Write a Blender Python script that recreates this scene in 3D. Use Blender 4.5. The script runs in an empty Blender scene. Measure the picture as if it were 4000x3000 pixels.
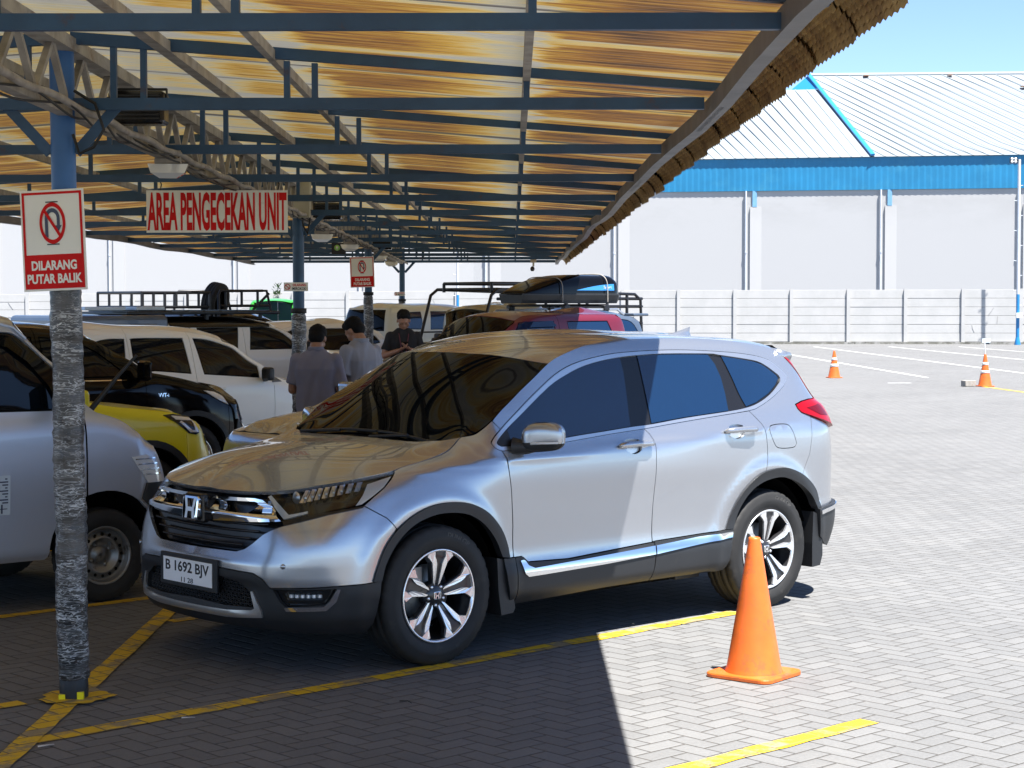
import bpy, bmesh, math, random
import numpy as np
from mathutils import Vector, Matrix
from mathutils.geometry import delaunay_2d_cdt
R_=math.radians
random.seed(7)
# ------------------------------------------------------------------ camera, world, sun, exposure
scene=bpy.context.scene
COL=scene.collection
cd=bpy.data.cameras.new('camera'); cam=bpy.data.objects.new('camera',cd); COL.objects.link(cam)
cd.sensor_width=36; cd.lens=65.376; cd.clip_end=2000; cd.clip_start=.05
cam.location=(0,0,1.877)
cam.rotation_euler=(Matrix.Rotation(math.pi/2-.04386,4,'X')@Matrix.Rotation(-.0013,4,'Z')).to_euler()
scene.camera=cam
SUN=Vector((.24,-.30,1.0)).normalized()
world=bpy.data.worlds.new('World'); scene.world=world; world.use_nodes=True
wn=world.node_tree; wn.nodes.clear()
sky=wn.nodes.new('ShaderNodeTexSky'); sky.sky_type='NISHITA'; sky.sun_disc=False
sky.sun_elevation=math.asin(SUN.z); sky.sun_rotation=math.atan2(SUN.x,SUN.y)%(2*math.pi)
sky.air_density=.5; sky.dust_density=0.0; sky.ozone_density=2.0
bg=wn.nodes.new('ShaderNodeBackground'); bg.inputs[1].default_value=.082
wo=wn.nodes.new('ShaderNodeOutputWorld'); wn.links.new(sky.outputs[0],bg.inputs[0]); wn.links.new(bg.outputs[0],wo.inputs[0])
sl=bpy.data.lights.new('sun','SUN'); sl.energy=4.8; sl.angle=R_(.53); sl.color=(1,.972,.93)
so=bpy.data.objects.new('sun',sl); COL.objects.link(so); so.rotation_euler=(-SUN).to_track_quat('-Z','Y').to_euler(); so.location=(0,0,30)
vs=scene.view_settings; scene.display_settings.display_device='sRGB'
vs.view_transform='Standard'; vs.look='None'; vs.exposure=1.80; vs.gamma=1; vs.use_curve_mapping=False
scene.cycles.max_bounces=8; scene.cycles.diffuse_bounces=5; scene.cycles.glossy_bounces=5; scene.cycles.transparent_max_bounces=12
scene.cycles.use_denoising=True
scene.cycles.sample_clamp_indirect=8; scene.cycles.caustics_reflective=False; scene.cycles.caustics_refractive=False

# ------------------------------------------------------------------ materials
M={}
class NT:
    def __init__(s,name):
        m=bpy.data.materials.new(name); m.use_nodes=True; s.m=m; s.t=m.node_tree; s.b=s.t.nodes['Principled BSDF']; s.out=s.t.nodes['Material Output']
    def n(s,typ,**k):
        x=s.t.nodes.new('ShaderNode'+typ)
        for a,v in k.items():
            if a.startswith('i_'):
                key=a[2:]; key=int(key) if key.isdigit() else key.replace('_',' ')
                s.put(x.inputs[key],v)
            else: setattr(x,a,v)
        return x
    def put(s,inp,v):
        if isinstance(v,bpy.types.NodeSocket): s.t.links.new(v,inp)
        else: inp.default_value=v
    def math(s,op,a,b=0.,c=None,clamp=False):
        x=s.t.nodes.new('ShaderNodeMath'); x.operation=op; x.use_clamp=clamp; s.put(x.inputs[0],a); s.put(x.inputs[1],b)
        if c is not None: s.put(x.inputs[2],c)
        return x.outputs[0]
    def mix(s,f,a,b,typ='MIX'):
        x=s.t.nodes.new('ShaderNodeMix'); x.data_type='RGBA'; x.blend_type=typ; s.put(x.inputs[0],f)
        for i,v in ((6,a),(7,b)):
            if isinstance(v,tuple) and len(v)==3: v=(*v,1)
            s.put(x.inputs[i],v)
        return x.outputs[2]
    def ramp(s,f,stops,interp='LINEAR'):
        x=s.t.nodes.new('ShaderNodeValToRGB'); x.color_ramp.interpolation=interp; e=x.color_ramp.elements
        while len(e)>1: e.remove(e[-1])
        for i,(p,c) in enumerate(stops):
            c=(c,c,c,1) if not isinstance(c,tuple) else ((*c,1) if len(c)==3 else c)
            if i==0: e[0].position=p; e[0].color=c
            else:
                q=e.new(p); q.color=c
        s.put(x.inputs[0],f); return x.outputs[0]
    def coord(s,scale=(1,1,1),rot=(0,0,0),which='Object'):
        tc=s.n('TexCoord'); mp=s.n('Mapping'); s.t.links.new(tc.outputs[which],mp.inputs[0]); mp.inputs['Scale'].default_value=scale; mp.inputs['Rotation'].default_value=rot
        return mp.outputs[0]
    def noise(s,vec,scale=5,detail=4,rough=.55,dist=0.):
        x=s.n('TexNoise'); s.put(x.inputs['Vector'],vec); x.inputs['Scale'].default_value=scale; x.inputs['Detail'].default_value=detail; x.inputs['Roughness'].default_value=rough; x.inputs['Distortion'].default_value=dist
        return x.outputs[0]
    def bump(s,h,strength=.3,dist=.01):
        x=s.n('Bump'); x.inputs['Strength'].default_value=strength; x.inputs['Distance'].default_value=dist; s.put(x.inputs['Height'],h); s.t.links.new(x.outputs[0],s.b.inputs['Normal']); return x.outputs[0]
    def set(s,**k):
        for a,v in k.items(): 
            key={'base':'Base Color','rough':'Roughness','metal':'Metallic','coat':'Coat Weight','coatr':'Coat Roughness','ior':'IOR','spec':'Specular IOR Level','emit':'Emission Color','estr':'Emission Strength','alpha':'Alpha','trans':'Transmission Weight','sheen':'Sheen Weight'}[a]
            if isinstance(v,tuple) and len(v)==3: v=(*v,1)
            s.put(s.b.inputs[key],v)
        return s
def simple(name,base,rough=.5,metal=0.,var=.0,vscale=4,bump=0.,bscale=60,dirt=None,**k):
    s=NT(name); s.set(base=base,rough=rough,metal=metal,**k)
    co=s.coord()
    n=s.noise(co,vscale,5)
    v=max(var,.03)
    c=s.mix(s.ramp(n,[(.3,0.),(.7,1.)]),tuple(x*(1-v) for x in base),tuple(min(1,x*(1+v)) for x in base))
    if dirt:
        dn=s.noise(co,dirt[3],6,.7); c=s.mix(s.ramp(dn,[(dirt[4],0.),(dirt[4]+.15,1.)]),c,dirt[:3])
    s.put(s.b.inputs['Base Color'],c)
    if bump: s.bump(s.noise(co,bscale,5),bump,.004)
    M[name]=s.m; return s.m
def paint(name,base,metal=.0,rough=.35,dusty=.25):
    s=NT(name); co=s.coord(); n=s.noise(co,2.2,5,.6); fl=s.noise(co,900,2)
    z=s.n('SeparateXYZ'); s.put(z.inputs[0],s.coord()); 
    dust=s.math('MULTIPLY',s.ramp(n,[(.35,0.),(.75,1.)]),dusty)
    b=base
    c=s.mix(dust,b,(.42,.40,.37)) if metal<.3 or True else b
    s.put(s.b.inputs['Base Color'],c); s.set(metal=metal,rough=rough,coat=.7)
    s.b.inputs['Coat IOR'].default_value=1.5 if metal>.3 else 1.4; s.put(s.b.inputs['Coat Roughness'],s.math('MULTIPLY',n,.02))
    M[name]=s.m; return s.m
paint('silver_paint',(.45,.47,.505),.78,.24,.0)
paint('silver_van_paint',(.56,.60,.68),.5,.42,.06)
paint('yellow_paint',(.92,.80,.004),.0,.35,.0)
simple('black_paint',(.003,.003,.0035),.08,spec=.28)
paint('white_paint',(.88,.87,.82),.0,.35,.03)
paint('cream_paint',(.68,.67,.56),.1,.38,.05)
paint('maroon_paint',(.13,.010,.024),.2,.36,.0)
paint('slate_paint',(.075,.105,.15),.4,.38,.08)
paint('green_paint',(.03,.30,.02),.0,.35,.05)
paint('beige_paint',(.38,.33,.19),.0,.45,.15)
simple('dark_glass',(.003,.0035,.004),.02,ior=1.27,spec=.5)
simple('side_glass',(.004,.018,.052),.04,ior=1.6,spec=.7)
simple('black_plastic',(.017,.018,.020),.50,bump=.15,bscale=300,var=.1,dirt=(.05,.045,.038,3,.60))
simple('gloss_black',(.010,.010,.011),.18,spec=.5)
simple('matt_black',(.004,.004,.004),.9,spec=.1)
simple('chrome',(.82,.83,.85),.06,1.0,var=.02)
simple('satin_silver',(.68,.69,.70),.3,.9)
simple('weathered_beam',(.15,.155,.165),.6,var=.25,bump=.2,dirt=(.20,.16,.12,6,.58))
simple('machined_alloy',(.86,.86,.87),.22,.75,var=.02)
simple('alloy_dark',(.035,.035,.038),.3,.3,coat=.5)
simple('tyre_rubber',(.014,.0135,.013),.70,var=.25,vscale=9,bump=.25,bscale=180,dirt=(.040,.036,.031,6,.58))
simple('steel_rim',(.28,.28,.27),.45,.7,var=.2,dirt=(.09,.07,.05,9,.55))
simple('blue_steel',(.022,.070,.145),.48,.0,var=.18,vscale=6,bump=.15,bscale=70,dirt=(.085,.035,.02,5,.61))
simple('bright_blue_steel',(.03,.12,.32),.45,var=.15,dirt=(.10,.05,.03,6,.68))
simple('dusty_steel',(.32,.295,.26),.75,var=.3,vscale=8,bump=.3,bscale=60,dirt=(.16,.09,.05,5,.58))
simple('white_sign',(.84,.82,.72),.35,var=.04,dirt=(.55,.5,.42,5,.66))
simple('red_ink',(.62,.008,.008),.5,var=.12,spec=.15)
simple('navy_ink',(.035,.045,.09),.4)
simple('black_ink',(.012,.012,.014),.45)
simple('plate_white',(.95,.96,.97),.3,var=.02)
simple('red_lens',(.27,.0,.003),.08,spec=.35)
simple('red_lens_dark',(.10,.0,.002),.1,spec=.3)
simple('film_glass',(.003,.005,.008),.03,ior=1.5,spec=.35)
simple('amber_lens',(.7,.25,.02),.1,coat=1.0)
simple('lamp_white',(.85,.87,.88),.12,.1,coat=1.0)
simple('black_tube',(.010,.010,.012),.4,bump=.1)
simple('shirt_grey',(.21,.20,.25),.9,var=.08,bump=.35,bscale=500)
simple('shirt_blue_grey',(.28,.285,.32),.9,var=.08,bump=.35,bscale=500)
simple('shirt_black',(.010,.010,.012),.85,bump=.3,bscale=400)
simple('trousers_dark',(.02,.021,.026),.85,bump=.3,bscale=400)
simple('skin',(.34,.17,.10),.5,var=.08,vscale=25)
simple('hair',(.004,.0035,.0035),.75,spec=.2,bump=.8,bscale=400)
simple('cream_metal',(.42,.40,.31),.5,var=.12,dirt=(.2,.13,.07,7,.6))
simple('cable_black',(.01,.01,.01),.6)
simple('cone_orange',(.66,.125,.012),.48,var=.14,vscale=7,bump=.12,bscale=40,dirt=(.30,.085,.03,9,.54),coat=.2)
simple('cone_white',(.75,.75,.73),.5,var=.06)
simple('logo_green',(.30,.62,.12),.4)
simple('box_blue',(.03,.22,.55),.3,coat=.6)
simple('paper_pale',(.62,.68,.72),.5,var=.05)
# clear lamp cover
s=NT('clear_cover'); s.t.nodes.remove(s.b); g=s.n('BsdfGlossy'); g.inputs['Roughness'].default_value=.02; tr=s.n('BsdfTransparent'); tr.inputs[0].default_value=(.93,.95,.96,1)
fr=s.n('Fresnel'); fr.inputs[0].default_value=1.5; mx=s.n('MixShader'); s.t.links.new(fr.outputs[0],mx.inputs[0]); s.t.links.new(tr.outputs[0],mx.inputs[1]); s.t.links.new(g.outputs[0],mx.inputs[2]); s.t.links.new(mx.outputs[0],s.out.inputs[0]); M['clear_cover']=s.m
# herringbone paver group -----------------------------------------------------
BR=.105
def pavers(s,ang=R_(42.75)):
    g=s.n('NewGeometry'); mp=s.n('Mapping'); s.t.links.new(g.outputs['Position'],mp.inputs[0])
    wob=s.n('TexNoise'); s.t.links.new(g.outputs['Position'],wob.inputs[0]); wob.inputs['Scale'].default_value=1.1; wob.inputs['Detail'].default_value=2
    va=s.n('VectorMath',operation='SCALE'); s.t.links.new(wob.outputs['Color'],va.inputs[0]); va.inputs['Scale'].default_value=.035
    vb=s.n('VectorMath',operation='ADD'); s.t.links.new(g.outputs['Position'],vb.inputs[0]); s.t.links.new(va.outputs[0],vb.inputs[1]); s.t.links.new(vb.outputs[0],mp.inputs[0])
    mp.inputs['Rotation'].default_value=(0,0,-ang); mp.inputs['Scale'].default_value=(1/BR,1/BR,1)
    sp=s.n('SeparateXYZ'); s.t.links.new(mp.outputs[0],sp.inputs[0]); x,y=sp.outputs[0],sp.outputs[1]
    ma=s.math
    i=ma('FLOOR',x); j=ma('FLOOR',y); fx=ma('SUBTRACT',x,i); fy=ma('SUBTRACT',y,j)
    k=ma('FLOORED_MODULO',ma('SUBTRACT',i,j),4.)
    k1=ma('COMPARE',k,1.,.1); k2=ma('COMPARE',k,2.,.1); ver=ma('GREATER_THAN',k,1.5)
    def sel(a,b): return ma('ADD',ma('MULTIPLY',ma('SUBTRACT',1.,ver),a),ma('MULTIPLY',ver,b))
    a=sel(ma('ADD',fx,k1),ma('ADD',fy,k2)); b=sel(fy,fx)
    e=ma('MINIMUM',ma('MINIMUM',a,ma('SUBTRACT',2.,a)),ma('MINIMUM',b,ma('SUBTRACT',1.,b)))
    idx=ma('SUBTRACT',i,k1); idy=ma('SUBTRACT',j,k2)
    cb=s.n('CombineXYZ'); s.put(cb.inputs[0],idx); s.put(cb.inputs[1],idy); s.put(cb.inputs[2],ver)
    wn_=s.n('TexWhiteNoise'); s.t.links.new(cb.outputs[0],wn_.inputs[0])
    rnd=wn_.outputs[0]; rc=wn_.outputs[1]
    big=s.noise(g.outputs['Position'],.35,4); fine=s.noise(g.outputs['Position'],55,5,.65); mid=s.noise(g.outputs['Position'],3.5,5,.6)
    col=s.mix(rnd,(.106,.107,.108),(.140,.140,.139))
    col=s.mix(s.math('MULTIPLY',s.ramp(big,[(.35,0.),(.7,1.)]),.35),col,(.20,.20,.198))
    col=s.mix(s.math('MULTIPLY',s.ramp(mid,[(.45,0.),(.75,1.)]),.35),col,(.10,.098,.095))
    col=s.mix(s.math('MULTIPLY',s.ramp(fine,[(.3,0.),(.7,1.)]),.28),col,(.26,.26,.257))
    oil=s.noise(g.outputs['Position'],.9,3,.5); col=s.mix(s.math('MULTIPLY',s.ramp(oil,[(.62,0.),(.72,1.)]),.30),col,(.075,.072,.068))
    sand=s.noise(g.outputs['Position'],1.9,6,.7); col=s.mix(s.math('MULTIPLY',s.ramp(sand,[(.55,0.),(.70,1.)]),.25),col,(.21,.20,.185))
    joint=s.ramp(s.math('ADD',e,s.math('MULTIPLY',s.math('SUBTRACT',fine,.5),.05)),[(.0,1.),(.028,1.),(.06,0.)])
    col=s.mix(joint,col,(.062,.058,.053))
    # height : rounded edge, per-brick tilt and level
    h=s.ramp(e,[(.0,0.),(.05,.55),(.16,1.)])
    rs=s.n('SeparateXYZ'); s.t.links.new(rc,rs.inputs[0])
    tilt=ma('MULTIPLY',ma('SUBTRACT',a,1.),ma('SUBTRACT',rs.outputs[0],.5))
    tilt2=ma('MULTIPLY',ma('SUBTRACT',b,.5),ma('SUBTRACT',rs.outputs[1],.5))
    h=ma('ADD',h,ma('ADD',ma('MULTIPLY',tilt,.55),ma('ADD',ma('MULTIPLY',tilt2,.5),ma('MULTIPLY',rnd,.5))))
    h=ma('ADD',h,ma('MULTIPLY',fine,.28))
    return col,h,joint,rnd,fine,mid
s=NT('block_paving'); c,h,j,r,f,m_=pavers(s); s.put(s.b.inputs['Base Color'],c); s.set(rough=.82,spec=.35); s.bump(h,.75,.006); M['block_paving']=s.m
for nm,colr,wear in (('yellow_road_paint',(.74,.47,.012),.42),('white_road_paint',(.80,.80,.78),.62)):
    s=NT(nm); c,h,j,r,f,m_=pavers(s)
    g=s.n('NewGeometry'); wn2=s.noise(g.outputs['Position'],6,6,.7)
    msk=s.math('MULTIPLY',s.ramp(s.math('ADD',s.math('MULTIPLY',wn2,.8),s.math('MULTIPLY',r,.18)),[(wear+.08,1.),(wear+.17,.25)]),s.math('SUBTRACT',1.,s.math('MULTIPLY',j,.75)))
    pc=s.mix(s.ramp(f,[(.3,0.),(.75,1.)]),tuple(x*.8 for x in colr),colr)
    s.put(s.b.inputs['Base Color'],s.mix(msk,c,pc)); s.set(rough=.7); s.bump(h,.7,.006); M[nm]=s.m

# ------------------------------------------------------------------ object helpers
def tag(o,label=None,cat=None,group=None,kind=None):
    if label: o['label']=label
    if cat: o['category']=cat
    if group: o['group']=group
    if kind: o['kind']=kind
    return o
def empty(name,loc=(0,0,0),rz=0.,label=None,cat=None,group=None,parent=None):
    o=bpy.data.objects.new(name,None); COL.objects.link(o); o.location=loc; o.rotation_euler=(0,0,rz); o.empty_display_size=.2
    if parent: o.parent=parent
    return tag(o,label,cat,group)
def mesh_obj(name,verts,faces,mat,parent=None,smooth=False,loc=None,normals=None):
    me=bpy.data.meshes.new(name); me.from_pydata([tuple(map(float,v)) for v in verts],[],[tuple(map(int,f)) for f in faces]); me.update()
    mats=mat if isinstance(mat,(list,tuple)) else [mat]
    for m in mats: me.materials.append(M[m] if isinstance(m,str) else m)
    if smooth or normals is not None: me.polygons.foreach_set('use_smooth',[True]*len(me.polygons))
    if normals is not None: me.normals_split_custom_set(normals)
    o=bpy.data.objects.new(name,me); COL.objects.link(o)
    if parent: o.parent=parent
    if loc: o.location=loc
    return o
def copy_tree(o,parent=None):
    c=o.copy(); COL.objects.link(c)
    if parent: c.parent=parent
    for ch in list(o.children): copy_tree(ch,c)
    return c
class MB:
    """collects simple shapes into one mesh"""
    def __init__(s): s.v=[]; s.f=[]; s.m=[]; s.sm=[]
    def add(s,V,Fc,mi=0,sm=False):
        b=len(s.v); s.v+= [tuple(x) for x in V]; s.f+=[tuple(i+b for i in f) for f in Fc]; s.m+=[mi]*len(Fc); s.sm+=[sm]*len(Fc); return s
    def box(s,c,d,mi=0,rot=None,bev=0.):
        hx,hy,hz=d[0]/2,d[1]/2,d[2]/2
        if bev:
            bm=bmesh.new(); bmesh.ops.create_cube(bm,size=1); bmesh.ops.scale(bm,vec=d,verts=bm.verts); bmesh.ops.bevel(bm,geom=bm.edges[:],offset=bev,segments=3,profile=.5,affect='EDGES')
            bm.verts.ensure_lookup_table(); bm.verts.index_update(); V=[v.co.copy() for v in bm.verts]; Fc=[[v.index for v in f.verts] for f in bm.faces]; bm.free()
        else:
            V=[Vector((x,y,z)) for x in(-hx,hx) for y in(-hy,hy) for z in(-hz,hz)]; Fc=[(0,1,3,2),(4,6,7,5),(0,4,5,1),(2,3,7,6),(0,2,6,4),(1,5,7,3)]
        if rot is not None: V=[rot@v for v in V]
        c=Vector(c); return s.add([v+c for v in V],Fc,mi)
    def beam(s,a,b,w,h,mi=0,up=(0,0,1)):
        a,b=Vector(a),Vector(b); d=(b-a); L=d.length; d.normalize(); u=Vector(up); r=d.cross(u).normalized(); u=r.cross(d)
        V=[p+r*i*w/2+u*j*h/2 for p in(a,b) for i,j in((-1,-1),(1,-1),(1,1),(-1,1))]
        return s.add(V,[(0,1,2,3)[::-1],(4,5,6,7),(0,4,5,1)[::-1],(1,5,6,2)[::-1],(2,6,7,3)[::-1],(3,7,4,0)[::-1]],mi)
    def tube(s,pts,r,n=10,mi=0,cap=True,closed=False):
        pts=[Vector(p) for p in pts]; rr=r if hasattr(r,'__len__') else [r]*len(pts); V=[];Fc=[]
        prev=None; N=len(pts)
        for i,p in enumerate(pts):
            if closed: t=(pts[(i+1)%N]-pts[i-1]).normalized()
            else: t=((pts[min(i+1,N-1)]-p).normalized()+(p-pts[max(i-1,0)]).normalized()).normalized()
            if prev is None: a=t.orthogonal().normalized()
            else: a=(prev-t*prev.dot(t)).normalized()
            prev=a; b=t.cross(a)
            V+=[p+(a*math.cos(q)+b*math.sin(q))*rr[i] for q in [2*math.pi*k/n for k in range(n)]]
        for i in range(N-1 if not closed else N):
            j=(i+1)%N
            for k in range(n): Fc.append((i*n+k,i*n+(k+1)%n,j*n+(k+1)%n,j*n+k))
        s.add(V,Fc,mi,True)
        if cap and not closed:
            s.add(V[:n],[tuple(range(n))[::-1]],mi); s.add(V[-n:],[tuple(range(n))],mi)
        return s
    def lathe(s,prof,n=48,axis='z',c=(0,0,0),mi=0,sm=True):
        V=[];Fc=[];c=Vector(c)
        for r,h in prof:
            for k in range(n):
                q=2*math.pi*k/n; x,y=r*math.cos(q),r*math.sin(q)
                V.append(c+(Vector((x,y,h)) if axis=='z' else (Vector((x,h,y)) if axis=='y' else Vector((h,x,y)))))
        for i in range(len(prof)-1):
            for k in range(n):
                q=(i*n+k,i*n+(k+1)%n,(i+1)*n+(k+1)%n,(i+1)*n+k)
                Fc.append(q if axis!='y' else q[::-1])
        return s.add(V,Fc,mi,sm)
    def prism(s,poly,h0,h1,tf=None,mi=0):
        """2D polygon (a,b) extruded h0..h1 ; tf(a,b,h)->xyz"""
        tf=tf or (lambda a,b,h:(a,b,h)); n=len(poly)
        from mathutils.geometry import tessellate_polygon
        tri=tessellate_polygon([[Vector((a,b,0)) for a,b in poly]])
        V=[tf(a,b,h0) for a,b in poly]+[tf(a,b,h1) for a,b in poly]
        Fc=[tuple(t)[::-1] for t in tri]+[tuple(i+n for i in t) for t in tri]+[(i,(i+1)%n,(i+1)%n+n,i+n) for i in range(n)]
        return s.add(V,Fc,mi)
    def build(s,name,mat,parent=None,loc=None,autosmooth=False):
        me=bpy.data.meshes.new(name); me.from_pydata(s.v,[],s.f); me.update()
        for m in (mat if isinstance(mat,(list,tuple)) else [mat]): me.materials.append(M[m])
        me.polygons.foreach_set('material_index',s.m); me.polygons.foreach_set('use_smooth',s.sm)
        bm=bmesh.new(); bm.from_mesh(me); bmesh.ops.recalc_face_normals(bm,faces=bm.faces); bm.to_mesh(me); bm.free()
        o=bpy.data.objects.new(name,me); COL.objects.link(o)
        if parent: o.parent=parent
        if loc: o.location=loc
        return o
def text_mesh(txt,size=1.,extrude=.001,bold=0.,align='CENTER',sx=1.):
    cu=bpy.data.curves.new('t','FONT'); cu.body=txt; cu.size=size; cu.extrude=extrude; cu.offset=bold; cu.align_x=align; cu.align_y='CENTER'; cu.resolution_u=3
    o=bpy.data.objects.new('t',cu); COL.objects.link(o)
    dg=bpy.context.evaluated_depsgraph_get(); me=bpy.data.meshes.new_from_object(o.evaluated_get(dg)); 
    V=[Vector((v.co.x*sx,v.co.y,v.co.z)) for v in me.vertices]; Fc=[tuple(p.vertices) for p in me.polygons]
    bpy.data.objects.remove(o); bpy.data.curves.remove(cu); bpy.data.meshes.remove(me); return V,Fc
def fit_text(txt,w,h,extrude=.001,bold=.0):
    V,Fc=text_mesh(txt,1.,0.5,bold)
    x0=min(v.x for v in V);x1=max(v.x for v in V);y0=min(v.y for v in V);y1=max(v.y for v in V)
    return [Vector(((v.x-(x0+x1)/2)/(x1-x0)*w,(v.y-(y0+y1)/2)/(y1-y0)*h,v.z*2*extrude)) for v in V],Fc
# ------------------------------------------------------------------ surface maths
def pchip(xs,ys):
    xs=np.array(xs,float);ys=np.array(ys,float)
    h=np.diff(xs);d=np.diff(ys,axis=0)/h.reshape(-1,*[1]*(ys.ndim-1))
    m=np.zeros_like(ys)
    if len(xs)>2:
        a,b=d[:-1],d[1:]
        w1=(2*h[1:]+h[:-1]).reshape(-1,*[1]*(ys.ndim-1));w2=(h[1:]+2*h[:-1]).reshape(-1,*[1]*(ys.ndim-1))
        with np.errstate(divide='ignore',invalid='ignore'):
            mm=(w1+w2)/(w1/a+w2/b)
        mm[~(a*b>0)]=0
        m[1:-1]=mm
    m[0]=d[0];m[-1]=d[-1]
    def f(x):
        x=np.asarray(x,float);i=np.clip(np.searchsorted(xs,x)-1,0,len(xs)-2)
        hh=h[i];t=(x-xs[i])/hh
        tc=np.clip(t,0,1)
        sh=t.shape+(1,)*(ys.ndim-1)
        tt=tc.reshape(sh);H=hh.reshape(sh)
        v=(2*tt**3-3*tt**2+1)*ys[i]+(tt**3-2*tt**2+tt)*H*m[i]+(-2*tt**3+3*tt**2)*ys[i+1]+(tt**3-tt**2)*H*m[i+1]
        v=v+((t-tc).reshape(sh))*H*np.where((t.reshape(sh)<0),m[0],m[-1])
        return v
    return f
def catmull(P,n=16):
    P=np.array(P,float);Q=np.vstack([2*P[0]-P[1],P,2*P[-1]-P[-2]])
    out=[]
    for i in range(1,len(Q)-2):
        p0,p1,p2,p3=Q[i-1:i+3]
        for k in range(n):
            t=k/n
            out.append(.5*((2*p1)+(-p0+p2)*t+(2*p0-5*p1+4*p2-p3)*t*t+(-p0+3*p1-3*p2+p3)*t**3))
    out.append(P[-1]);return np.array(out)
class Shell:
    def __init__(s,contour,table):
        # contour: (x,y) from front centre to rear centre ; table: list of (x or ('u',u), [(z,d)...])
        c=np.array(contour,float)
        cm=np.vstack([c[:0:-1]*[1,-1],c]) # mirrored for symmetric tangents at the front
        cc=catmull(cm,24)
        i0=(len(c)-1)*24
        cc=cc[i0:]
        cc[0,1]=0
        L=np.concatenate([[0],np.cumsum(np.linalg.norm(np.diff(cc,axis=0),axis=1))])
        s.U=L[-1];s.uu=L;s.cc=cc
        t=np.gradient(cc,L,axis=0);
        t[0]=[0,1];t/=np.linalg.norm(t,axis=1)[:,None]
        # smooth tangents
        for _ in range(30):
            t[1:-1]=(t[:-2]+2*t[1:-1]+t[2:])/4
        t/=np.linalg.norm(t,axis=1)[:,None]
        s.tt=t
        zs=sorted({round(z,3) for _,p in table for z,_ in p})
        s.zs=np.array(zs)
        us=[];D=[]
        for k,p in table:
            u=k[1] if isinstance(k,tuple) else s.u_of_x(k)
            us.append(u);z,d=zip(*p);D.append(pchip(z,d)(s.zs))
        s.us=np.array(us);s.D=np.array(D)
        s.fz=None
        s.fu=pchip(s.us,s.D)   # u -> row of d over zs
        # dense grid for fast bilinear/cubic
        s.gu=np.linspace(0,s.U,800);s.gz=np.linspace(s.zs[0],s.zs[-1],600)
        rows=s.fu(s.gu)  # 400 x nz
        G=pchip(s.zs,rows.T)(s.gz).T
        # light smoothing
        for _ in range(10):
            G[:,1:-1]=(G[:,:-2]+2*G[:,1:-1]+G[:,2:])/4
            G[1:-1]=(G[:-2]+2*G[1:-1]+G[2:])/4
        s.G=G
    def u_of_x(s,x):
        i=np.argmin(np.where(s.cc[:,1]>.3,np.abs(s.cc[:,0]-x),9));
        j0=max(i-1,0);j1=min(i+1,len(s.cc)-1)
        return float(np.interp(-x,-s.cc[j0:j1+1,0],s.uu[j0:j1+1]))
    def d(s,u,z):
        fu=np.clip(np.abs(u)/s.U*799,0,798.999);fz=np.clip((z-s.gz[0])/(s.gz[-1]-s.gz[0])*599,0,598.999)
        i=fu.astype(int);j=fz.astype(int);a=fu-i;b=fz-j;G=s.G
        return (1-a)*(1-b)*G[i,j]+a*(1-b)*G[i+1,j]+(1-a)*b*G[i,j+1]+a*b*G[i+1,j+1]
    def P(s,u,z,off=0.):
        u=np.asarray(u,float);z=np.asarray(z,float);au=np.abs(u);sg=np.where(u<0,-1,1)
        x=np.interp(au,s.uu,s.cc[:,0]);y=np.interp(au,s.uu,s.cc[:,1])
        tx=np.interp(au,s.uu,s.tt[:,0]);ty=np.interp(au,s.uu,s.tt[:,1])
        n=np.stack([ty,-tx],-1)  # outward
        dd=s.d(au,z)-off
        return np.stack([x-n[...,0]*dd,(y-n[...,1]*dd)*sg,z],-1)
def inpoly(P,poly):
    P=np.asarray(P);x,y=P[:,0],P[:,1];c=np.zeros(len(P),bool);n=len(poly)
    for i in range(n):
        x0,y0=poly[i];x1,y1=poly[(i+1)%n]
        if y0==y1: continue
        m=((y0>y)!=(y1>y)); xi=(x1-x0)*(y-y0)/(y1-y0)+x0; c^=m&(x<xi)
    return c
def segdist(P,poly):
    P=np.asarray(P);d=np.full(len(P),9e9);n=len(poly)
    for i in range(n):
        a=np.array(poly[i],float);b=np.array(poly[(i+1)%n],float);ab=b-a;L=max((ab**2).sum(),1e-12)
        t=np.clip(((P-a)@ab)/L,0,1);d=np.minimum(d,np.linalg.norm(P-(a+t[:,None]*ab),axis=1))
    return d
def resample(poly,step):
    out=[];n=len(poly)
    for i in range(n):
        a=np.array(poly[i],float);b=np.array(poly[(i+1)%n],float);k=max(1,int(math.ceil(np.linalg.norm(b-a)/step)))
        for j in range(k): out.append(tuple(a+(b-a)*j/k))
    return out
def rnd(poly,keep=28,n=4):
    """smooth a closed polygon with Catmull-Rom except at corners sharper than keep degrees"""
    P=[np.array(p,float) for p in poly];N=len(P);sharp=[]
    for i in range(N):
        a=P[i]-P[i-1];b=P[(i+1)%N]-P[i];c=np.dot(a,b)/max(np.linalg.norm(a)*np.linalg.norm(b),1e-9);sharp.append(math.degrees(math.acos(max(-1,min(1,c))))>keep)
    out=[]
    for i in range(N):
        p1,p2=P[i],P[(i+1)%N];p0=P[i-1] if not sharp[i] else 2*p1-p2;p3=P[(i+2)%N] if not sharp[(i+1)%N] else 2*p2-p1
        for k in range(n):
            t=k/n;out.append(tuple(.5*((2*p1)+(-p0+p2)*t+(2*p0-5*p1+4*p2-p3)*t*t+(-p0+3*p1-3*p2+p3)*t**3)))
    return out
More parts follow.
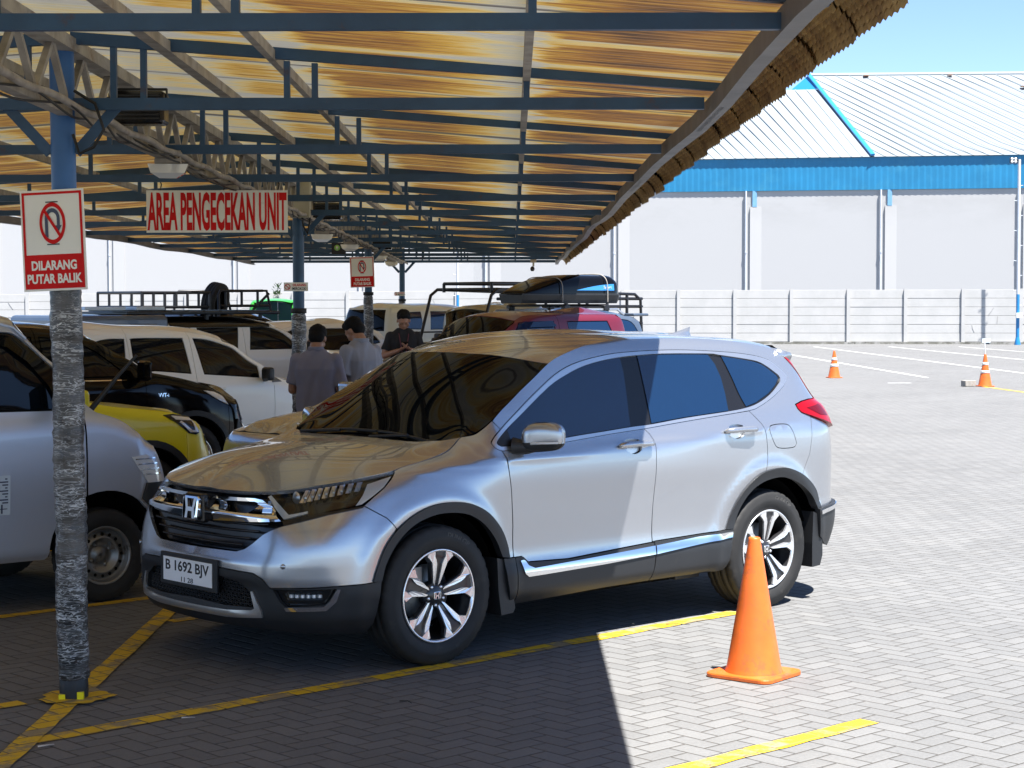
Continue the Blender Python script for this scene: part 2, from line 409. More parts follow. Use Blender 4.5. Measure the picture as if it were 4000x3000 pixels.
def inset_poly(poly,d):
    P=np.array(poly,float);n=len(P);A=.5*sum(P[i][0]*P[(i+1)%n][1]-P[(i+1)%n][0]*P[i][1] for i in range(n));s=1 if A>0 else -1
    out=[]
    for i in range(n):
        a=P[i]-P[i-1];b=P[(i+1)%n]-P[i];a=a/max(np.linalg.norm(a),1e-9);b=b/max(np.linalg.norm(b),1e-9)
        na=np.array([-a[1],a[0]])*s;nb=np.array([-b[1],b[0]])*s;m=na+nb;L=np.linalg.norm(m)
        if L<.3: m=na;k=1
        else: m=m/L;k=min(1/max(np.dot(m,na),.35),2.)
        out.append(tuple(P[i]+m*d*k))
    return out
def surf_panel(name,f,outer,holes=(),mat='silver_paint',parent=None,step=.03,inset=.0,depth=.015,mirror=False,off=0.):
    """patch of the surface f(a,b,off) inside a 2D outline, its rim turned inwards"""
    if inset: outer=inset_poly(outer,inset); holes=[inset_poly(h,-inset) for h in holes]
    outer=resample(outer,step);holes=[resample(h,step) for h in holes]
    V2=[];E2=[]
    for lp in [outer]+list(holes):
        b=len(V2);V2+=lp;E2+=[(b+i,b+(i+1)%len(lp)) for i in range(len(lp))]
    O=np.array(outer);lo,hi=O.min(0),O.max(0)
    gx,gy=np.meshgrid(np.arange(lo[0]+step*.5,hi[0],step),np.arange(lo[1]+step*.5,hi[1],step));G=np.stack([gx.ravel(),gy.ravel()],1)
    if len(G):
        m=inpoly(G,outer)
        for h in holes: m&=~inpoly(G,h)
        G=G[m]
        if len(G):
            d=segdist(G,outer)
            for h in holes: d=np.minimum(d,segdist(G,h))
            G=G[d>step*.38]
        V2+= [tuple(g) for g in G]
    res=delaunay_2d_cdt([Vector(v) for v in V2],E2,[],0,1e-7)
    P2=np.array([(v.x,v.y) for v in res[0]]);F=np.array([f_ for f_ in res[2] if len(f_)==3])
    cen=P2[F].mean(1);m=inpoly(cen,outer)
    for h in holes: m&=~inpoly(cen,h)
    F=F[m]
    a,b=P2[:,0],P2[:,1];P=f(a,b,off);e=5e-3
    da=f(a+e,b,off)-f(a-e,b,off);db=f(a,b+e,off)-f(a,b-e,off);N=np.cross(da,db);N/=np.maximum(np.linalg.norm(N,axis=1),1e-12)[:,None]
    faces=[tuple(t) for t in F];ln=[N[i] for t in F for i in t]
    verts=list(P)
    if depth:
        cnt={}
        for t in faces:
            for i in range(3):
                k=(t[i],t[(i+1)%3]);kk=tuple(sorted(k));cnt.setdefault(kk,[]).append(k)
        bd=[v[0] for v in cnt.values() if len(v)==1];mp={}
        def vid(i):
            if i not in mp:
                mp[i]=len(verts);verts.append(P[i]);verts.append(P[i]-N[i]*depth)
            return mp[i]
        for i,j in bd:
            vi,vj=vid(i),vid(j);q=(vj,vi,vi+1,vj+1);faces.append(q)
            nn=np.cross(np.array(verts[vi])-verts[vj],np.array(verts[vi+1])-verts[vi]);nn=nn/max(np.linalg.norm(nn),1e-12);ln+=[nn]*4
    objs=[mesh_obj(name,verts,faces,mat,parent,normals=[tuple(n) for n in ln])]
    if mirror:
        v2=[(v[0],-v[1],v[2]) for v in verts];f2=[t[::-1] for t in faces];ln2=[];k=0
        for t in faces:
            q=ln[k:k+len(t)];k+=len(t);ln2+=[(n[0],-n[1],n[2]) for n in q[::-1]]
        objs.append(mesh_obj(name,v2,f2,mat,parent,normals=ln2))
    return objs
class TPS:
    """thin plate spline height field z(x,y)"""
    def __init__(s,pts,lam=1e-6):
        P=np.array(pts,float);s.xy=P[:,:2];n=len(P);K=s.phi(np.linalg.norm(s.xy[:,None]-s.xy[None],axis=2))+lam*np.eye(n)
        Q=np.hstack([np.ones((n,1)),s.xy]);A=np.block([[K,Q],[Q.T,np.zeros((3,3))]]);s.w=np.linalg.solve(A,np.concatenate([P[:,2],np.zeros(3)]))
    def phi(s,r): return r*r*np.log(np.maximum(r,1e-9))
    def __call__(s,x,y,off=0.):
        x=np.asarray(x,float);y=np.asarray(y,float);Q=np.stack([x,y],1)
        K=s.phi(np.linalg.norm(Q[:,None]-s.xy[None],axis=2));z=K@s.w[:-3]+s.w[-3]+Q@s.w[-2:]
        return np.stack([x,y,z+off],1)
def sym(pts): return [(x,y,z) for x,y,z in pts]+[(x,-y,z) for x,y,z in pts if abs(y)>1e-6]
# ------------------------------------------------------------------ ground and markings
o=mesh_obj('ground',[(-500,-160,0),(500,-160,0),(500,600,0),(-500,600,0)],[(0,1,2,3)],'block_paving'); tag(o,kind='structure')
def strip(name,a,b,w,mat,z=.004,jag=.0):
    a=Vector((*a,0));b=Vector((*b,0));d=(b-a).normalized();n=Vector((-d.y,d.x,0))*w/2;k=max(1,int((b-a).length/.15));V=[];F=[]
    rr=random.Random(hash(name)%999+int(a.y*10))
    for i in range(k+1):
        p=a.lerp(b,i/k);j=rr.uniform(-1,1)*jag;j2=rr.uniform(-1,1)*jag;V+=[(p.x-n.x*(1+j),p.y-n.y*(1+j),z),(p.x+n.x*(1+j2),p.y+n.y*(1+j2),z)]
    for i in range(k): F.append((2*i,2*i+2,2*i+3,2*i+1))
    o=mesh_obj(name,V,F,mat); tag(o,kind='structure'); return o
# parking bay lines: parallel, one bay every 3.4 m along the column row
dv=(math.cos(R_(43.0)),math.sin(R_(43.0)))
strip('bay_line',(-2.06,7.89),(1.36,11.19),.115,'yellow_road_paint',.004,.12)
strip('bay_line',(.30,7.04),(1.60,8.25),.11,'yellow_road_paint',.004,.12)
strip('bay_line',(-2.02,10.88),(1.4,14.1),.09,'yellow_road_paint',.004,.12)
strip('bay_line',(-2.30,8.66),(-5.3,5.9),.10,'yellow_road_paint',.004,.12)
strip('bay_line',(-2.20,11.86),(-5.3,8.95),.10,'yellow_road_paint',.004,.12)
for k in range(1,8):
    strip('bay_line',(-2.12,10.88+3.4*k),(1.3,14.1+3.4*k),.1,'yellow_road_paint',.004,.12)
    strip('bay_line',(-2.2,11.86+3.4*k),(-5.3,8.95+3.4*k),.1,'yellow_road_paint',.004,.12)
strip('row_line',(-2.07,4.5),(-2.16,40),.105,'yellow_road_paint',.008,.10)
V=[(-2.07,8.75,.012)];
for k in range(40):
    a=2*math.pi*k/40;r=.165+.016*math.sin(5*a+1)+.012*math.sin(11*a); V.append((-2.07+r*math.cos(a),8.76+r*math.sin(a),.012))
tag(mesh_obj('painted_ring',V,[(0,1+k,1+(k+1)%40) for k in range(40)],'yellow_road_paint'),kind='structure')
for a,b,w in (((9.9,67.1),(10.29,46.05),.10),((12.68,78.1),(13.5,46.5),.10),((15.8,77.95),(16.9,52),.10),((18.7,77.8),(20,55),.10),((21.9,77.8),(23.5,55),.10)): strip('lot_line',a,b,w,'white_road_paint')
strip('lot_line',(8.69,42.97),(9.24,42.96),.12,'white_road_paint')
strip('lot_line',(10.41,41.17),(10.75,37.0),.12,'yellow_road_paint')
# ------------------------------------------------------------------ main vehicle: silver crossover
contour=[(.93,0),(.925,.2),(.905,.4),(.855,.58),(.765,.73),(.64,.83),(.48,.885),(.25,.915),(0,.925),(-.5,.925),(-1.2,.925),(-2.0,.925),(-2.66,.927),(-3.0,.915),(-3.25,.88),(-3.42,.80),(-3.54,.66),(-3.61,.45),(-3.64,.2),(-3.645,0)]
door=[(.18,.10),(.255,.045),(.3,.018),(.42,.008),(.49,.022),(.56,.028),(.75,.018),(.92,.006),(1.03,.012),(1.09,.04),(1.13,.058),(1.17,.075),(1.3,.128),(1.45,.192),(1.55,.238),(1.6,.265),(1.64,.305),(1.665,.36)]
table=[
(('u',0),[(.18,.14),(.25,.05),(.30,.015),(.36,.02),(.44,.03),(.5,.018),(.56,.018),(.62,.05),(.66,.065),(.75,.075),(.82,.085),(.88,.10),(.93,.115),(.96,.13),(.98,.16),(1.1,.4),(1.665,1.2)]),
(('u',.36),[(.18,.14),(.25,.05),(.30,.015),(.36,.02),(.44,.025),(.5,.01),(.56,.01),(.62,.035),(.66,.05),(.75,.065),(.82,.08),(.88,.10),(.93,.12),(.96,.14),(.98,.17),(1.1,.4),(1.665,1.2)]),
(('u',.62),[(.18,.12),(.25,.05),(.30,.02),(.36,.01),(.44,.005),(.5,.0),(.56,.002),(.62,.012),(.66,.02),(.75,.045),(.82,.08),(.88,.11),(.93,.14),(.96,.165),(.98,.19),(1.1,.42),(1.665,1.2)]),
(('u',.85),[(.18,.12),(.25,.05),(.30,.02),(.36,.01),(.44,.005),(.5,.0),(.56,.0),(.62,.003),(.66,.008),(.75,.035),(.82,.075),(.88,.11),(.93,.15),(.96,.18),(.98,.21),(1.1,.42),(1.665,1.2)]),
(('u',1.05),[(.18,.12),(.25,.05),(.30,.02),(.36,.01),(.44,.0),(.56,.0),(.66,.005),(.75,.02),(.82,.045),(.88,.075),(.93,.11),(.97,.145),(1.0,.185),(1.1,.35),(1.665,1.1)]),
(.3,[(.18,.10),(.255,.05),(.44,.0),(.7,.0),(.8,.012),(.88,.035),(.93,.06),(.97,.09),(1.0,.12),(1.03,.165),(1.1,.3),(1.665,1.0)]),
(0.,[(.18,.10),(.255,.05),(.44,.0),(.7,.0),(.8,.004),(.88,.018),(.94,.032),(.98,.05),(1.02,.08),(1.05,.12),(1.1,.24),(1.665,1.0)]),
(-.3,[(.18,.10),(.255,.05),(.44,.004),(.7,.01),(.88,.012),(.96,.02),(1.02,.04),(1.06,.075),(1.09,.11),(1.15,.19),(1.3,.34),(1.665,.7)]),
(-.5,[(.18,.10),(.255,.045),(.3,.018),(.42,.008),(.49,.022),(.56,.028),(.75,.018),(.92,.010),(1.0,.015),(1.05,.028),(1.09,.045),(1.13,.062),(1.2,.10),(1.3,.15),(1.4,.24),(1.665,.6)]),
(-.9,door),(-1.6,door),
(-2.25,[(.18,.10),(.255,.045),(.3,.018),(.42,.008),(.49,.018),(.56,.022),(.75,.012),(.92,.002),(1.05,.004),(1.12,.022),(1.17,.045),(1.22,.07),(1.3,.11),(1.45,.18),(1.55,.23),(1.6,.26),(1.635,.30),(1.66,.355)]),
(-2.66,[(.18,.10),(.3,.03),(.44,.0),(.92,.0),(1.05,.003),(1.12,.016),(1.17,.034),(1.22,.055),(1.3,.10),(1.45,.175),(1.55,.228),(1.59,.255),(1.62,.295),(1.665,.40)]),
(-2.95,[(.18,.10),(.3,.03),(.44,.0),(.92,.0),(1.05,.005),(1.12,.016),(1.22,.05),(1.3,.09),(1.45,.18),(1.52,.225),(1.56,.26),(1.6,.31),(1.665,.42)]),
(-3.2,[(.18,.10),(.3,.03),(.5,.0),(.6,-.003),(.62,.005),(.92,.0),(1.05,.006),(1.12,.022),(1.22,.065),(1.3,.11),(1.45,.20),(1.52,.25),(1.56,.29),(1.6,.35),(1.665,.45)]),
(-3.42,[(.18,.12),(.3,.05),(.5,.0),(.6,-.003),(.62,.005),(.9,.0),(1.05,.012),(1.12,.035),(1.22,.09),(1.3,.155),(1.45,.27),(1.52,.33),(1.56,.37),(1.6,.43),(1.665,.52)]),
(('u',5.35),[(.18,.14),(.3,.05),(.5,.0),(.6,.0),(.64,.01),(.9,.015),(1.05,.03),(1.12,.06),(1.22,.14),(1.3,.20),(1.45,.31),(1.52,.37),(1.56,.41),(1.6,.46),(1.665,.56)]),
(('u',5.95),[(.18,.14),(.3,.05),(.5,.0),(.6,.0),(.64,.02),(.9,.03),(1.05,.05),(1.12,.08),(1.22,.16),(1.3,.22),(1.45,.33),(1.52,.38),(1.56,.42),(1.6,.47),(1.665,.57)]),
]
sh=Shell(contour,table)
def _post(shl):
    G=shl.G;gu=shl.gu[:,None];gz=shl.gz[None,:]
    ss=lambda e0,e1,x:(lambda t:t*t*(3-2*t))(np.clip((x-e0)/(e1-e0),0,1))
    # crisp shoulder crease on fender and doors
    zc=np.interp(gu,[1.2,1.5,1.9,2.3,3.2,4.0,4.6],[.965,1.0,1.035,1.045,1.07,1.10,1.13]); 
    G-= .006*np.exp(-((gz-zc)/.018)**2)*ss(1.3,1.6,gu)*(1-ss(4.2,4.6,gu))
    # soft flare round the wheel arches
    for uc in (1.577,4.237):
        r=np.sqrt((gu-uc)**2+(gz-.37)**2); G-=.012*np.exp(-((r-.50)/.05)**2)*(gz>.2)
_post(sh)
ARCH_F_OUT=[(1.149,.476),(1.174,.547),(1.222,.649),(1.295,.731),(1.407,.799),(1.533,.837),(1.669,.841),(1.795,.82),(1.907,.766),(2.004,.672),(2.052,.584),(2.067,.515)]
ARCH_F_IN=[(1.198,.476),(1.227,.566),(1.3,.672),(1.402,.747),(1.528,.785),(1.65,.789),(1.771,.768),(1.878,.708),(1.965,.614),(2.014,.522)]
ARCH_R_OUT=[(3.835,.517),(3.893,.63),(3.971,.731),(4.073,.808),(4.17,.845),(4.33,.858),(4.461,.833),(4.592,.776),(4.704,.691),(4.753,.578)]
ARCH_R_IN=[(3.895,.517),(3.947,.632),(4.039,.729),(4.155,.783),(4.296,.802),(4.403,.787),(4.529,.737),(4.646,.653),(4.699,.574)]
def spl(pts,n=5): return [tuple(p) for p in catmull(pts,n)]
ARCH_F_OUT,ARCH_F_IN,ARCH_R_OUT,ARCH_R_IN=[spl(a,4) for a in (ARCH_F_OUT,ARCH_F_IN,ARCH_R_OUT,ARCH_R_IN)]
DITCH=spl([(1.883,1.159),(1.946,1.171),(1.994,1.2),(2.048,1.242),(2.121,1.292),(2.218,1.345),(2.383,1.439),(2.582,1.545),(2.737,1.593),(2.917,1.631),(3.145,1.652),(3.359,1.66),(3.777,1.66),(4.0,1.652),(4.257,1.635),(4.50,1.608),(4.651,1.582),(4.719,1.53)],4)
HOOD_E=spl([(0,.912),(.2,.915),(.358,.919),(.504,.924),(.644,.934),(.858,.953),(1.106,.982),(1.242,1.0),(1.36,1.016),(1.417,1.031),(1.548,1.052),(1.727,1.084),(1.815,1.119),(1.883,1.159)],4)
BELT=[(2.048,1.085),(2.24,1.088),(2.606,1.114),(2.9,1.135),(3.17,1.150)]
BELT2=[(3.172,1.150),(3.378,1.166),(3.694,1.190),(4.087,1.218)]
BLINE=[(3.205,1.118),(3.218,1.085),(3.218,1.04),(3.210,.89),(3.198,.70),(3.196,.497)]
CLINE=[(4.087,1.218),(4.13,1.175),(4.168,1.133),(4.19,1.08),(4.199,1.0),(4.199,.93),(4.172,.846)]
CHROME_O=spl([(2.048,1.086),(2.02,1.096),(2.004,1.118),(2.014,1.142),(2.082,1.196),(2.276,1.311),(2.524,1.445),(2.694,1.512),(2.859,1.549),(3.063,1.576),(3.247,1.587),(3.5,1.592),(3.738,1.589),(4.0,1.576),(4.189,1.562),(4.364,1.541),(4.49,1.512),(4.558,1.468),(4.597,1.43),(4.602,1.405)],3)+spl([(4.602,1.405),(4.515,1.355),(4.33,1.28),(4.194,1.238),(4.087,1.218),(3.694,1.190),(3.378,1.166),(3.17,1.150),(2.9,1.135),(2.606,1.114),(2.24,1.088)],3)
CHROME_I=spl([(2.048,1.108),(2.030,1.121),(2.04,1.140),(2.092,1.178),(2.242,1.263),(2.504,1.405),(2.679,1.472),(2.844,1.518),(3.048,1.549),(3.238,1.564),(3.529,1.572),(3.927,1.564),(4.0,1.556),(4.296,1.518),(4.403,1.489),(4.50,1.428),(4.515,1.404)],3)+spl([(4.500,1.384),(4.335,1.305),(4.19,1.258),(4.073,1.236),(3.917,1.221),(3.544,1.198),(3.252,1.173),(3.072,1.165),(2.839,1.150),(2.606,1.136),(2.24,1.108)],3)
def P_(u,z,off=0): return sh.P(u,z,off)
def mir(poly): return poly+[(-a,b) for a,b in poly[::-1]]
def make_wheel(parent,loc,side,R=.3665,rim=.245,hw=.115,name='wheel',style='alloy'):
    """one wheel; outer face looks along +y*side"""
    s=side
    face=MB()
    if style=='alloy':
        face.lathe([(rim-.002,s*(hw-.012)),(rim,s*(hw-.008)),(rim-.004,s*(hw-.003)),(rim-.012,s*(hw-.006)),(rim-.016,s*(hw-.02))],72,'y',mi=0)
        face.lathe([(rim-.014,s*(hw-.02)),(rim-.022,s*(hw-.07)),(rim-.035,s*-.06),(rim-.01,s*-hw*.9)],72,'y',mi=1)
        for k in range(5):
            a0=math.pi/2+.05+k*2*math.pi/5
            ca,sa=math.cos(a0),math.sin(a0)
            def tf(a,b,h): return (a*ca-b*sa, s*h, a*sa+b*ca)
            def dish(a): return -.030*(1-max(0,min(1,(a-.04)/.16)))**1.3
            k_=rim/.245
            for sg in (1,-1):
                bl=[(.052,.012),(.12,.0145),(.165,.018),(.19,.027),(.204,.036),(.2315,.036),(.222,.075),(.205,.0865),(.190,.068),(.172,.050),(.12,.036),(.065,.0225)]
                pl=[(x*k_,y*k_*sg) for x,y in bl]
                face.prism(pl,0,1,lambda a,b,h:tf(a,b,hw-.006+dish(a)-(.012 if h==0 else 0)),mi=0)
            body=[(.03,.024),(.065,.026),(.12,.040),(.172,.054),(.19,.072),(.205,.09),(.236,.09)]
            body=[(x*k_,y*k_) for x,y in body];body=body+[(x,-y) for x,y in body[::-1]]
            face.prism(body,0,1,lambda a,b,h:tf(a,b,hw-.016+dish(a)-(.03 if h==0 else 0)),mi=1)
            face.lathe([(.0001,0),(.007,0),(.009,-.004*s),(.009,-.02*s)],10,'y',c=(.052*math.cos(a0+.63),s*(hw-.028),.052*math.sin(a0+.63)),mi=0)
        face.lathe([(.0001,s*(hw-.026)),(.036,s*(hw-.027)),(.044,s*(hw-.034)),(.07,s*(hw-.045)),(.07,s*(hw-.09))],40,'y',mi=1)
        w=face.build('wheel_rim',['machined_alloy','alloy_dark'],None)
    elif style=='steel':
        pr=[(rim,hw-.004),(rim-.010,hw-.001),(rim-.016,hw-.012),(rim-.02,hw-.05),(rim*.80,hw-.06),(rim*.76,hw-.045),(rim*.66,hw-.04),(rim*.61,hw-.025),(rim*.56,hw-.03),(rim*.50,hw-.07),(rim*.28,hw-.075),(rim*.26,hw-.06),(rim*.05,hw-.058)]
        face.lathe([(r,s*h) for r,h in pr],64,'y',mi=0)
        for k in range(16):
            a=k*2*math.pi/16; face.lathe([(.0001,s*(hw-.038)),(.011,s*(hw-.0385))],10,'y',c=(rim*.715*math.cos(a),s*.003,rim*.715*math.sin(a)),mi=1)
        for k in range(4):
            a=k*math.pi/2+.5; face.lathe([(.0001,s*(hw-.058)),(.012,s*(hw-.06)),(.013,s*(hw-.075))],6,'y',c=(rim*.38*math.cos(a),0,rim*.38*math.sin(a)),mi=0)
        w=face.build('wheel_rim',['steel_rim','matt_black'],None)
    else:
        pr=[(rim,hw-.004),(rim-.012,hw-.002),(rim-.02,hw-.02),(rim-.03,hw-.08)]
        face.lathe([(r,s*h) for r,h in pr],40,'y',mi=0)
        for k in range(6):
            a0=k*math.pi/3+.2;ca,sa=math.cos(a0),math.sin(a0)
            face.prism([(.03,.03),(rim*.6,.022),(rim-.01,.03),(rim-.01,-.03),(rim*.6,-.022),(.03,-.03)],0,1,lambda a,b,h:(a*ca-b*sa,s*(hw-.015-(.03 if h==0 else 0)),a*sa+b*ca),mi=0)
        face.lathe([(.0001,s*(hw-.01)),(.05,s*(hw-.015)),(.06,s*(hw-.04))],24,'y',mi=0)
        w=face.build('wheel_rim',['machined_alloy'],None)
    w.name=name; w.parent=parent; w.location=loc
    # tyre
    t=MB();n=144
    prof=[(rim-.012,.80*hw),(rim+.002,.90*hw),(rim+.02,.99*hw),(rim+(R-rim)*.38,1.03*hw),(rim+(R-rim)*.50,1.035*hw),(rim+(R-rim)*.53,1.022*hw),(rim+(R-rim)*.72,.99*hw),(R-.020,.93*hw),(R-.008,.86*hw,1),(R-.003,.72*hw,1),(R-.002,.52*hw),(R-.010,.50*hw),(R-.010,.44*hw),(R,.42*hw),(R+.0005,.12*hw),(R-.009,.10*hw),(R-.009,.04*hw),(R,.02*hw)]
    full=prof+[(p[0],-p[1])+tuple(p[2:]) for p in prof[::-1]]
    V=[];Fc=[]
    for p in full:
        for k in range(n):
            q=2*math.pi*k/n; r=p[0]-(.006 if len(p)>2 and k%4==0 else 0); V.append((r*math.cos(q),s*p[1],r*math.sin(q)))
    for i in range(len(full)-1):
        for k in range(n):
            q=(i*n+k,i*n+(k+1)%n,(i+1)*n+(k+1)%n,(i+1)*n+k); Fc.append(q if s<0 else q[::-1])
    t.add(V,Fc,0,True); to=t.build('tyre','tyre_rubber',w)
    b=MB(); b.lathe([(.0001,s*.0),(.15,s*.0),(.155,-s*.01)],40,'y',mi=0); b.lathe([(rim-.04,-s*hw*.5),(.0001,-s*hw*.5)],32,'y',mi=1)
    b.box((.10 ,s*.015,.09),(.08,.05,.12),0)
    b.build('brake_disc',['steel_rim','matt_black'],w)
    return w
def emblem(mb,s,tf,mi=0):
    """H badge in a rounded frame, unit height s, tf(a,b,h)->xyz"""
    w,h=s*.54,s*.48
    def rr(w,h,r,n=6,tap=1.):
        o=[]
        for cx,cy,a0 in((w-r,h-r,0),(-w+r,h-r,90),(-w+r,-h+r,180),(w-r,-h+r,270)):
            for k in range(n+1):
                a=R_(a0+90*k/n);x=cx+r*math.cos(a);y=cy+r*math.sin(a);o.append((x*(1-.06*(h-y)/h*tap/2),y))
        return o
    O=rr(w,h,s*.16);I=rr(w-s*.065,h-s*.065,s*.11)
    n=len(O);V=[tf(a,b,0) for a,b in O]+[tf(a,b,s*.12) for a,b in O]+[tf(a*.97,b*.97,s*.15) for a,b in I]+[tf(a,b,s*.02) for a,b in I]
    Fc=[]
    for i in range(n):
        j=(i+1)%n
        for k in range(3): Fc.append((k*n+i,k*n+j,(k+1)*n+j,(k+1)*n+i))
    mb.add(V,Fc,mi,False)
    for sg in(1,-1):
        top=[(.40,.42),(.24,.42),(.155,.05),(.0,.05),(.0,-.12),(.13,-.12),(.17,-.42),(.33,-.42),(.27,-.03)]
        mb.prism([(sg*a*s,b*s) for a,b in top],0,1,lambda a,b,h:tf(a,b,s*(.02+.11*h)),mi)
def build_crossover():
    car=empty('parked_car',(-.9945,10.228,0),R_(222.75),'large silver crossover in the foreground with plate B 1692 BJV and alloy wheels','car')
    cc=math.cos
    # --- front bumper, silver skin
    low=[(0,.532),(.246,.532),(.508,.524),(.567,.500),(.61,.455),(.8,.462),(.97,.468),(1.149,.474)]
    up=[(1.285,.737),(1.237,.791),(1.125,.856),(.926,.823),(.79,.795),(.654,.760),(.6,.742),(.547,.718),(.47,.665),(.42,.636),(.36,.620),(.047,.614),(0,.614)]
    arch=[p for p in ARCH_F_OUT if p[0]<1.285]
    right=low+arch[1:]+up
    outer=[(-a,b) for a,b in low[::-1][:-1]]+low+arch[1:]+up+[(-a,b) for a,b in up[::-1][1:]]+[(-a,b) for a,b in arch[1:][::-1]]
    surf_panel('front_bumper',P_,outer,mat='silver_paint',parent=car,step=.015,inset=.0018,depth=.02)
    # --- lower black bumper
    lo2=[(0,.225),(.5,.235),(.79,.225),(1.145,.203),(1.174,.256),(1.192,.409),(1.198,.476)]
    lowr=[(a,b-.003) for a,b in low]; lowr[-1]=(1.149,.471)
    gr=[(0,.352),(.30,.342),(.505,.350),(.485,.425),(.40,.47),(.271,.488),(0,.49)]
    fog=[(.625,.450),(.955,.455),(.950,.42),(.905,.375),(.70,.357),(.664,.386)]
    outer=[(-a,b) for a,b in lo2[::-1][:-1]]+lo2+[(-0+a,b) for a,b in lowr[::-1]]+[(-a,b) for a,b in lowr[1:]]
    lb=surf_panel('lower_bumper',P_,outer,[gr+[(-a,b) for a,b in gr[::-1][1:-1]],fog,[(-a,b) for a,b in fog[::-1]]],'black_plastic',car,.022,0,.03,off=.004)[0]
    mg=MB()
    for r_ in range(9):
        for k in range(-16,17):
            u=k*.034+(r_%2)*.017;z=.352+r_*.0165
            if abs(u)>.5-(.05 if r_>4 else 0): continue
            p=[P_(u+dx,z+dz,-.018)for dx,dz in((-.013,0),(-.006,.0072),(.006,.0072),(.013,0),(.006,-.0072),(-.006,-.0072))];mg.tube([tuple(q) for q in p],.0028,4,closed=True)
    mg.build('lower_grille','black_plastic',lb)
    for o in surf_panel('fog_recess',P_,inset_poly(fog,-.01),mat='gloss_black',parent=lb,step=.03,depth=0,mirror=True,off=-.03): pass
    surf_panel('fog_lamp',P_,[(.70,.398),(.885,.400),(.885,.436),(.69,.430)],mat='clear_cover',parent=lb,depth=.01,mirror=True,off=-.012)
    for sg in(1,-1):
        fl=MB()
        for k in range(6):
            p=P_(sg*(.72+k*.03),.417,-.02);fl.box(tuple(p),(.02,.02,.018),0,bev=.004)
        fl.build('fog_lamp_reflector','lamp_white',lb)
    surf_panel('fog_lamp_trim',P_,[(.688,.361),(.698,.342),(.902,.346),(.952,.390),(.972,.452),(.956,.453),(.915,.388),(.89,.366)],mat='chrome',parent=lb,step=.02,depth=.012,mirror=True,off=.012)
    sk=[(0,.283),(.314,.284),(.562,.302),(.557,.338),(.504,.432),(.490,.43),(.515,.345),(.49,.335),(.319,.322),(.15,.319),(0,.319)]
    surf_panel('skid_plate',P_,[(-a,b) for a,b in sk[::-1][1:]][:0]+sk+[(-a,b) for a,b in sk[::-1][1:-1]],mat='satin_silver',parent=lb,step=.022,depth=.02,off=.014)
    for sg in(1,-1):
        p=P_(sg*.683,.566,.001);n=P_(sg*.683,.566,1)-P_(sg*.683,.566,0);m=MB();m.lathe([(.0001,.006),(.010,.006),(.0125,.003),(.0135,0)],20,'x')
        o=m.build('parking_sensor','silver_paint',car);o.location=tuple(p);o.rotation_euler=Vector(n).to_track_quat('X','Z').to_euler()
    # --- grille
    gp=[(0,.612),(.36,.616),(.43,.640),(.547,.715),(.66,.757),(.63,.80),(.52,.895),(.50,.928),(.35,.925),(0,.918)]
    g=surf_panel('grille',P_,gp+[(-a,b) for a,b in gp[::-1][1:-1]],mat='gloss_black',parent=car,step=.04,depth=0,off=-.05)[0]
    b=MB()
    for z,hw_ in((.716,.50),(.679,.44),(.645,.38),(.752,.56),(.897,.45)):
        b.tube([tuple(P_(u,z+.01*(u/.5)**2,-.016)) for u in np.linspace(-hw_,hw_,25)],.0065,6)
    b.build('grille_slat','gloss_black',g)
    wing=[(.075,.757),(.12,.758),(.40,.770),(.615,.783),(.652,.787),(.60,.822),(.535,.868),(.505,.884),(.45,.890),(.125,.884),(.10,.87),(.09,.847)]
    hole=[(.185,.866),(.45,.874),(.478,.868),(.447,.842),(.405,.812),(.228,.812)]
    def fw(u,z,off=0): # faceted chrome: low band turned up to the sky, middle facet back
        base=off+np.where(z<.803,.006+.30*(z-.757),np.where(z<.860,.020-.034*np.clip((z-.803)/.03,0,1),.006+.30*(z-.862)+.010))
        return sh.P(u,z,base)
    surf_panel('grille_chrome_wing',fw,wing,[hole],'chrome',g,.010,0,.02,mirror=True)
    m=MB()
    p0=P_(0.,.815,.058); emblem(m,.135,lambda a,b_,h:(p0[0]+h-.10*b_,a+.0,p0[2]+b_*.95)); m.build('badge','chrome',g)
    m=MB(); m.box((p0[0]-.028,0,p0[2]),(.045,.165,.15),bev=.012); m.build('badge_mount','gloss_black',g)
    # --- plate
    pl=MB(); px=float(P_(0,.48,0)[0])+.012
    pl.box((px,-.012,.482),(.018,.525,.172),0,bev=.006)
    pb=pl.build('plate_holder','black_plastic',car)
    q=MB(); q.box((px+.011,-.012,.483),(.004,.455,.125),0,bev=.0015)
    pw=q.build('number_plate','plate_white',pb)
    V,Fc=fit_text('B 1692 BJV',.405,.072,.0006,.018); t=MB(); t.add([(px+.0135+v.z,-.012+v.x,.497+v.y) for v in V],Fc)
    V,Fc=fit_text('11 28',.11,.026,.0006,.008); t.add([(px+.0135+v.z,-.012+v.x,.438+v.y) for v in V],Fc); t.build('plate_lettering','black_ink',pw)
    # --- headlamps
    hl=[(.504,.896),(.520,.912),(.644,.924),(.858,.943),(1.106,.972),(1.242,.989),(1.36,1.006),(1.319,.975),(1.26,.935),(1.198,.900),(1.125,.860),(.926,.827),(.79,.799),(.66,.766),(.625,.80),(.57,.848)]
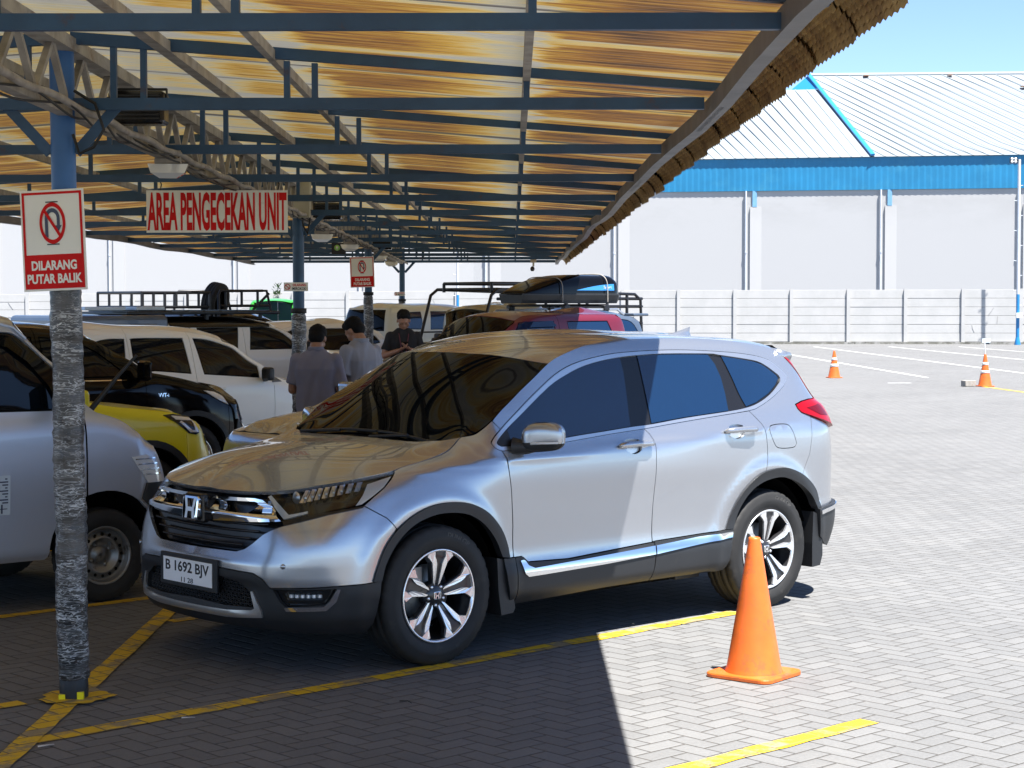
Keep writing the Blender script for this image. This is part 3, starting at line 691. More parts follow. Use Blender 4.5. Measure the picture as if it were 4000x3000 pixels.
    for o in surf_panel('headlamp',P_,hl,mat='gloss_black',parent=car,step=.03,inset=.003,depth=.0,mirror=True,off=-.045):
        sg=1 if o.data.vertices[0].co.y>0 else -1
        r=MB()
        for k in range(8):
            u0=.735+k*.052;z0=.902+k*.0062;hh=.030-.0012*k
            for q,(a,b,offq) in enumerate(((0,.024,-.012),(.024,.040,-.026))):
                V=[tuple(P_(sg*(u0+x_),z_,offq+dz)) for x_,z_,dz in((a,z0-hh,0),(b,z0-hh,-.006),(b+.034,z0+hh,-.002),(a+.034,z0+hh,.004))];r.add(V,[(0,1,2,3)],0)
            r.lathe([(.0001,.010),(.011,.006),(.017,0)],14,'x',c=tuple(P_(sg*(u0+.030),z0-.008,-.024)))
        r.lathe([(.0001,.016),(.020,.010),(.032,0)],18,'x',c=tuple(P_(sg*.700,.895,-.03)))
        r.build('led_reflector','satin_silver',o)
    surf_panel('headlamp_reflector',P_,[(1.185,.957),(1.335,.990),(1.27,.942),(1.198,.902),(1.125,.864),(1.09,.858),(1.14,.905)],mat='lamp_white',parent=car,step=.03,depth=.01,mirror=True,off=-.012)
    dl=[(.512,.897),(.530,.905),(.60,.865),(.68,.815),(.80,.835),(.80,.825),(.675,.798),(.652,.795),(.58,.845)]
    surf_panel('daytime_lamp',P_,dl,mat='lamp_white',parent=car,step=.02,depth=.012,mirror=True,off=-.010)
    surf_panel('headlamp_lower_trim',P_,[(.652,.788),(.70,.797),(.858,.822),(1.125,.857),(1.12,.847),(.926,.818),(.79,.790),(.668,.764)],mat='gloss_black',parent=car,step=.02,depth=.015,mirror=True,off=.003)
    surf_panel('headlamp_cover',P_,hl,mat='clear_cover',parent=car,step=.03,inset=.004,depth=0,mirror=True,off=-.003)
    # --- bonnet
    def relax0(Q,n):
        Q=np.array(Q,float)
        for _ in range(n): Q[1:-1]=(Q[:-2]+2*Q[1:-1]+Q[2:])/4
        return [tuple(q) for q in Q]
    E3=[tuple(P_(u,z)) for u,z in HOOD_E]
    ctr=[(.812,0,.930),(.785,0,.955),(.72,0,.987),(.5,0,1.050),(.2,0,1.102)]
    mid=[(.70,.30,.985),(.45,.42,1.045),(.2,.5,1.085),(0,.55,1.108),(.55,.52,1.000),(.33,.66,1.030),(.12,.69,1.062),(-.1,.62,1.125)]
    cowl=[(-.17,0,1.135),(-.17,.3,1.130),(-.19,.5,1.128),(-.235,.65,1.140)]
    hood=TPS(sym(relax0(E3,6)[::2]+ctr+[(.33,.66,1.026)]+cowl),1.2e-3)
    ring=[(p[0],p[1]) for p in E3]+[(-.235,.65),(-.19,.5),(-.17,.3),(-.165,.0)]
    ring=ring+[(x,-y) for x,y in ring[::-1][1:-1]]
    surf_panel('bonnet',hood,ring,mat='silver_paint',parent=car,step=.03,inset=.002,depth=.02)
    # --- windscreen, roof
    D3=[tuple(P_(u,z)) for u,z in DITCH]
    def relax(Q,n):
        Q=np.array(Q,float)
        for _ in range(n): Q[1:-1]=(Q[:-2]+2*Q[1:-1]+Q[2:])/4
        return [tuple(q) for q in Q]
    D3=relax(D3,12)
    iH=min(range(len(DITCH)),key=lambda i:abs(DITCH[i][0]-2.582))
    hdr=[(-.78,0,1.590),(-.80,.25,1.586),(-.87,.48,1.570)]
    base=[(-.20,0,1.105),(-.20,.3,1.102),(-.225,.5,1.105),(-.27,.65,1.125)]
    ws=TPS(sym(D3[:iH+1:2]+[D3[iH]]+hdr+base+[(-.48,0,1.375)]),3e-3)
    ring=[(p[0],p[1]) for p in D3[:iH+1]]+[(x,y) for x,y,z in hdr[::-1]];b0=[(x,y) for x,y,z in base]
    half=b0+ring; ring=half+[(x,-y) for x,y in half[::-1][1:-1]]
    surf_panel('windscreen',ws,ring,mat='dark_glass',parent=car,step=.04,inset=.004,depth=.01,off=.0)
    wf=lambda x,y,off=0: ws(x,y)+np.array([.35,0,.94])*.004
    rear=[(-3.14,0,1.605),(-3.14,.3,1.603),(-3.12,.55,1.585)]
    roof=TPS(sym(D3[iH::3]+[D3[-1]]+hdr+rear+[(-1.0,0,1.622),(-1.3,0,1.654),(-1.6,0,1.674),(-2.0,0,1.684),(-2.4,0,1.680),(-2.8,0,1.652),(-1.3,.4,1.640),(-2.0,.4,1.674),(-2.6,.4,1.660)]))
    half=[(x,y) for x,y,z in hdr]+[(p[0],p[1]) for p in D3[iH:]]+[(-3.12,.55),(-3.14,.3),(-3.14,0)]
    surf_panel('roof',roof,half+[(x,-y) for x,y in half[::-1][1:-1]],mat='silver_paint',parent=car,step=.045,inset=.002,depth=.015)
    # --- fenders, doors, quarters
    hood_side=[p for p in HOOD_E if p[0]>=1.36]
    fen=[p for p in ARCH_F_OUT if p[0]>=1.285]+[(2.067,.512),(2.104,.513),(2.101,.682),(2.085,.845),(2.068,.964),(2.058,1.042),(2.046,1.086)]+[p for p in CHROME_O[1:] if p[0]<2.085 and p[1]<1.2 and p[1]>1.09]
    fen+= [(2.048,1.242)]+[p for p in DITCH if p[0]<2.04][::-1]+hood_side[::-1][1:]+[(1.36,1.010),(1.319,.977),(1.26,.937),(1.198,.902),(1.127,.857),(1.237,.792),(1.285,.739)]
    surf_panel('front_fender',P_,fen,mat='silver_paint',parent=car,step=.022,inset=.0022,depth=.02,mirror=True)
    cup1=rnd([(2.985,1.088),(3.039,1.099),(3.10,1.09),(3.094,1.036),(3.035,1.016),(2.976,1.036)],80)
    cup2=rnd([(3.872,1.130),(3.935,1.141),(3.99,1.133),(3.985,1.077),(3.925,1.058),(3.862,1.078)],80)
    fd=[(2.107,.511),(2.169,.511),(2.208,.478),(2.514,.467),(2.888,.484),(3.195,.497)]+BLINE[::-1][1:]+[(3.172,1.150)]+BELT[::-1][1:]+[(2.062,1.042),(2.069,.964),(2.086,.845),(2.103,.682)]
    rd=[(3.198,.499),(3.218,.501),(3.675,.511),(3.835,.515)]+[p for p in ARCH_R_OUT if p[0]<4.165]+CLINE[::-1]+BELT2[::-1]+BLINE[:-1]
    doors=surf_panel('front_door',P_,fd,[cup1],'silver_paint',car,.03,.0022,.02,mirror=True)
    rdoors=surf_panel('rear_door',P_,rd,[cup2],'silver_paint',car,.03,.0022,.02,mirror=True)
    for cup,uc,zc,ds in ((cup1,3.045,1.064,doors),(cup2,3.945,1.104,rdoors)):
        cps=surf_panel('handle_recess',P_,cup,mat='satin_silver',parent=car,step=.02,depth=0,mirror=True,off=-.018)
        for k,(d_,c_) in enumerate(zip(ds,cps)):
            c_.parent=d_; sg=1 if k==0 else -1
            h=MB(); pts=[(-.128,.000,.004),(-.118,.006,.022),(-.08,.008,.036),(0,.006,.040),(.08,.004,.038),(.118,.002,.030),(.13,0,.010)]
            h.tube([tuple(P_(sg*(uc+a),zc+b+(.0 if a<0 else .004),c)) for a,b,c in pts],[.010,.016,.018,.017,.018,.017,.011],12)
            o=h.build('door_handle','silver_paint',d_)
    qp=CLINE[::-1]+[p for p in CHROME_O if p[0]>4.087 and p[1]<1.46][::-1]
    # region between roof ditch and window chrome, then the quarter panel
    upc=CHROME_O[:]; i0=min(range(len(upc)),key=lambda i:abs(upc[i][0]-2.082)+abs(upc[i][1]-1.196)); i1=min(range(len(upc)),key=lambda i:abs(upc[i][0]-4.087)+abs(upc[i][1]-1.218))
    tail=[(4.719,1.526),(4.80,1.46),(4.845,1.425),(4.885,1.33),(4.93,1.268),(4.874,1.263),(4.75,1.263),(4.641,1.255),(4.554,1.238),(4.563,1.209),(4.592,1.186),(4.690,1.160)]
    bl=[(4.690,1.157),(4.672,1.10),(4.665,1.038),(4.648,.98),(4.631,.923),(4.588,.86),(4.545,.800)]
    ar=[p for p in ARCH_R_OUT if 4.17<p[0]<4.54]
    q=[(2.050,1.240)]+[p for p in DITCH if p[0]>2.05]+tail+bl[1:]+ar[::-1]+CLINE[::-1]+upc[i0:i1][::-1]
    fuel=rnd([(4.228,1.1),(4.262,1.124),(4.403,1.122),(4.456,1.08),(4.492,1.0),(4.456,.977),(4.311,.981),(4.262,1.02)],80)
    surf_panel('body_side_panel',P_,q,[fuel],'silver_paint',car,.03,.0022,.02,mirror=True)
    surf_panel('fuel_door',P_,fuel,mat='silver_paint',parent=car,step=.03,inset=.0025,depth=.012)
    # --- window surround
    surf_panel('window_trim',P_,CHROME_O,[CHROME_I],'satin_silver',car,.02,.001,.012,mirror=True,off=.004)
    surf_panel('pillar_cover',P_,inset_poly(CHROME_I,-.004),mat='gloss_black',parent=car,step=.05,depth=0,mirror=True,off=-.010)
    gf=spl([(2.13,1.19),(2.242,1.26),(2.504,1.402),(2.679,1.469),(2.844,1.515),(3.048,1.546),(3.155,1.558)],3)+[(3.148,1.48),(3.116,1.349),(3.085,1.23),(3.072,1.168),(2.839,1.153),(2.606,1.139),(2.24,1.112),(2.13,1.106)]
    grr=[(3.306,1.565),(3.529,1.569),(3.80,1.566),(3.915,1.558),(3.945,1.50),(3.956,1.42),(3.944,1.32),(3.917,1.224),(3.544,1.202),(3.252,1.178),(3.265,1.27),(3.285,1.42)]
    gq=[(4.03,1.549),(4.16,1.537),(4.296,1.514),(4.403,1.485),(4.495,1.420),(4.500,1.400),(4.44,1.363),(4.335,1.312),(4.19,1.264),(4.085,1.243),(4.068,1.32),(4.055,1.42)]
    surf_panel('front_window',P_,gf,mat='side_glass',parent=car,step=.05,depth=.006,mirror=True,off=-.004)
    surf_panel('rear_window',P_,grr,mat='side_glass',parent=car,step=.05,depth=.006,mirror=True,off=-.004)
    surf_panel('quarter_window',P_,gq,mat='side_glass',parent=car,step=.05,depth=.006,mirror=True,off=-.004)
    surf_panel('mirror_sail',P_,[(2.05,1.112),(2.035,1.122),(2.045,1.138),(2.10,1.18),(2.128,1.192),(2.128,1.108)],mat='black_plastic',parent=car,step=.03,depth=.006,mirror=True,off=-.002)
    # --- claddings
    def ringpoly(o,i): return o+i[::-1]
    surf_panel('wheel_arch_cladding',P_,ringpoly(ARCH_F_OUT,ARCH_F_IN),mat='black_plastic',parent=car,step=.025,depth=.05,mirror=True,off=.010)
    surf_panel('wheel_arch_cladding',P_,ringpoly(ARCH_R_OUT,ARCH_R_IN),mat='black_plastic',parent=car,step=.025,depth=.05,mirror=True,off=.010)
    c1=[(2.116,.254),(2.451,.261),(2.805,.273),(3.172,.275),(3.188,.36),(3.196,.43),(3.199,.495),(2.888,.483),(2.514,.466),(2.208,.477),(2.169,.510),(2.108,.511),(2.108,.434)]
    c2=[(3.176,.275),(3.485,.273),(3.825,.271),(3.849,.329),(3.870,.44),(3.893,.515),(3.675,.509),(3.204,.499),(3.203,.43),(3.194,.36)]
    c0=[(2.067,.512),(2.104,.512),(2.104,.434),(2.11,.254),(2.07,.25),(2.035,.40),(2.016,.515)]
    def fc(u,z,off=0): return sh.P(u,z,off+.014*np.clip((z-.27)/.06,0,1)*1.0)
    surf_panel('side_cladding',fc,c1,mat='black_plastic',parent=car,step=.025,inset=.001,depth=.03,mirror=True)
    surf_panel('side_cladding',fc,c2,mat='black_plastic',parent=car,step=.025,inset=.001,depth=.03,mirror=True)
    surf_panel('side_cladding',fc,c0,mat='black_plastic',parent=car,step=.025,inset=.001,depth=.03,mirror=True)
    surf_panel('chrome_strip',fc,[(2.14,.492),(2.163,.494),(2.175,.488),(2.194,.462),(2.237,.444),(2.694,.459),(3.197,.478),(3.192,.430),(2.781,.413),(2.33,.403),(2.189,.401),(2.164,.419)],mat='chrome',parent=car,step=.02,depth=.008,mirror=True,off=.008)
    surf_panel('chrome_strip',fc,[(3.207,.478),(3.573,.497),(3.878,.501),(3.870,.469),(3.563,.453),(3.202,.430)],mat='chrome',parent=car,step=.02,depth=.008,mirror=True,off=.008)
    # --- rear end
    rb=bl[::-1]
    arr=[p for p in ARCH_R_OUT if p[0]>4.54]
    tb=[(4.692,1.157),(4.777,1.135),(4.90,1.105),(4.985,1.088),(5.2,1.07),(sh.U-.001,1.05)]
    surf_panel('rear_bumper',P_,[(4.545,.800)]+arr+[(5.02,.600),(sh.U-.001,.60)]+tb[::-1]+bl[1:-1],mat='silver_paint',parent=car,step=.03,inset=.002,depth=.02,mirror=True)
    surf_panel('rear_bumper_cladding',fc,[(4.699,.574),(4.753,.582),(5.02,.597),(sh.U-.001,.597),(sh.U-.001,.30),(5.1,.30),(4.98,.31),(4.82,.34),(4.72,.40)],mat='black_plastic',parent=car,step=.03,depth=.04,mirror=True,off=.010)
    surf_panel('bumper_chrome',fc,[(4.715,.540),(4.712,.565),(5.02,.592),(5.4,.592),(5.4,.565),(5.02,.565)],mat='chrome',parent=car,step=.03,depth=.008,mirror=True,off=.018)
    tl=[(4.735,1.530),(4.845,1.430),(4.889,1.335),(4.938,1.270),(4.955,1.262),(5.03,1.262),(5.07,1.235),(5.08,1.10),(5.03,1.075),(4.981,1.092),(4.777,1.140),(4.592,1.186),(4.563,1.209),(4.554,1.238),(4.641,1.255),(4.75,1.262),(4.90,1.262),(4.927,1.262),(4.88,1.315),(4.835,1.415),(4.79,1.46),(4.722,1.522)]
    tl=[(4.722,1.524),(4.79,1.463),(4.838,1.418),(4.878,1.325),(4.925,1.266),(4.874,1.261),(4.75,1.261),(4.641,1.253),(4.556,1.237),(4.565,1.211),(4.592,1.188),(4.777,1.142),(4.981,1.094),(5.05,1.075),(5.09,1.12),(5.07,1.24),(5.03,1.268),(5.005,1.285),(4.965,1.36),(4.925,1.45),(4.85,1.54)]
    ft=lambda u,z,off=0: sh.P(u,z,off+.005+.022*np.clip((u-4.56)/.4,0,1)*np.clip((1.26-z)/.04,0,1))
    surf_panel('tail_lamp',ft,tl,mat='red_lens',parent=car,step=.02,inset=.001,depth=.03,mirror=True)
    surf_panel('tail_lamp_inner',ft,[(4.66,1.215),(4.86,1.232),(4.93,1.155),(4.80,1.165)],mat='red_lens_dark',parent=car,step=.02,depth=0,mirror=True,off=.002)
    tg=[(5.05,1.07),(sh.U-.001,1.05),(sh.U-.001,1.24),(5.08,1.24)]
    surf_panel('tailgate',P_,[(4.985,1.090),(5.2,1.072),(sh.U-.001,1.052),(sh.U-.001,1.245),(5.02,1.262)],mat='silver_paint',parent=car,step=.05,mirror=True)
    surf_panel('rear_screen',P_,[(5.02,1.262),(sh.U-.001,1.248),(sh.U-.001,1.60),(4.84,1.60),(4.80,1.53),(4.88,1.45),(4.93,1.36),(4.975,1.285)],mat='dark_glass',parent=car,step=.06,mirror=True,off=-.004)
    sp=MB()
    secs=[]
    for y in np.linspace(-.655,.655,27):
        e_=(abs(y)/.655)**5; k=1-e_*.5; z0=1.604-.012*(abs(y)/.6)**3-.022*e_
        secs.append([(-3.06,y,z0+.002),(-3.12,y,z0-.001),(-3.165-.02*k,y,z0-.012),(-3.185-.02*k,y,z0-.032),(-3.165-.015*k,y,z0-.066),(-3.12,y,z0-.074),(-3.06,y,z0-.07)])
    V=[p for s_ in secs for p in s_];n=7;Fc=[(i*n+j,(i+1)*n+j,(i+1)*n+(j+1)%n,i*n+(j+1)%n) for i in range(26) for j in range(n)]+[tuple(range(n)),tuple(range(26*n,27*n))[::-1]]
    sp.add(V,Fc,0,True); sp.build('spoiler','silver_paint',car)
    # --- fin, mirrors, wipers, inner core
    f=MB();V=[];Fc=[]
    for i,t_ in enumerate(np.linspace(0,1,12)):
        x=-2.66-.30*t_; h=.085*t_**1.25*(1-.0*t_); w=.028*(math.sin(math.pi*min(t_*1.05,1)*.9)+.05); z=float(roof(np.array([x]),np.array([0.]))[0][2])-.004
        V+=[(x,-w,z),(x+.02*t_,-w*.35,z+h*.6),(x+.012*t_,0,z+h),(x+.02*t_,w*.35,z+h*.6),(x,w,z)]
    for i in range(11):
        for j in range(4): Fc.append((i*5+j,i*5+j+1,(i+1)*5+j+1,(i+1)*5+j))
    Fc.append((55,56,57,58,59)); f.add(V,Fc,0,True); f.build('antenna_fin','silver_paint',car)
    for sg in(1,-1):
        V=[];Fc=[];nu,nv=28,20
        def sup(u,v,ex=.62):
            cu,su=math.cos(u),math.sin(u);cv,sv=math.cos(v),math.sin(v);g_=lambda c:math.copysign(abs(c)**ex,c)
            return g_(cv)*g_(cu),g_(cv)*g_(su),g_(sv)
        for i in range(nv+1):
            v=-math.pi/2+math.pi*i/nv
            for j in range(nu):
                a,b,c_=sup(2*math.pi*j/nu,v)
                t_=(b+1)/2 # 0 inner, 1 outer
                x=a*(.062-.012*t_)-.64-.075*(t_-.5)+ (.03*(1-a) if a<0 else 0); z=1.163+c_*(.086-.012*t_)*(1.0 if c_>0 else .95)-.012*(1-t_)*(1 if c_<0 else 0)-.03*(1-t_)**3*(1 if c_>0 else 0)
                V.append((x,sg*(1.035+.115*b),z))
        for i in range(nv):
            for j in range(nu):
                Fc.append((i*nu+j,i*nu+(j+1)%nu,(i+1)*nu+(j+1)%nu,(i+1)*nu+j))
        mb=MB()
        up_=[f_ for f_ in Fc if sum(V[k][2] for k in f_)/4>1.125]; dn=[f_ for f_ in Fc if sum(V[k][2] for k in f_)/4<=1.125]
        mb.add(V,up_,0,True); mb.add(V,dn,1,True)
        mb.tube([(-.55,sg*.87,1.105),(-.60,sg*.93,1.100),(-.64,sg*.98,1.115)],[.05,.038,.035],12,mi=1)
        o=mb.build('door_mirror',['silver_paint','black_plastic'],car)
        ib=MB();ib.tube([(-.575,sg*.99,1.128),(-.565,sg*1.05,1.130),(-.585,sg*1.115,1.133),(-.62,sg*1.15,1.134)],.006,8); ib.build('mirror_indicator','lamp_white',o)
    wp=MB()
    for y0,y1 in((-.52,.10),(.12,.66)):
        pts=[(x_,y_) for x_,y_ in zip(np.linspace(-.205,-.20,9),np.linspace(y0,y1,9))]
        z=ws(np.array([-.245]*9),np.linspace(y0,y1,9))[:,2]
        wp.tube([(-.235,y,zz+.016) for (x,y),zz in zip(pts,z)],.008,6)
        wp.tube([(-.20,y0-.04,1.135),(-.222,(y0+y1)/2,1.155)],.009,6)
    wp.build('wiper','black_plastic',car)
    cw=[(-.16,0),(-.165,.3),(-.185,.5),(-.23,.66),(-.29,.70),(-.26,.6),(-.23,.5),(-.21,.3),(-.205,0)]
    surf_panel('cowl_cover',lambda x,y,off=0:np.stack([x,y,1.108+0*x],1),cw+[(x,-y) for x,y in cw[::-1][1:-1]],mat='black_plastic',parent=car,step=.05,depth=.02)
    core=[(0,.30),(1.10,.30),(1.14,.5),(1.20,.68),(1.30,.79),(1.45,.86),(1.577,.88),(1.72,.86),(1.90,.79),(2.02,.66),(2.06,.5),(2.08,.30),(3.86,.30),(3.88,.5),(3.93,.65),(4.05,.80),(4.2,.86),(4.30,.865),(4.45,.85),(4.62,.78),(4.74,.65),(4.80,.40),(5.0,.33),(sh.U-.001,.33),(sh.U-.001,1.55),(4.72,1.50),(4.3,1.56),(3.5,1.59),(2.9,1.57),(2.6,1.49),(2.1,1.20),(1.9,1.08),(1.5,1.0),(1.2,.95),(.6,.86),(0,.84)]
    surf_panel('blackout_core',P_,core,mat='matt_black',parent=car,step=.12,depth=0,mirror=True,off=-.065)  # added black core that stops light leaking through the panel gaps
    u_=MB(); u_.box((-1.35,0,.30),(3.9,1.45,.10),0); u_.box((-1.35,0,.24),(1.6,1.30,.06),0)
    for x in(0,-2.66):
        for sg in(1,-1):
            V=[];Fc=[]
            for k in range(17):
                a=R_(-8+196*k/16)
                V+=[(x+.445*math.cos(a),sg*.845,.37+.435*math.sin(a)),(x+.445*math.cos(a),sg*.60,.37+.435*math.sin(a))]
            for k in range(16): Fc.append((2*k,2*k+2,2*k+3,2*k+1))
            Fc.append(tuple(2*k+1 for k in range(17))); u_.add(V,Fc,0)
    u_.build('underbody','matt_black',car)
    ex=MB(); ex.box((-2.15,.60,.235),(.22,.20,.05),bev=.01); ex.build('tow_bracket','black_plastic',car)
    for sg in(1,-1):
        for x0,poly in((0,[(-.40,.52),(-.47,.50),(-.50,.40),(-.53,.24),(-.515,.215),(-.43,.21),(-.41,.34)]),(-2.66,[(-.43,.56),(-.48,.54),(-.52,.42),(-.525,.28),(-.50,.215),(-.42,.21),(-.42,.36)])):
            mf=MB(); mf.prism([(x0+a,b) for a,b in poly],0,1,lambda a,b,h:(a,sg*(.915-.19*h),b)); mf.build('mudflap','black_plastic',car)
    for x in(0,-2.66):
        for sg in(1,-1):
            w=make_wheel(car,(x,sg*.80,.361),sg)
            e=MB(); emblem(e,.042,lambda a,b,h:(-a*sg,sg*(.089+h),b)); e.build('hub_badge','machined_alloy',w)
            V,Fc=fit_text('DUNLOP',1.,1.,.5); t_=MB(); V2=[]
            for v in V:
                a=math.pi/2+sg*(v.x*.50+.42); r=.318+v.y*.024; V2.append((r*math.cos(a)*(1),sg*(.1168+v.z*.0012),r*math.sin(a)))
            t_.add(V2,Fc); o=t_.build('tyre_lettering','tyre_lettering_grey',w)
    return car
simple('tyre_lettering_grey',(.085,.082,.078),.7)
build_crossover()
# ------------------------------------------------------------------ canopy
def zc(y): return 2.80-.0025*y          # height of the bottom chords
def xr(y): return -2.02-.0068*y          # column row
FR=[3.75+2.5*k for k in range(15)]       # frames, one every 2.5 m
XE,XL=.93,-5.43                          # eave beams
def zroof(x,y):                           # underside of the sheets
    c=xr(y); t=(x-c)/(XE-c) if x>c else (c-x)/(c-XL)
    return zc(y)+.115+.245*(1-max(0,t))
s=NT('rusty_roof_sheet')
g=s.n('NewGeometry'); sp=s.n('SeparateXYZ'); s.t.links.new(g.outputs['Position'],sp.inputs[0])
ms=s.n('Mapping'); s.t.links.new(g.outputs['Position'],ms.inputs[0]); ms.inputs['Scale'].default_value=(.55,9,1)
st=s.noise(ms.outputs[0],2.2,6,.65); ms2=s.n('Mapping'); s.t.links.new(g.outputs['Position'],ms2.inputs[0]); ms2.inputs['Scale'].default_value=(.8,34,1)
st2=s.noise(ms2.outputs[0],1.6,5,.7); blot=s.noise(g.outputs['Position'],1.1,4,.6)
# rust spreads from between the purlins; position across the roof + streaky noise decides
xx=s.math('ADD',sp.outputs[0],s.math('MULTIPLY',s.math('SUBTRACT',st,.5),.55))
u=s.math('DIVIDE',s.math('ADD',xx,5.6),7.0)
def pos(x): return (x+5.6)/7.0
stops=[(0,.85)]
for x,v in ((-5.0,.85),(-4.80,.25),(-4.66,.15),(-4.5,.8),(-3.9,.85),(-3.70,.2),(-3.55,.2),(-3.35,.8),(-2.8,.7),(-2.58,.2),(-2.3,.45),(-2.05,.15),(-1.85,.35),(-1.60,.15),(-1.42,.65),(-1.24,.55),(-1.13,.12),(-1.04,.12),(-.92,.8),(-.5,.85),(-.2,.55),(-.02,.18),(.09,.15),(.18,.8),(.5,1.),(.85,.85),(1.4,.8)): stops.append((pos(x),v))
amt=s.ramp(u,stops)
sheet=s.math('FLOOR',s.math('DIVIDE',sp.outputs[1],.78)); cb=s.n('CombineXYZ'); s.put(cb.inputs[0],sheet); w_=s.n('TexWhiteNoise'); s.t.links.new(cb.outputs[0],w_.inputs[0])
fr_=s.math('FRACT',s.math('DIVIDE',sp.outputs[1],.78)); lap=s.ramp(fr_,[(0,1.),(.08,.9),(.17,.3),(.26,0.),(.96,0.),(.985,1.),(1,1.)]); seam=s.ramp(fr_,[(0,0.),(.020,0.),(.030,1.),(.045,1.),(.058,0.)])
amt=s.math('ADD',s.math('MULTIPLY',amt,.92),s.math('ADD',s.math('MULTIPLY',s.math('SUBTRACT',st2,.5),1.25),s.math('MULTIPLY',s.math('SUBTRACT',blot,.5),.45)))
amt=s.math('SUBTRACT',amt,s.math('MULTIPLY',lap,.50))
col=s.ramp(amt,[(0,(.66,.64,.57)),(.16,(.74,.68,.48)),(.32,(.88,.70,.30)),(.54,(.80,.49,.065)),(.78,(.46,.20,.020)),(1,(.10,.04,.012))])
col=s.mix(s.math('MULTIPLY',seam,.85),col,(.05,.04,.035)); s.put(s.b.inputs['Base Color'],col); s.set(rough=.55); s.bump(st2,.2,.004)
tl=s.n('BsdfTranslucent'); s.put(tl.inputs[0],s.mix(.14,col,(.84,.86,.84))); mx=s.n('MixShader'); mx.inputs[0].default_value=.07; s.t.links.new(s.b.outputs[0],mx.inputs[1]); s.t.links.new(tl.outputs[0],mx.inputs[2]); s.t.links.new(mx.outputs[0],s.out.inputs[0]); M['rusty_roof_sheet']=s.m
s=NT('rusty_eave_sheet'); co=s.coord(); n1=s.noise(co,9,6,.7); n2=s.noise(co,1.3,3)
s.put(s.b.inputs['Base Color'],s.ramp(s.math('ADD',s.math('MULTIPLY',n1,.7),s.math('MULTIPLY',n2,.3)),[(.28,(.10,.06,.03)),(.42,(.32,.20,.085)),(.55,(.52,.36,.15)),(.75,(.66,.52,.27))])); s.set(rough=.8); s.bump(n1,.5,.006); M['rusty_eave_sheet']=s.m
s=NT('pallet_wrap') # pale stretch film over dark padding
co=s.coord(scale=(14,14,80)); co2=s.coord(scale=(18,18,105),rot=(.45,.3,0)); co3=s.coord(scale=(18,18,95),rot=(-.5,-.3,.2))
def crease(v,sc,w):
    n=s.n('TexNoise'); s.put(n.inputs['Vector'],v); n.inputs['Scale'].default_value=sc; n.inputs['Detail'].default_value=3; n.inputs['Distortion'].default_value=.6
    return s.ramp(s.math('ABSOLUTE',s.math('SUBTRACT',n.outputs[0],.5)),[(0,1.),(w,0.)])
cr=s.math('MAXIMUM',crease(co,.6,.022),s.math('MAXIMUM',crease(co2,.45,.016),crease(co3,.45,.016)))
co4=s.coord(); big=s.noise(co4,3.2,4,.6); sp=s.n('SeparateXYZ'); s.put(sp.inputs[0],co4)
band=s.ramp(s.noise(s.coord(scale=(2,2,9)),1.0,3,.6),[(.42,0.),(.60,1.)])
base=s.mix(s.ramp(big,[(.40,0.),(.60,1.)]),(.006,.006,.007),(.085,.075,.065))
c=s.mix(s.math('MULTIPLY',cr,s.math('MULTIPLY_ADD',band,.80,.14)),base,(.86,.86,.84))
s.put(s.b.inputs['Base Color'],c); s.set(rough=.32,spec=.5); s.bump(s.math('ADD',cr,big),.25,.004); M['pallet_wrap']=s.m

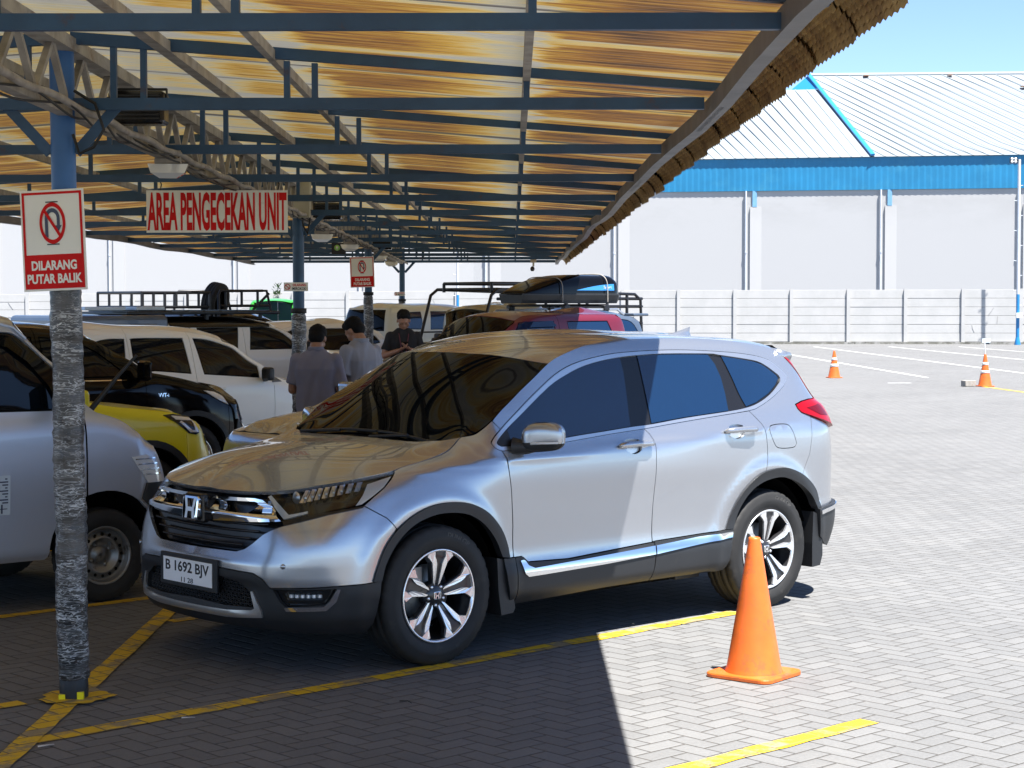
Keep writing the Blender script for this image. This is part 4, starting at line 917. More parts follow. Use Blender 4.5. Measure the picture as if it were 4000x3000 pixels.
def build_canopy():
    cn=empty('parking_canopy',(0,0,0),0,'long blue steel canopy with rust-stained corrugated roof over the parked cars','canopy')
    cols=[]
    for k,y in enumerate((8.75,18.75,28.75,38.75)):
        x=xr(y); m=MB(); m.lathe([(.0575,0),(.0575,zc(y)+.30)],32,'z'); 
        c=m.build('column','bright_blue_steel' if k<1 else 'blue_steel',cn,(x,y,0)); 
        if k==0: c.rotation_euler=(0,-.008,0)
        top={0:1.99,1:1.80,2:2.02,3:1.93}[k]
        w=MB();rr=random.Random(k);pr=[];
        n=36;V=[];F=[];L=90
        zs=np.linspace(.10 if k==0 else .02,top,L)
        base=[rr.uniform(-.004,.004) for _ in range(L)]
        for i,z in enumerate(zs):
            for j in range(n):
                a=2*math.pi*j/n; r=.072+base[i]+.0035*math.sin(3*a+z*9)+rr.uniform(-.0018,.0018)+(.0 if .1<z<top-.05 else -.006); V.append((r*math.cos(a),r*math.sin(a),z))
        for i in range(L-1):
            for j in range(n): F.append((i*n+j,i*n+(j+1)%n,(i+1)*n+(j+1)%n,(i+1)*n+j))
        w.add(V,F,0,True); w.build('plastic_wrap','pallet_wrap',c)
        if k==0:
            b=MB(); b.lathe([(.066,0),(.068,.05),(.066,.11),(.060,.12)],32,'z'); b.build('base_tape','black_plastic',c)
            b=MB(); 
            for a0,h in((-2.2,.035),(-.9,.045)): b.box((.071*math.cos(a0),.071*math.sin(a0),h/2),(.03,.02,h))
            b.build('paint_patch','yellow_paint',c)
        else:
            b=MB(); b.lathe([(.060,top-.03),(.079,top-.03),(.079,top+.02),(.060,top+.02)],28,'z'); b.build('wrap_band','cable_black',c)
        m=MB()
        for dx in(-1,1): m.beam((dx*.06,0,zc(y)-.20),(dx*.26,0,zc(y)+.02),.012,.05)
        m.build('bracket','blue_steel',c)
    far=MB()
    for i,y in enumerate(FR):
        z=zc(y); c=xr(y)
        m=MB(); m.beam((XL,y,z+.0275),(XE-.03,y,z+.0275),.04,.055); ch=m.build('bottom_chord','blue_steel',cn)
        m=MB()
        for a,b in(((c+.02,z+.335),(XE+.13,z+.105)),((c-.02,z+.335),(XL-.10,z+.105))): m.beam((a[0],y,a[1]),(b[0],y,b[1]),.04,.055)
        m.build('rafter','blue_steel',cn)
        posts=[.07,-.92,-1.05,-1.72,-1.86,-2.26,-2.42,-3.1,-3.24,-4.2]
        for px in posts:
            zt=zroof(px,y)-.05
            pm=MB() if i<9 else far
            pm.beam((px,y,z+.055),(px,y,zt),.028,.032,up=(0,1,0))
            if i<9: pm.build('truss_post','blue_steel',ch)
    tag(far.build('far_truss_post','blue_steel',cn),kind='stuff')
    y0,y1=2.2,39.2
    for x,w,h,nm,mt,dz in ((XE,.035,.085,'eave_beam','weathered_beam',.0),(XL,.035,.085,'eave_beam','weathered_beam',.0),(.07,.035,.05,'purlin','dusty_steel',None),(-1.12,.035,.05,'purlin','dusty_steel',None),(-1.62,.06,.05,'purlin','dusty_steel',None),(-2.55,.06,.05,'purlin','dusty_steel',None),(-3.6,.035,.05,'purlin','dusty_steel',None),(-4.7,.035,.05,'purlin','dusty_steel',None)):
        m=MB();N=30
        pts=[]
        for k in range(N+1):
            y=y0+(y1-y0)*k/N
            if nm=='eave_beam': z=zc(y)+dz+h/2-.02+.012*math.sin(y*1.25)
            else: z=zroof(x,y)-.03
            pts.append((x+(.018*math.sin(y*.8) if nm=='eave_beam' else 0),y,z))
        for a,b in zip(pts[:-1],pts[1:]): m.beam(a,b,w,h)
        if nm=='eave_beam':
            for a,b in zip(pts[:-1],pts[1:]): m.beam((a[0]+.02,a[1],a[2]-h/2+.003),(b[0]+.02,b[1],b[2]-h/2+.003),  .050,.006)
        m.build(nm,mt,cn)
    # ridge truss lengthways over the columns
    for nm,dx,dz_,w,h in (('ridge_chord',.0,.0,.06,.06),('ridge_beam',.0,.30,.10,.06)):
        m=MB()
        for k in range(len(FR)-1): m.beam((xr(FR[k])+dx,FR[k],zc(FR[k])+dz_),(xr(FR[k+1])+dx,FR[k+1],zc(FR[k+1])+dz_),w,h)
        m.build(nm,'dusty_steel',cn)
    for k in range(len(FR)-1):
        n=4; ya,yb=FR[k],FR[k+1]
        for j in range(n):
            a=ya+(yb-ya)*j/n;b=ya+(yb-ya)*(j+1)/n; mid=(a+b)/2
            m=MB(); m.beam((xr(a),a+.02,zc(a)+.03),(xr(mid),mid,zc(mid)+.28),.03,.03); m.beam((xr(mid),mid,zc(mid)+.28),(xr(b),b-.02,zc(b)+.03),.03,.03)
            m.build('ridge_brace','dusty_steel',cn)
    # conduit with sagging cable under the ridge
    m=MB(); pts=[(xr(y)+.10,y,zc(y)-.01-.008*math.sin(y*6)) for y in np.linspace(4,39,160)]; m.tube(pts,.018,8); 
    m.build('conduit','dusty_steel',cn)
    rr=random.Random(3); m=MB()
    for q in range(3):
        pts=[(xr(y)+.06+.05*math.sin(y*2.3+q),y,zc(y)-.03+.03*math.sin(y*3.1+q*2)) for y in np.linspace(4.5,30,200)]; m.tube(pts,.006,5)
    m.build('cable','cable_black',cn)
    m=MB(); c=(xr(8.75),8.75)
    m.tube([(c[0]+.05,c[1]-.07,2.86),(c[0]+.15,c[1]-.09,2.80),(c[0]+.19,c[1]-.09,2.68),(c[0]+.14,c[1]-.08,2.60),(c[0]+.07,c[1]-.07,2.57),(c[0]+.04,c[1]-.065,2.66)],.008,6); m.build('cable_loop','cable_black',cn)
    # corrugated sheets: ribs run across the roof
    for side,xa,xb in (('r',0,1.03),('l',0,-5.62)):
        V=[];F=[];pitch=.076;ny=int((y1+.4-1.6)/pitch*6);NX=9
        for j in range(ny+1):
            y=1.6+j*pitch/6; sh_=int(y/.78); r=random.Random(sh_); dz=r.uniform(0,.012); 
            w=math.sin(2*math.pi*j/6)
            w=max(-.6,min(.6,w))/.6
            for i in range(NX+1):
                t=i/NX; xc=xr(y); x=xc+(xb-xc)*t
                V.append((x,y,zroof(x,y)+.012+.008*w+dz))
        for j in range(ny):
            for i in range(NX):
                q=(j*(NX+1)+i,j*(NX+1)+i+1,(j+1)*(NX+1)+i+1,(j+1)*(NX+1)+i); F.append(q)
        mesh_obj('roof_sheet',V,F,'rusty_roof_sheet',cn)
    # curled crimped eave edge, one bent sheet after another
    pitch=.076
    y=1.6;k=0
    while y<y1+.3:
        r=random.Random(k*7+1);L=.78;dz=r.uniform(-.010,.010);dx=r.uniform(-.012,.012);V=[];F=[];ny=int(L/pitch*5);NX=26
        mass=r.uniform(.0,.012)
        for j in range(ny+1):
            yy=y-.05+j*(L+.11)/ny;w=math.sin(2*math.pi*j/5)
            for i in range(NX+1):
                t=i/NX
                a=t*R_(80); rad=.150
                x=XE+.065+rad*math.sin(a); z=zroof(XE,yy)+.008-rad*(1-math.cos(a))
                crimp=.008*(1 if i%3==0 else (-.3 if i%3==1 else -.9))*min(1,t*6)
                V.append((x+dx*t,yy,z+.005*w*(1+.25*math.sin(i*1.7+j))+crimp+dz*t-mass-.022*(1-j/ny)*min(1,t*3)))
        for j in range(ny):
            for i in range(NX): F.append((j*(NX+1)+i,j*(NX+1)+i+1,(j+1)*(NX+1)+i+1,(j+1)*(NX+1)+i))
        mesh_obj('eave_sheet',V,F,'rusty_eave_sheet',cn); y+=L;k+=1
    V=[];F=[];ny=120;NX=12
    for j in range(ny+1):
        yy=1.5+(y1-1.0)*j/ny
        for i in range(NX+1):
            a=i/NX*R_(84); V.append((XE+.065+.160*math.sin(a),yy,zroof(XE,yy)+.028-.160*(1-math.cos(a))))
    for j in range(ny):
        for i in range(NX): F.append((j*(NX+1)+i,j*(NX+1)+i+1,(j+1)*(NX+1)+i+1,(j+1)*(NX+1)+i))
    mesh_obj('eave_light_block',V,F,'matt_black',cn)  # added black backing that keeps daylight out of the gaps between eave sheets
    return cn
build_canopy()
# ------------------------------------------------------------------ signs and things hanging from the canopy
def noturn_sign(loc,tilt,rz,label,w=.316,h=.468,group='no u-turn signs on the columns',bold=.034):
    s_=empty('no_u_turn_sign',loc,rz,label,'sign',group); s_.rotation_euler=(0,tilt,rz)
    m=MB(); m.box((0,0,0),(w,.006,h),bev=.0015); b=m.build('sign_board','white_sign',s_)
    f=-.0045
    fr=MB(); t=.011; ow,oh=w-.02,h-.02
    top=oh/2; mid=-h/2+h*.36
    for c,d in(((0,f,top-t/2),(ow,.002,t)),((-ow/2+t/2,f,(top-t+mid)/2),(t,.002,top-t-mid)),((ow/2-t/2,f,(top-t+mid)/2),(t,.002,top-t-mid))): fr.box(c,d)
    fr.box((0,f,(mid-oh/2)/2-.0),(ow,.002,mid+oh/2)); fr.build('red_border','red_ink',b)
    cz=(top+mid)/2
    rg=MB(); R=.066; V=[];F=[];n=56
    for k in range(n):
        a=2*math.pi*k/n
        for r in(R,R-.013):
            for yy in(f-.002,f+.001): V.append((r*math.cos(a)*.97,yy,cz+r*1.45*math.sin(a)))
    for k in range(n):
        i,j=4*k,4*((k+1)%n); F+=[(i,j,j+2,i+2),(i,i+1,j+1,j)]
    rg.add(V,F); 
    rg.beam((-.042,f-.0022,cz+.058),(.042,f-.0022,cz-.058),.002,.013,up=(0,1,0)) if False else rg.prism([(-.047,.062),(-.037,.071),(.047,-.062),(.037,-.071)],0,1,lambda a,b_,h_:(a,f-.0034-.001*h_,cz+b_))
    rg.build('prohibition_ring','red_ink',b)
    u=MB(); pts=[(-.030,-.052),(-.030,.018)]+[(-.030+.030+.030*math.cos(math.pi-a),.018+.030*math.sin(a)) for a in np.linspace(0,math.pi,13)]+[(.030,-.012)]
    pts=[p for i,p in enumerate(pts) if i==0 or p!=pts[i-1]]
    L=[];Rr=[]
    for i,(x,z) in enumerate(pts):
        a=pts[max(i-1,0)];c=pts[min(i+1,len(pts)-1)];dx,dz=c[0]-a[0],c[1]-a[1];q=math.hypot(dx,dz) or 1;nx,nz=-dz/q*.0075,dx/q*.0075;L.append((x+nx,z+nz));Rr.append((x-nx,z-nz))
    for i in range(len(pts)-1): u.add([(p[0],f-.0015,cz+p[1]*1.25) for p in(L[i],L[i+1],Rr[i+1],Rr[i])],[(0,1,2,3)])
    u.prism([(.014,-.010),(.046,-.010),(.030,-.034)],0,1,lambda a,b_,h_:(a,f-.0010-.0008*h_,cz+b_*1.12)); u.build('u_turn_arrow','navy_ink',b)
    for t_,wd,hh,zz in(('DILARANG',.225,.045,mid-.050),('PUTAR BALIK',.272,.045,mid-.112)):
        V,F=fit_text(t_,wd,hh,.0006,bold); tm=MB(); tm.add([(v.x,f-.0022-v.z,zz+v.y) for v in V],F); tm.build('sign_lettering','white_sign',b)
    k_=MB()
    for zz in(cz+.098,cz-.098): k_.box((0,f-.001,zz),(.06,.003,.005))
    k_.build('cable_tie','cable_black',b)
    return s_
noturn_sign((-2.127,8.655,2.168),-.038,-.20,'large no u-turn sign reading DILARANG PUTAR BALIK on the nearest column, by the silver van')
noturn_sign((-2.298,28.60,2.345),-.03,-.04,'small far no u-turn sign on the third column',w=.372,h=.468)
def banner(name,loc,w,h,label,cat,parts,mat='white_sign',group=None,th=.006,rz=0,tilt=0):
    s_=empty(name,loc,rz,label,cat,group); s_.rotation_euler=(0,tilt,rz)
    m=MB(); m.box((0,0,0),(w,th,h)); b=m.build('sign_board',mat,s_)
    for t_,x,z,wd,hh,mt,bold in parts:
        V,F=fit_text(t_,wd,hh,.0006,bold); tm=MB(); tm.add([(x+v.x,-th/2-.0012-v.z,z+v.y) for v in V],F); tm.build('sign_lettering',mt,b)
    return s_,b
s_,b=banner('hanging_sign',(-2.18,13.8,2.552),1.045,.312,'wide white sign reading AREA PENGECEKAN UNIT in tall red letters','sign',[('AREA PENGECEKAN UNIT',0,0,1.03,.285,'red_ink',.034)])
w=MB()
for x in(-.42,.05,.45): w.tube([(x,0,.156),(x+.01,0,.20),(x-.005,0,.235)],.005,6)
w.build('hanging_wire','cable_black',b)
for loc,w_,h_,lb in(((-2.165,18.67,2.036),.243,.088,'small white no-smoking notice reading DILARANG MEROKOK on the second column'),((-2.33,38.67,2.058),.215,.082,'tiny no-smoking notice on the farthest column')):
    s_,b=banner('no_smoking_sign',loc,w_,h_,lb,'sign',[('DILARANG',.035,.018,.13,.026,'red_ink',.02),('MEROKOK !',.040,-.018,.15,.028,'black_ink',.02)],group='no-smoking notices on the columns')
    r=MB();n=24;V=[];F=[]
    for k in range(n):
        a=2*math.pi*k/n
        for rr in(.030,.023): V.append((-.085+rr*math.cos(a),-.0045,rr*math.sin(a)))
    for k in range(n): i,j=2*k,2*((k+1)%n); F.append((i,j,j+1,i+1))
    r.add(V,F); r.box((-.085,-.0052,0),(.05,.001,.007),rot=Matrix.Rotation(R_(45),3,'Y')); r.build('no_smoking_symbol','red_ink',b)
# black ribbed speaker boxes
def speaker(loc,label):
    s_=empty('speaker_box',loc,0,label,'speaker','black speaker boxes under the ridge')
    m=MB(); m.box((0,0,0),(.295,.16,.175),bev=.02)
    b=m.build('speaker_cabinet','gloss_black',s_)
    g=MB()
    for k in range(7): g.box((0,-.082,-.06+k*.02),(.25,.006,.008))
    g.build('speaker_grille','black_plastic',b)
    m=MB(); m.box((0,0,.10),(.30,.03,.012)); m.box((-.15,0,.05),(.006,.03,.11)); m.box((.15,0,.05),(.006,.03,.11)); m.build('mounting_bracket','black_plastic',b)
speaker((-1.975,9.9,2.905),'nearest black speaker box hanging beside the first column')
speaker((-1.925,19.5,2.83),'black speaker box hanging beside the cream electrical box')
speaker((-2.05,29.5,2.80),'small far black speaker box above the third column')
e=empty('electrical_box',(-2.10,18.55,2.90),0,'cream metal electrical box at the top of the second column','electrical box')
m=MB(); m.box((0,0,0),(.20,.15,.36),bev=.008); b=m.build('cabinet','cream_metal',e); m=MB(); m.box((0,-.078,0),(.17,.006,.32),bev=.003); d_=m.build('cabinet_door','cream_metal',b)
m=MB(); m.box((.06,-.085,.0),(.012,.012,.04)); m.build('latch','dusty_steel',d_)
m=MB(); m.tube([(.02,-.03,-.18),(.03,-.05,-.26),(.07,-.03,-.34),(.09,-.0,-.22),(.10,0,-.1)],.010,6); m.build('cable_bundle','cable_black',b)
def flood(loc,label,sc=1.):
    s_=empty('floodlight',loc,R_(8),label,'lamp','floodlights hanging along the ridge')
    s_.scale=(sc,sc,sc)
    m=MB(); V=[(-.12,-.07,.05),(.12,-.07,.05),(.12,.07,.05),(-.12,.07,.05),(-.10,-.10,-.005),(.10,-.10,-.005),(.10,.06,.0),(-.10,.06,.0),(-.05,-.06,-.035),(.05,-.06,-.035),(.05,.03,-.03),(-.05,.03,-.03)]
    m.add(V,[(3,2,1,0),(0,1,5,4),(1,2,6,5),(2,3,7,6),(3,0,4,7),(4,5,9,8),(5,6,10,9),(6,7,11,10),(7,4,8,11),(8,9,10,11)]); b=m.build('lamp_housing','lamp_white',s_)
    m=MB(); m.box((0,-.03,.07),(.16,.05,.035),bev=.008); m.build('driver_box','dusty_steel',b)
    m=MB(); m.tube([(-.07,0,.05),(-.07,0,.13),(.07,0,.13),(.07,0,.05)],.008,6); m.build('lamp_bracket','dusty_steel',b)
for p,l,sc in(((-2.06,11.2,2.655),'nearest white floodlight hanging before the red lettered sign',1.),((-2.16,21.2,2.60),'second white floodlight, just past the electrical box',1.05),((-2.26,26,2.63),'third white floodlight, beside the black board with green disc',1.1),((-2.21,31,2.60),'fourth floodlight, behind the third column',1.1),((-2.33,36,2.61),'farthest small floodlight before the last column',1.1)): flood(p,l,sc)
e=empty('hanging_board',(-2.51,27,2.66),0,'small black board with a green disc hanging far under the ridge','sign')
m=MB(); m.box((0,0,0),(.20,.02,.165)); b=m.build('sign_board','black_ink',e); m=MB(); m.lathe([(.0001,-.012),(.042,-.0125),(.042,-.009)],28,'y',c=(-.02,0,.01)); m.build('green_disc','logo_green',b)
m=MB(); m.lathe([(.0001,-.014),(.018,-.0145),(.018,-.012)],20,'y',c=(-.02,0,.015)); m.box((-.02,-.0145,-.015),(.008,.002,.03)); m.build('disc_symbol','white_sign',b)
m=MB(); m.tube([(-.07,0,.08),(-.07,0,.16)],.004,5); m.tube([(.07,0,.08),(.07,0,.16)],.004,5); m.build('hanging_wire','cable_black',b)
e=empty('security_camera',(.44,38.0,2.55),0,'small security camera hanging from the far end of the canopy','camera')
m=MB(); m.box((0,0,.17),(.12,.08,.07),bev=.01); m.tube([(0,0,.15),(0,0,.06)],.02,8); b=m.build('camera_mount','cream_metal',e)
m=MB(); m.lathe([(.0001,-.05),(.03,-.045),(.045,-.02),(.045,.02),(.02,.05)],16,'z',c=(-.02,0,.01)); m.build('camera_dome','gloss_black',b)
# ------------------------------------------------------------------ cones
def cone(loc,rz,label,h=.70,rb=.142,rt=.028,bs=.37,bands=(),mat='cone_orange',name='traffic_cone'):
    e=empty(name,loc,rz,label,'traffic cone','orange traffic cones')
    m=MB(); m.lathe([(rb+.004,.022),(rb,.035),(rb-.006,.05),(rt+(rb-rt)*.5,h*.5),(rt+.002,h-.012),(rt,h-.002),(rt-.006,h),(rt-.008,h-.02),(rb-.01,.03)],56,'z'); c=m.build('cone_body',mat,e)
    p=[];r=.05
    for cx,cy,a0 in((1,1,0),(-1,1,90),(-1,-1,180),(1,-1,270)):
        for k in range(7): a=R_(a0+15*k); p.append((cx*(bs/2-r)+r*math.cos(a),cy*(bs/2-r)+r*math.sin(a)))
    m=MB(); n=len(p)
    for s1,h1,s2,h2 in((1,.004,1,.018),(1,.018,.985,.024)): m.add([(a*s1,b*s1,h1) for a,b in p]+[(a*s2,b*s2,h2) for a,b in p],[(i,(i+1)%n,n+(i+1)%n,n+i) for i in range(n)])
    m.add([(a*.985,b*.985,.024) for a,b in p],[tuple(range(n))]); m.add([(a,b,.004) for a,b in p],[tuple(range(n))[::-1]]); m.build('cone_base',mat,e)
    for z0,z1 in bands:
        q=lambda z: rt+(rb-rt)*(1-(z-.03)/(h-.03))+.003
        m=MB(); m.lathe([(q(z0)-.002,z0),(q(z0),z0+.002),(q(z1),z1-.002),(q(z1)-.002,z1)],32,'z'); m.build('reflective_band','cone_white',e)
    return e
cone((1.215,9.285,0),R_(-38),'large scuffed plain orange cone in front of the silver crossover rear wheel')
cone((7.97,45.97,0),.2,'left distant orange cone with two white bands on the open lot',.67,.15,.025,.34,((.28,.35),(.44,.50)))
c3=cone((10.48,41.16,0),.3,'right distant banded cone with a small board on a stick, beside a concrete block',.72,.15,.025,.33,((.30,.36),(.48,.54)))
m=MB(); m.tube([(0,0,.70),(-.02,0,1.0)],.012,8); b=m.build('board_stick','cone_white',c3); m=MB(); m.box((.02,0,1.02),(.21,.01,.09)); m.build('small_board','paper_pale',b)
m=MB(); m.box((0,0,.07),(.26,.20,.13),bev=.01); o=m.build('concrete_block','concrete_dark' if 'concrete_dark' in M else 'dusty_steel'); o.location=(10.12,41.2,0); o.rotation_euler=(0,0,.3); tag(o,'grey concrete block lying beside the right distant cone','block')
# ------------------------------------------------------------------ precast wall
s=NT('painted_concrete'); co=s.coord(); n=s.noise(co,1.3,5,.6); f=s.noise(s.coord(scale=(1,1,.25)),3.5,6,.7); fi=s.noise(co,30,4)
c=s.mix(s.ramp(n,[(.35,0.),(.7,1.)]),(.43,.425,.41),(.485,.475,.46)); c=s.mix(s.math('MULTIPLY',s.ramp(f,[(.58,0.),(.80,1.)]),.22),c,(.30,.295,.28)); c=s.mix(s.math('MULTIPLY',s.ramp(fi,[(.55,0.),(.75,1.)]),.15),c,(.45,.44,.42))
s.put(s.b.inputs['Base Color'],c); s.set(rough=.85); s.bump(fi,.2,.01); M['painted_concrete']=s.m
simple('crack_dark',(.32,.31,.30),.9); simple('mossy_footing',(.16,.155,.13),.9,var=.4,vscale=3,bump=.4,bscale=20,dirt=(.34,.33,.31,2,.5))
FP=[(40,81.2),(22.5,82.3),(-45,88.6)]
def fence_section(a,b,label,cracks=0,seed=0):
    a=Vector((*a,0));b=Vector((*b,0));L=(b-a).length;n=max(1,round(L/5.0));ang=math.atan2(b.y-a.y,b.x-a.x)
    return
H=2.42
def build_wall():
    e=empty('precast_wall',(0,0,0),0,'long white precast concrete panel wall closing the far side of the lot','wall')
    rr=random.Random(5)
    f=MB(); H=2.42
    allp=[]
    for (ax,ay),(bx,by) in zip(FP[:-1],FP[1:]):
        L=math.hypot(bx-ax,by-ay); n=round(L/2.5); 
        for k in range(n): allp.append(((ax+(bx-ax)*k/n,ay+(by-ay)*k/n),(ax+(bx-ax)*(k+1)/n,ay+(by-ay)*(k+1)/n)))
    cnt=0
    for (a,b) in allp:
        A=Vector((*a,0));B=Vector((*b,0));d=(B-A).normalized();nn=Vector((-d.y,d.x,0))
        if nn.y>0: nn=-nn
        H=2.42-.0062*max(0,-A.x)
        m=MB(); m.box((A.x+nn.x*.02,A.y+nn.y*.02,H/2+.03),(.15,.19,H+.02),rot=Matrix.Rotation(math.atan2(d.y,d.x),3,'Z')); po=m.build('wall_post','painted_concrete',e)
        m=MB(); hh=(H-.10)/6
        for k in range(6):
            c=(A+B)/2+nn*rr.uniform(-.006,.006)
            m.box((c.x,c.y,.10+hh*(k+.5)),((B-A).length-.14,.055,hh-.016),rot=Matrix.Rotation(math.atan2(d.y,d.x),3,'Z'),bev=.006)
        c=(A+B)/2+Vector((0,.03,0)); 
        pn=m.build('wall_panel','painted_concrete',e)
        m=MB(); m.box((c.x,c.y,H/2),((B-A).length-.12,.02,H-.1),rot=Matrix.Rotation(math.atan2(d.y,d.x),3,'Z')); m.build('joint_mortar','crack_dark',pn)
        if rr.random()<.25:
            m=MB()
            for q in range(rr.randint(1,4)):
                x=rr.uniform(.2,.8);row=rr.randint(0,5);z=.10+hh*row+.02;sl=rr.uniform(-.25,.25)
                p=A.lerp(B,x)+nn*.034; q2=A.lerp(B,min(.93,max(.07,x+sl*.4)))+nn*.034
                m.tube([(p.x,p.y,z),((p.x+q2.x)/2+rr.uniform(-.04,.04),(p.y+q2.y)/2,z+hh*.5),(q2.x,q2.y,z+hh*.9)],.007,4)
            m.build('crack','crack_dark',pn)
        c=(A+B)/2+nn*.12
        f.box((c.x,c.y,.04),((B-A).length+.02,.16,.11+rr.uniform(-.02,.02)),rot=Matrix.Rotation(math.atan2(d.y,d.x),3,'Z'))
    f.build('wall_footing','mossy_footing',e)
build_wall()
# ------------------------------------------------------------------ warehouse
s=NT('warehouse_plaster'); co=s.coord(); n=s.noise(s.coord(scale=(1,1,2.2)),.35,6,.65); f=s.noise(s.coord(scale=(2.2,1,.35)),1.3,6,.7)
sp=s.n('SeparateXYZ'); s.put(sp.inputs[0],co); topst=s.math('MULTIPLY',s.ramp(s.math('DIVIDE',sp.outputs[2],8.),[(.66,0.),(.95,1.)]),s.ramp(n,[(.45,0.),(.62,1.)]))
c=s.mix(s.math('MULTIPLY',topst,.45),(.445,.44,.435),(.34,.335,.325)); c=s.mix(s.math('MULTIPLY',s.ramp(f,[(.6,0.),(.8,1.)]),.15),c,(.44,.44,.43)); s.put(s.b.inputs['Base Color'],c); s.set(rough=.8); M['warehouse_plaster']=s.m
simple('sky_blue_sheet',(.014,.19,.37),.45,var=.10,vscale=.9,dirt=(.03,.22,.38,.5,.55)); simple('sky_blue_trim',(.02,.20,.46),.4); simple('white_roof_sheet',(.235,.265,.285),.4,var=.05,vscale=.5,dirt=(.24,.26,.27,.25,.62))
simple('rust_patch',(.42,.22,.13),.9); simple('light_blue_steel',(.16,.34,.52),.5,var=.1); simple('pale_steel',(.55,.58,.62),.5,var=.1)
def build_warehouse():
    e=empty('warehouse',(0,0,0),0,'big white warehouse with sky blue fascia and pale metal roof behind the wall','warehouse')
    a=(7.64,95.);b=(26.,91.8); sl=(b[1]-a[1])/(b[0]-a[0])
    yf=lambda x:a[1]+sl*(x-a[0])
    x0,x1=-75.,60.
    def yw(x): return yf(x) if x>-2 else yf(-2)+(-2-x)*.06
    xs=[x0,-2,x1]
    m=MB()
    for p,q in zip(xs[:-1],xs[1:]): m.add([(p,yw(p)+.5,0),(q,yw(q)+.5,0),(q,yw(q)+.5,9.2),(p,yw(p)+.5,9.2)],[(0,1,2,3)]); m.add([(p,yw(p)+24,0),(q,yw(q)+24,0),(q,yw(q)+24,9.2),(p,yw(p)+24,9.2)],[(3,2,1,0)])
    wall=m.build('wall','warehouse_plaster',e)
    # fascia of vertical ribs
    m=MB();V=[];F=[];x=x0;i=0
    while x<x1:
        w=(0,.02,.02,0)[i%4]; y=yw(x)+.43-w*.6; V+=[(x,y,7.50),(x,y,9.12)]; x+=(.16,.03,.08,.03)[i%4] if x>-20 else .6; i+=1
    for k in range(len(V)//2-1): F.append((2*k,2*k+2,2*k+3,2*k+1))
    m.add(V,F); m.build('fascia','sky_blue_sheet',e)
    m=MB()
    for p,q in zip(xs[:-1],xs[1:]): m.add([(p,yw(p)+.43,7.49),(q,yw(q)+.43,7.49),(q,yw(q)+.5,7.49),(p,yw(p)+.5,7.49)],[(0,1,2,3)])
    m.build('soffit','light_blue_steel',e)
    # pilasters, blue brackets, downpipes
    px=[-60+6.62*k for k in range(17)]
    for x in [18.72-6.62*k for k in range(-3,12)]:
        y=yw(x)+.5
        m=MB(); m.box((x+.28,y-.05,3.35),(.58,.10,6.7)); m.build('pilaster','warehouse_plaster',e)
        m=MB(); m.box((x+.22,y-.06,7.1),(.22,.1,.8)); m.build('bracket','light_blue_steel',e)
        m=MB(); m.tube([(x-.22,y-.08,0),(x-.22,y-.08,7.5)],.05,8); m.tube([(x-.22,y-.08,4.35),(x-.22,y-.08,4.45)],.07,8); m.build('downpipe','pale_steel',e)
    # roof: one slope of the right-hand bay and a lower one on its left, meeting in a blue valley
    def slope(name,el,er,rl,rr_,nr,mat='white_roof_sheet',flip=1):
        m=MB();el,er,rl,rr_=map(Vector,(el,er,rl,rr_)); m.add([el,er,rr_,rl],[(0,1,2,3)])
        n_=(er-el).cross(rl-el).normalized()
        for k in range(nr+1):
            t=k/nr; A=el.lerp(er,t);B=rl.lerp(rr_,t); m.beam(A+n_*.04,B+n_*.04,.07,.08,up=n_)
        return m.build(name,mat,e)
    # right roof: seams run from upper left to lower right
    E0=Vector((18.08,92.6,9.14)); zr=14.6
    # fall line: lateral shift of 5.6 m over the slope
    sh_=5.3; run=11.5
    eL=Vector((18.08,yf(18.08)+.3,9.14)); eR=Vector((62,yf(62)+.3,9.14)); rL=Vector((16.7,105.5,14.65)); rR=Vector((62,99,14.2))
    m=MB(); m.add([eL,eR,rR,rL],[(0,1,2,3)]); n_=(eR-eL).cross(rL-eL).normalized()
    d=(Vector((rL.x+sh_+1.5,yf(rL.x+sh_+1.5)+.3,9.14))-rL)
    k=0
    x=rL.x
    while x<60:
        t=(x-rL.x)/(rR.x-rL.x);A=rL.lerp(rR,t);dd=Vector((A.x+6.2,yf(A.x+6.2)+.3,9.14));
        m.beam(A+n_*.012,dd+n_*.012,.06,.022,up=n_); x+=.72
    x=eL.x
    while x<eL.x+5:
        t=(x-eL.x)/5.4; A=eL.lerp(rL,1-t*1.0) if False else None; x+=.42
    # seams starting on the valley
    for k in range(1,8):
        t=k/8; A=rL.lerp(eL,t); B=Vector((A.x+6.2*(1-t),yf(A.x+6.2*(1-t))+.3,9.14)); m.beam(A+n_*.012,B+n_*.012,.06,.022,up=n_)
    m.beam(rL+n_*.03,rR+n_*.03,.35,.06,up=n_)
    R1=m.build('roof','white_roof_sheet',e)
    m=MB(); rr=random.Random(2)
    for k in range(16):
        t=rr.uniform(.05,.55);v=rr.uniform(.03,.22); P=rL.lerp(rR,t).lerp(eL.lerp(eR,t),v)+n_*.085; m.box(tuple(P),(rr.uniform(.15,.5),rr.uniform(.3,.5),.02))
    m.build('rust_patch','rust_patch',R1)
    m=MB(); m.beam(rL+n_*.1,eL+n_*.1,.20,.10,up=n_); m.build('valley_flashing','sky_blue_trim',R1)
    m=MB(); m.add([rL+Vector((-1.2,-.3,-1.05)),rL+Vector((.2,-2.3,-1.02)),rL+Vector((.1,-.05,.05)),],[(0,1,2)]); m.build('gable_trim','sky_blue_trim',R1)
    # left, lower roof
    l0=Vector((-75,yw(-75)+.3,9.14));lm=Vector((-2,yw(-2)+.3,9.14)); r0=Vector((-75,yw(-75)+11,13.4)); rm=Vector((-6,105.8,13.5)); re=rL.lerp(eL,.187)+Vector((0,.15,0))
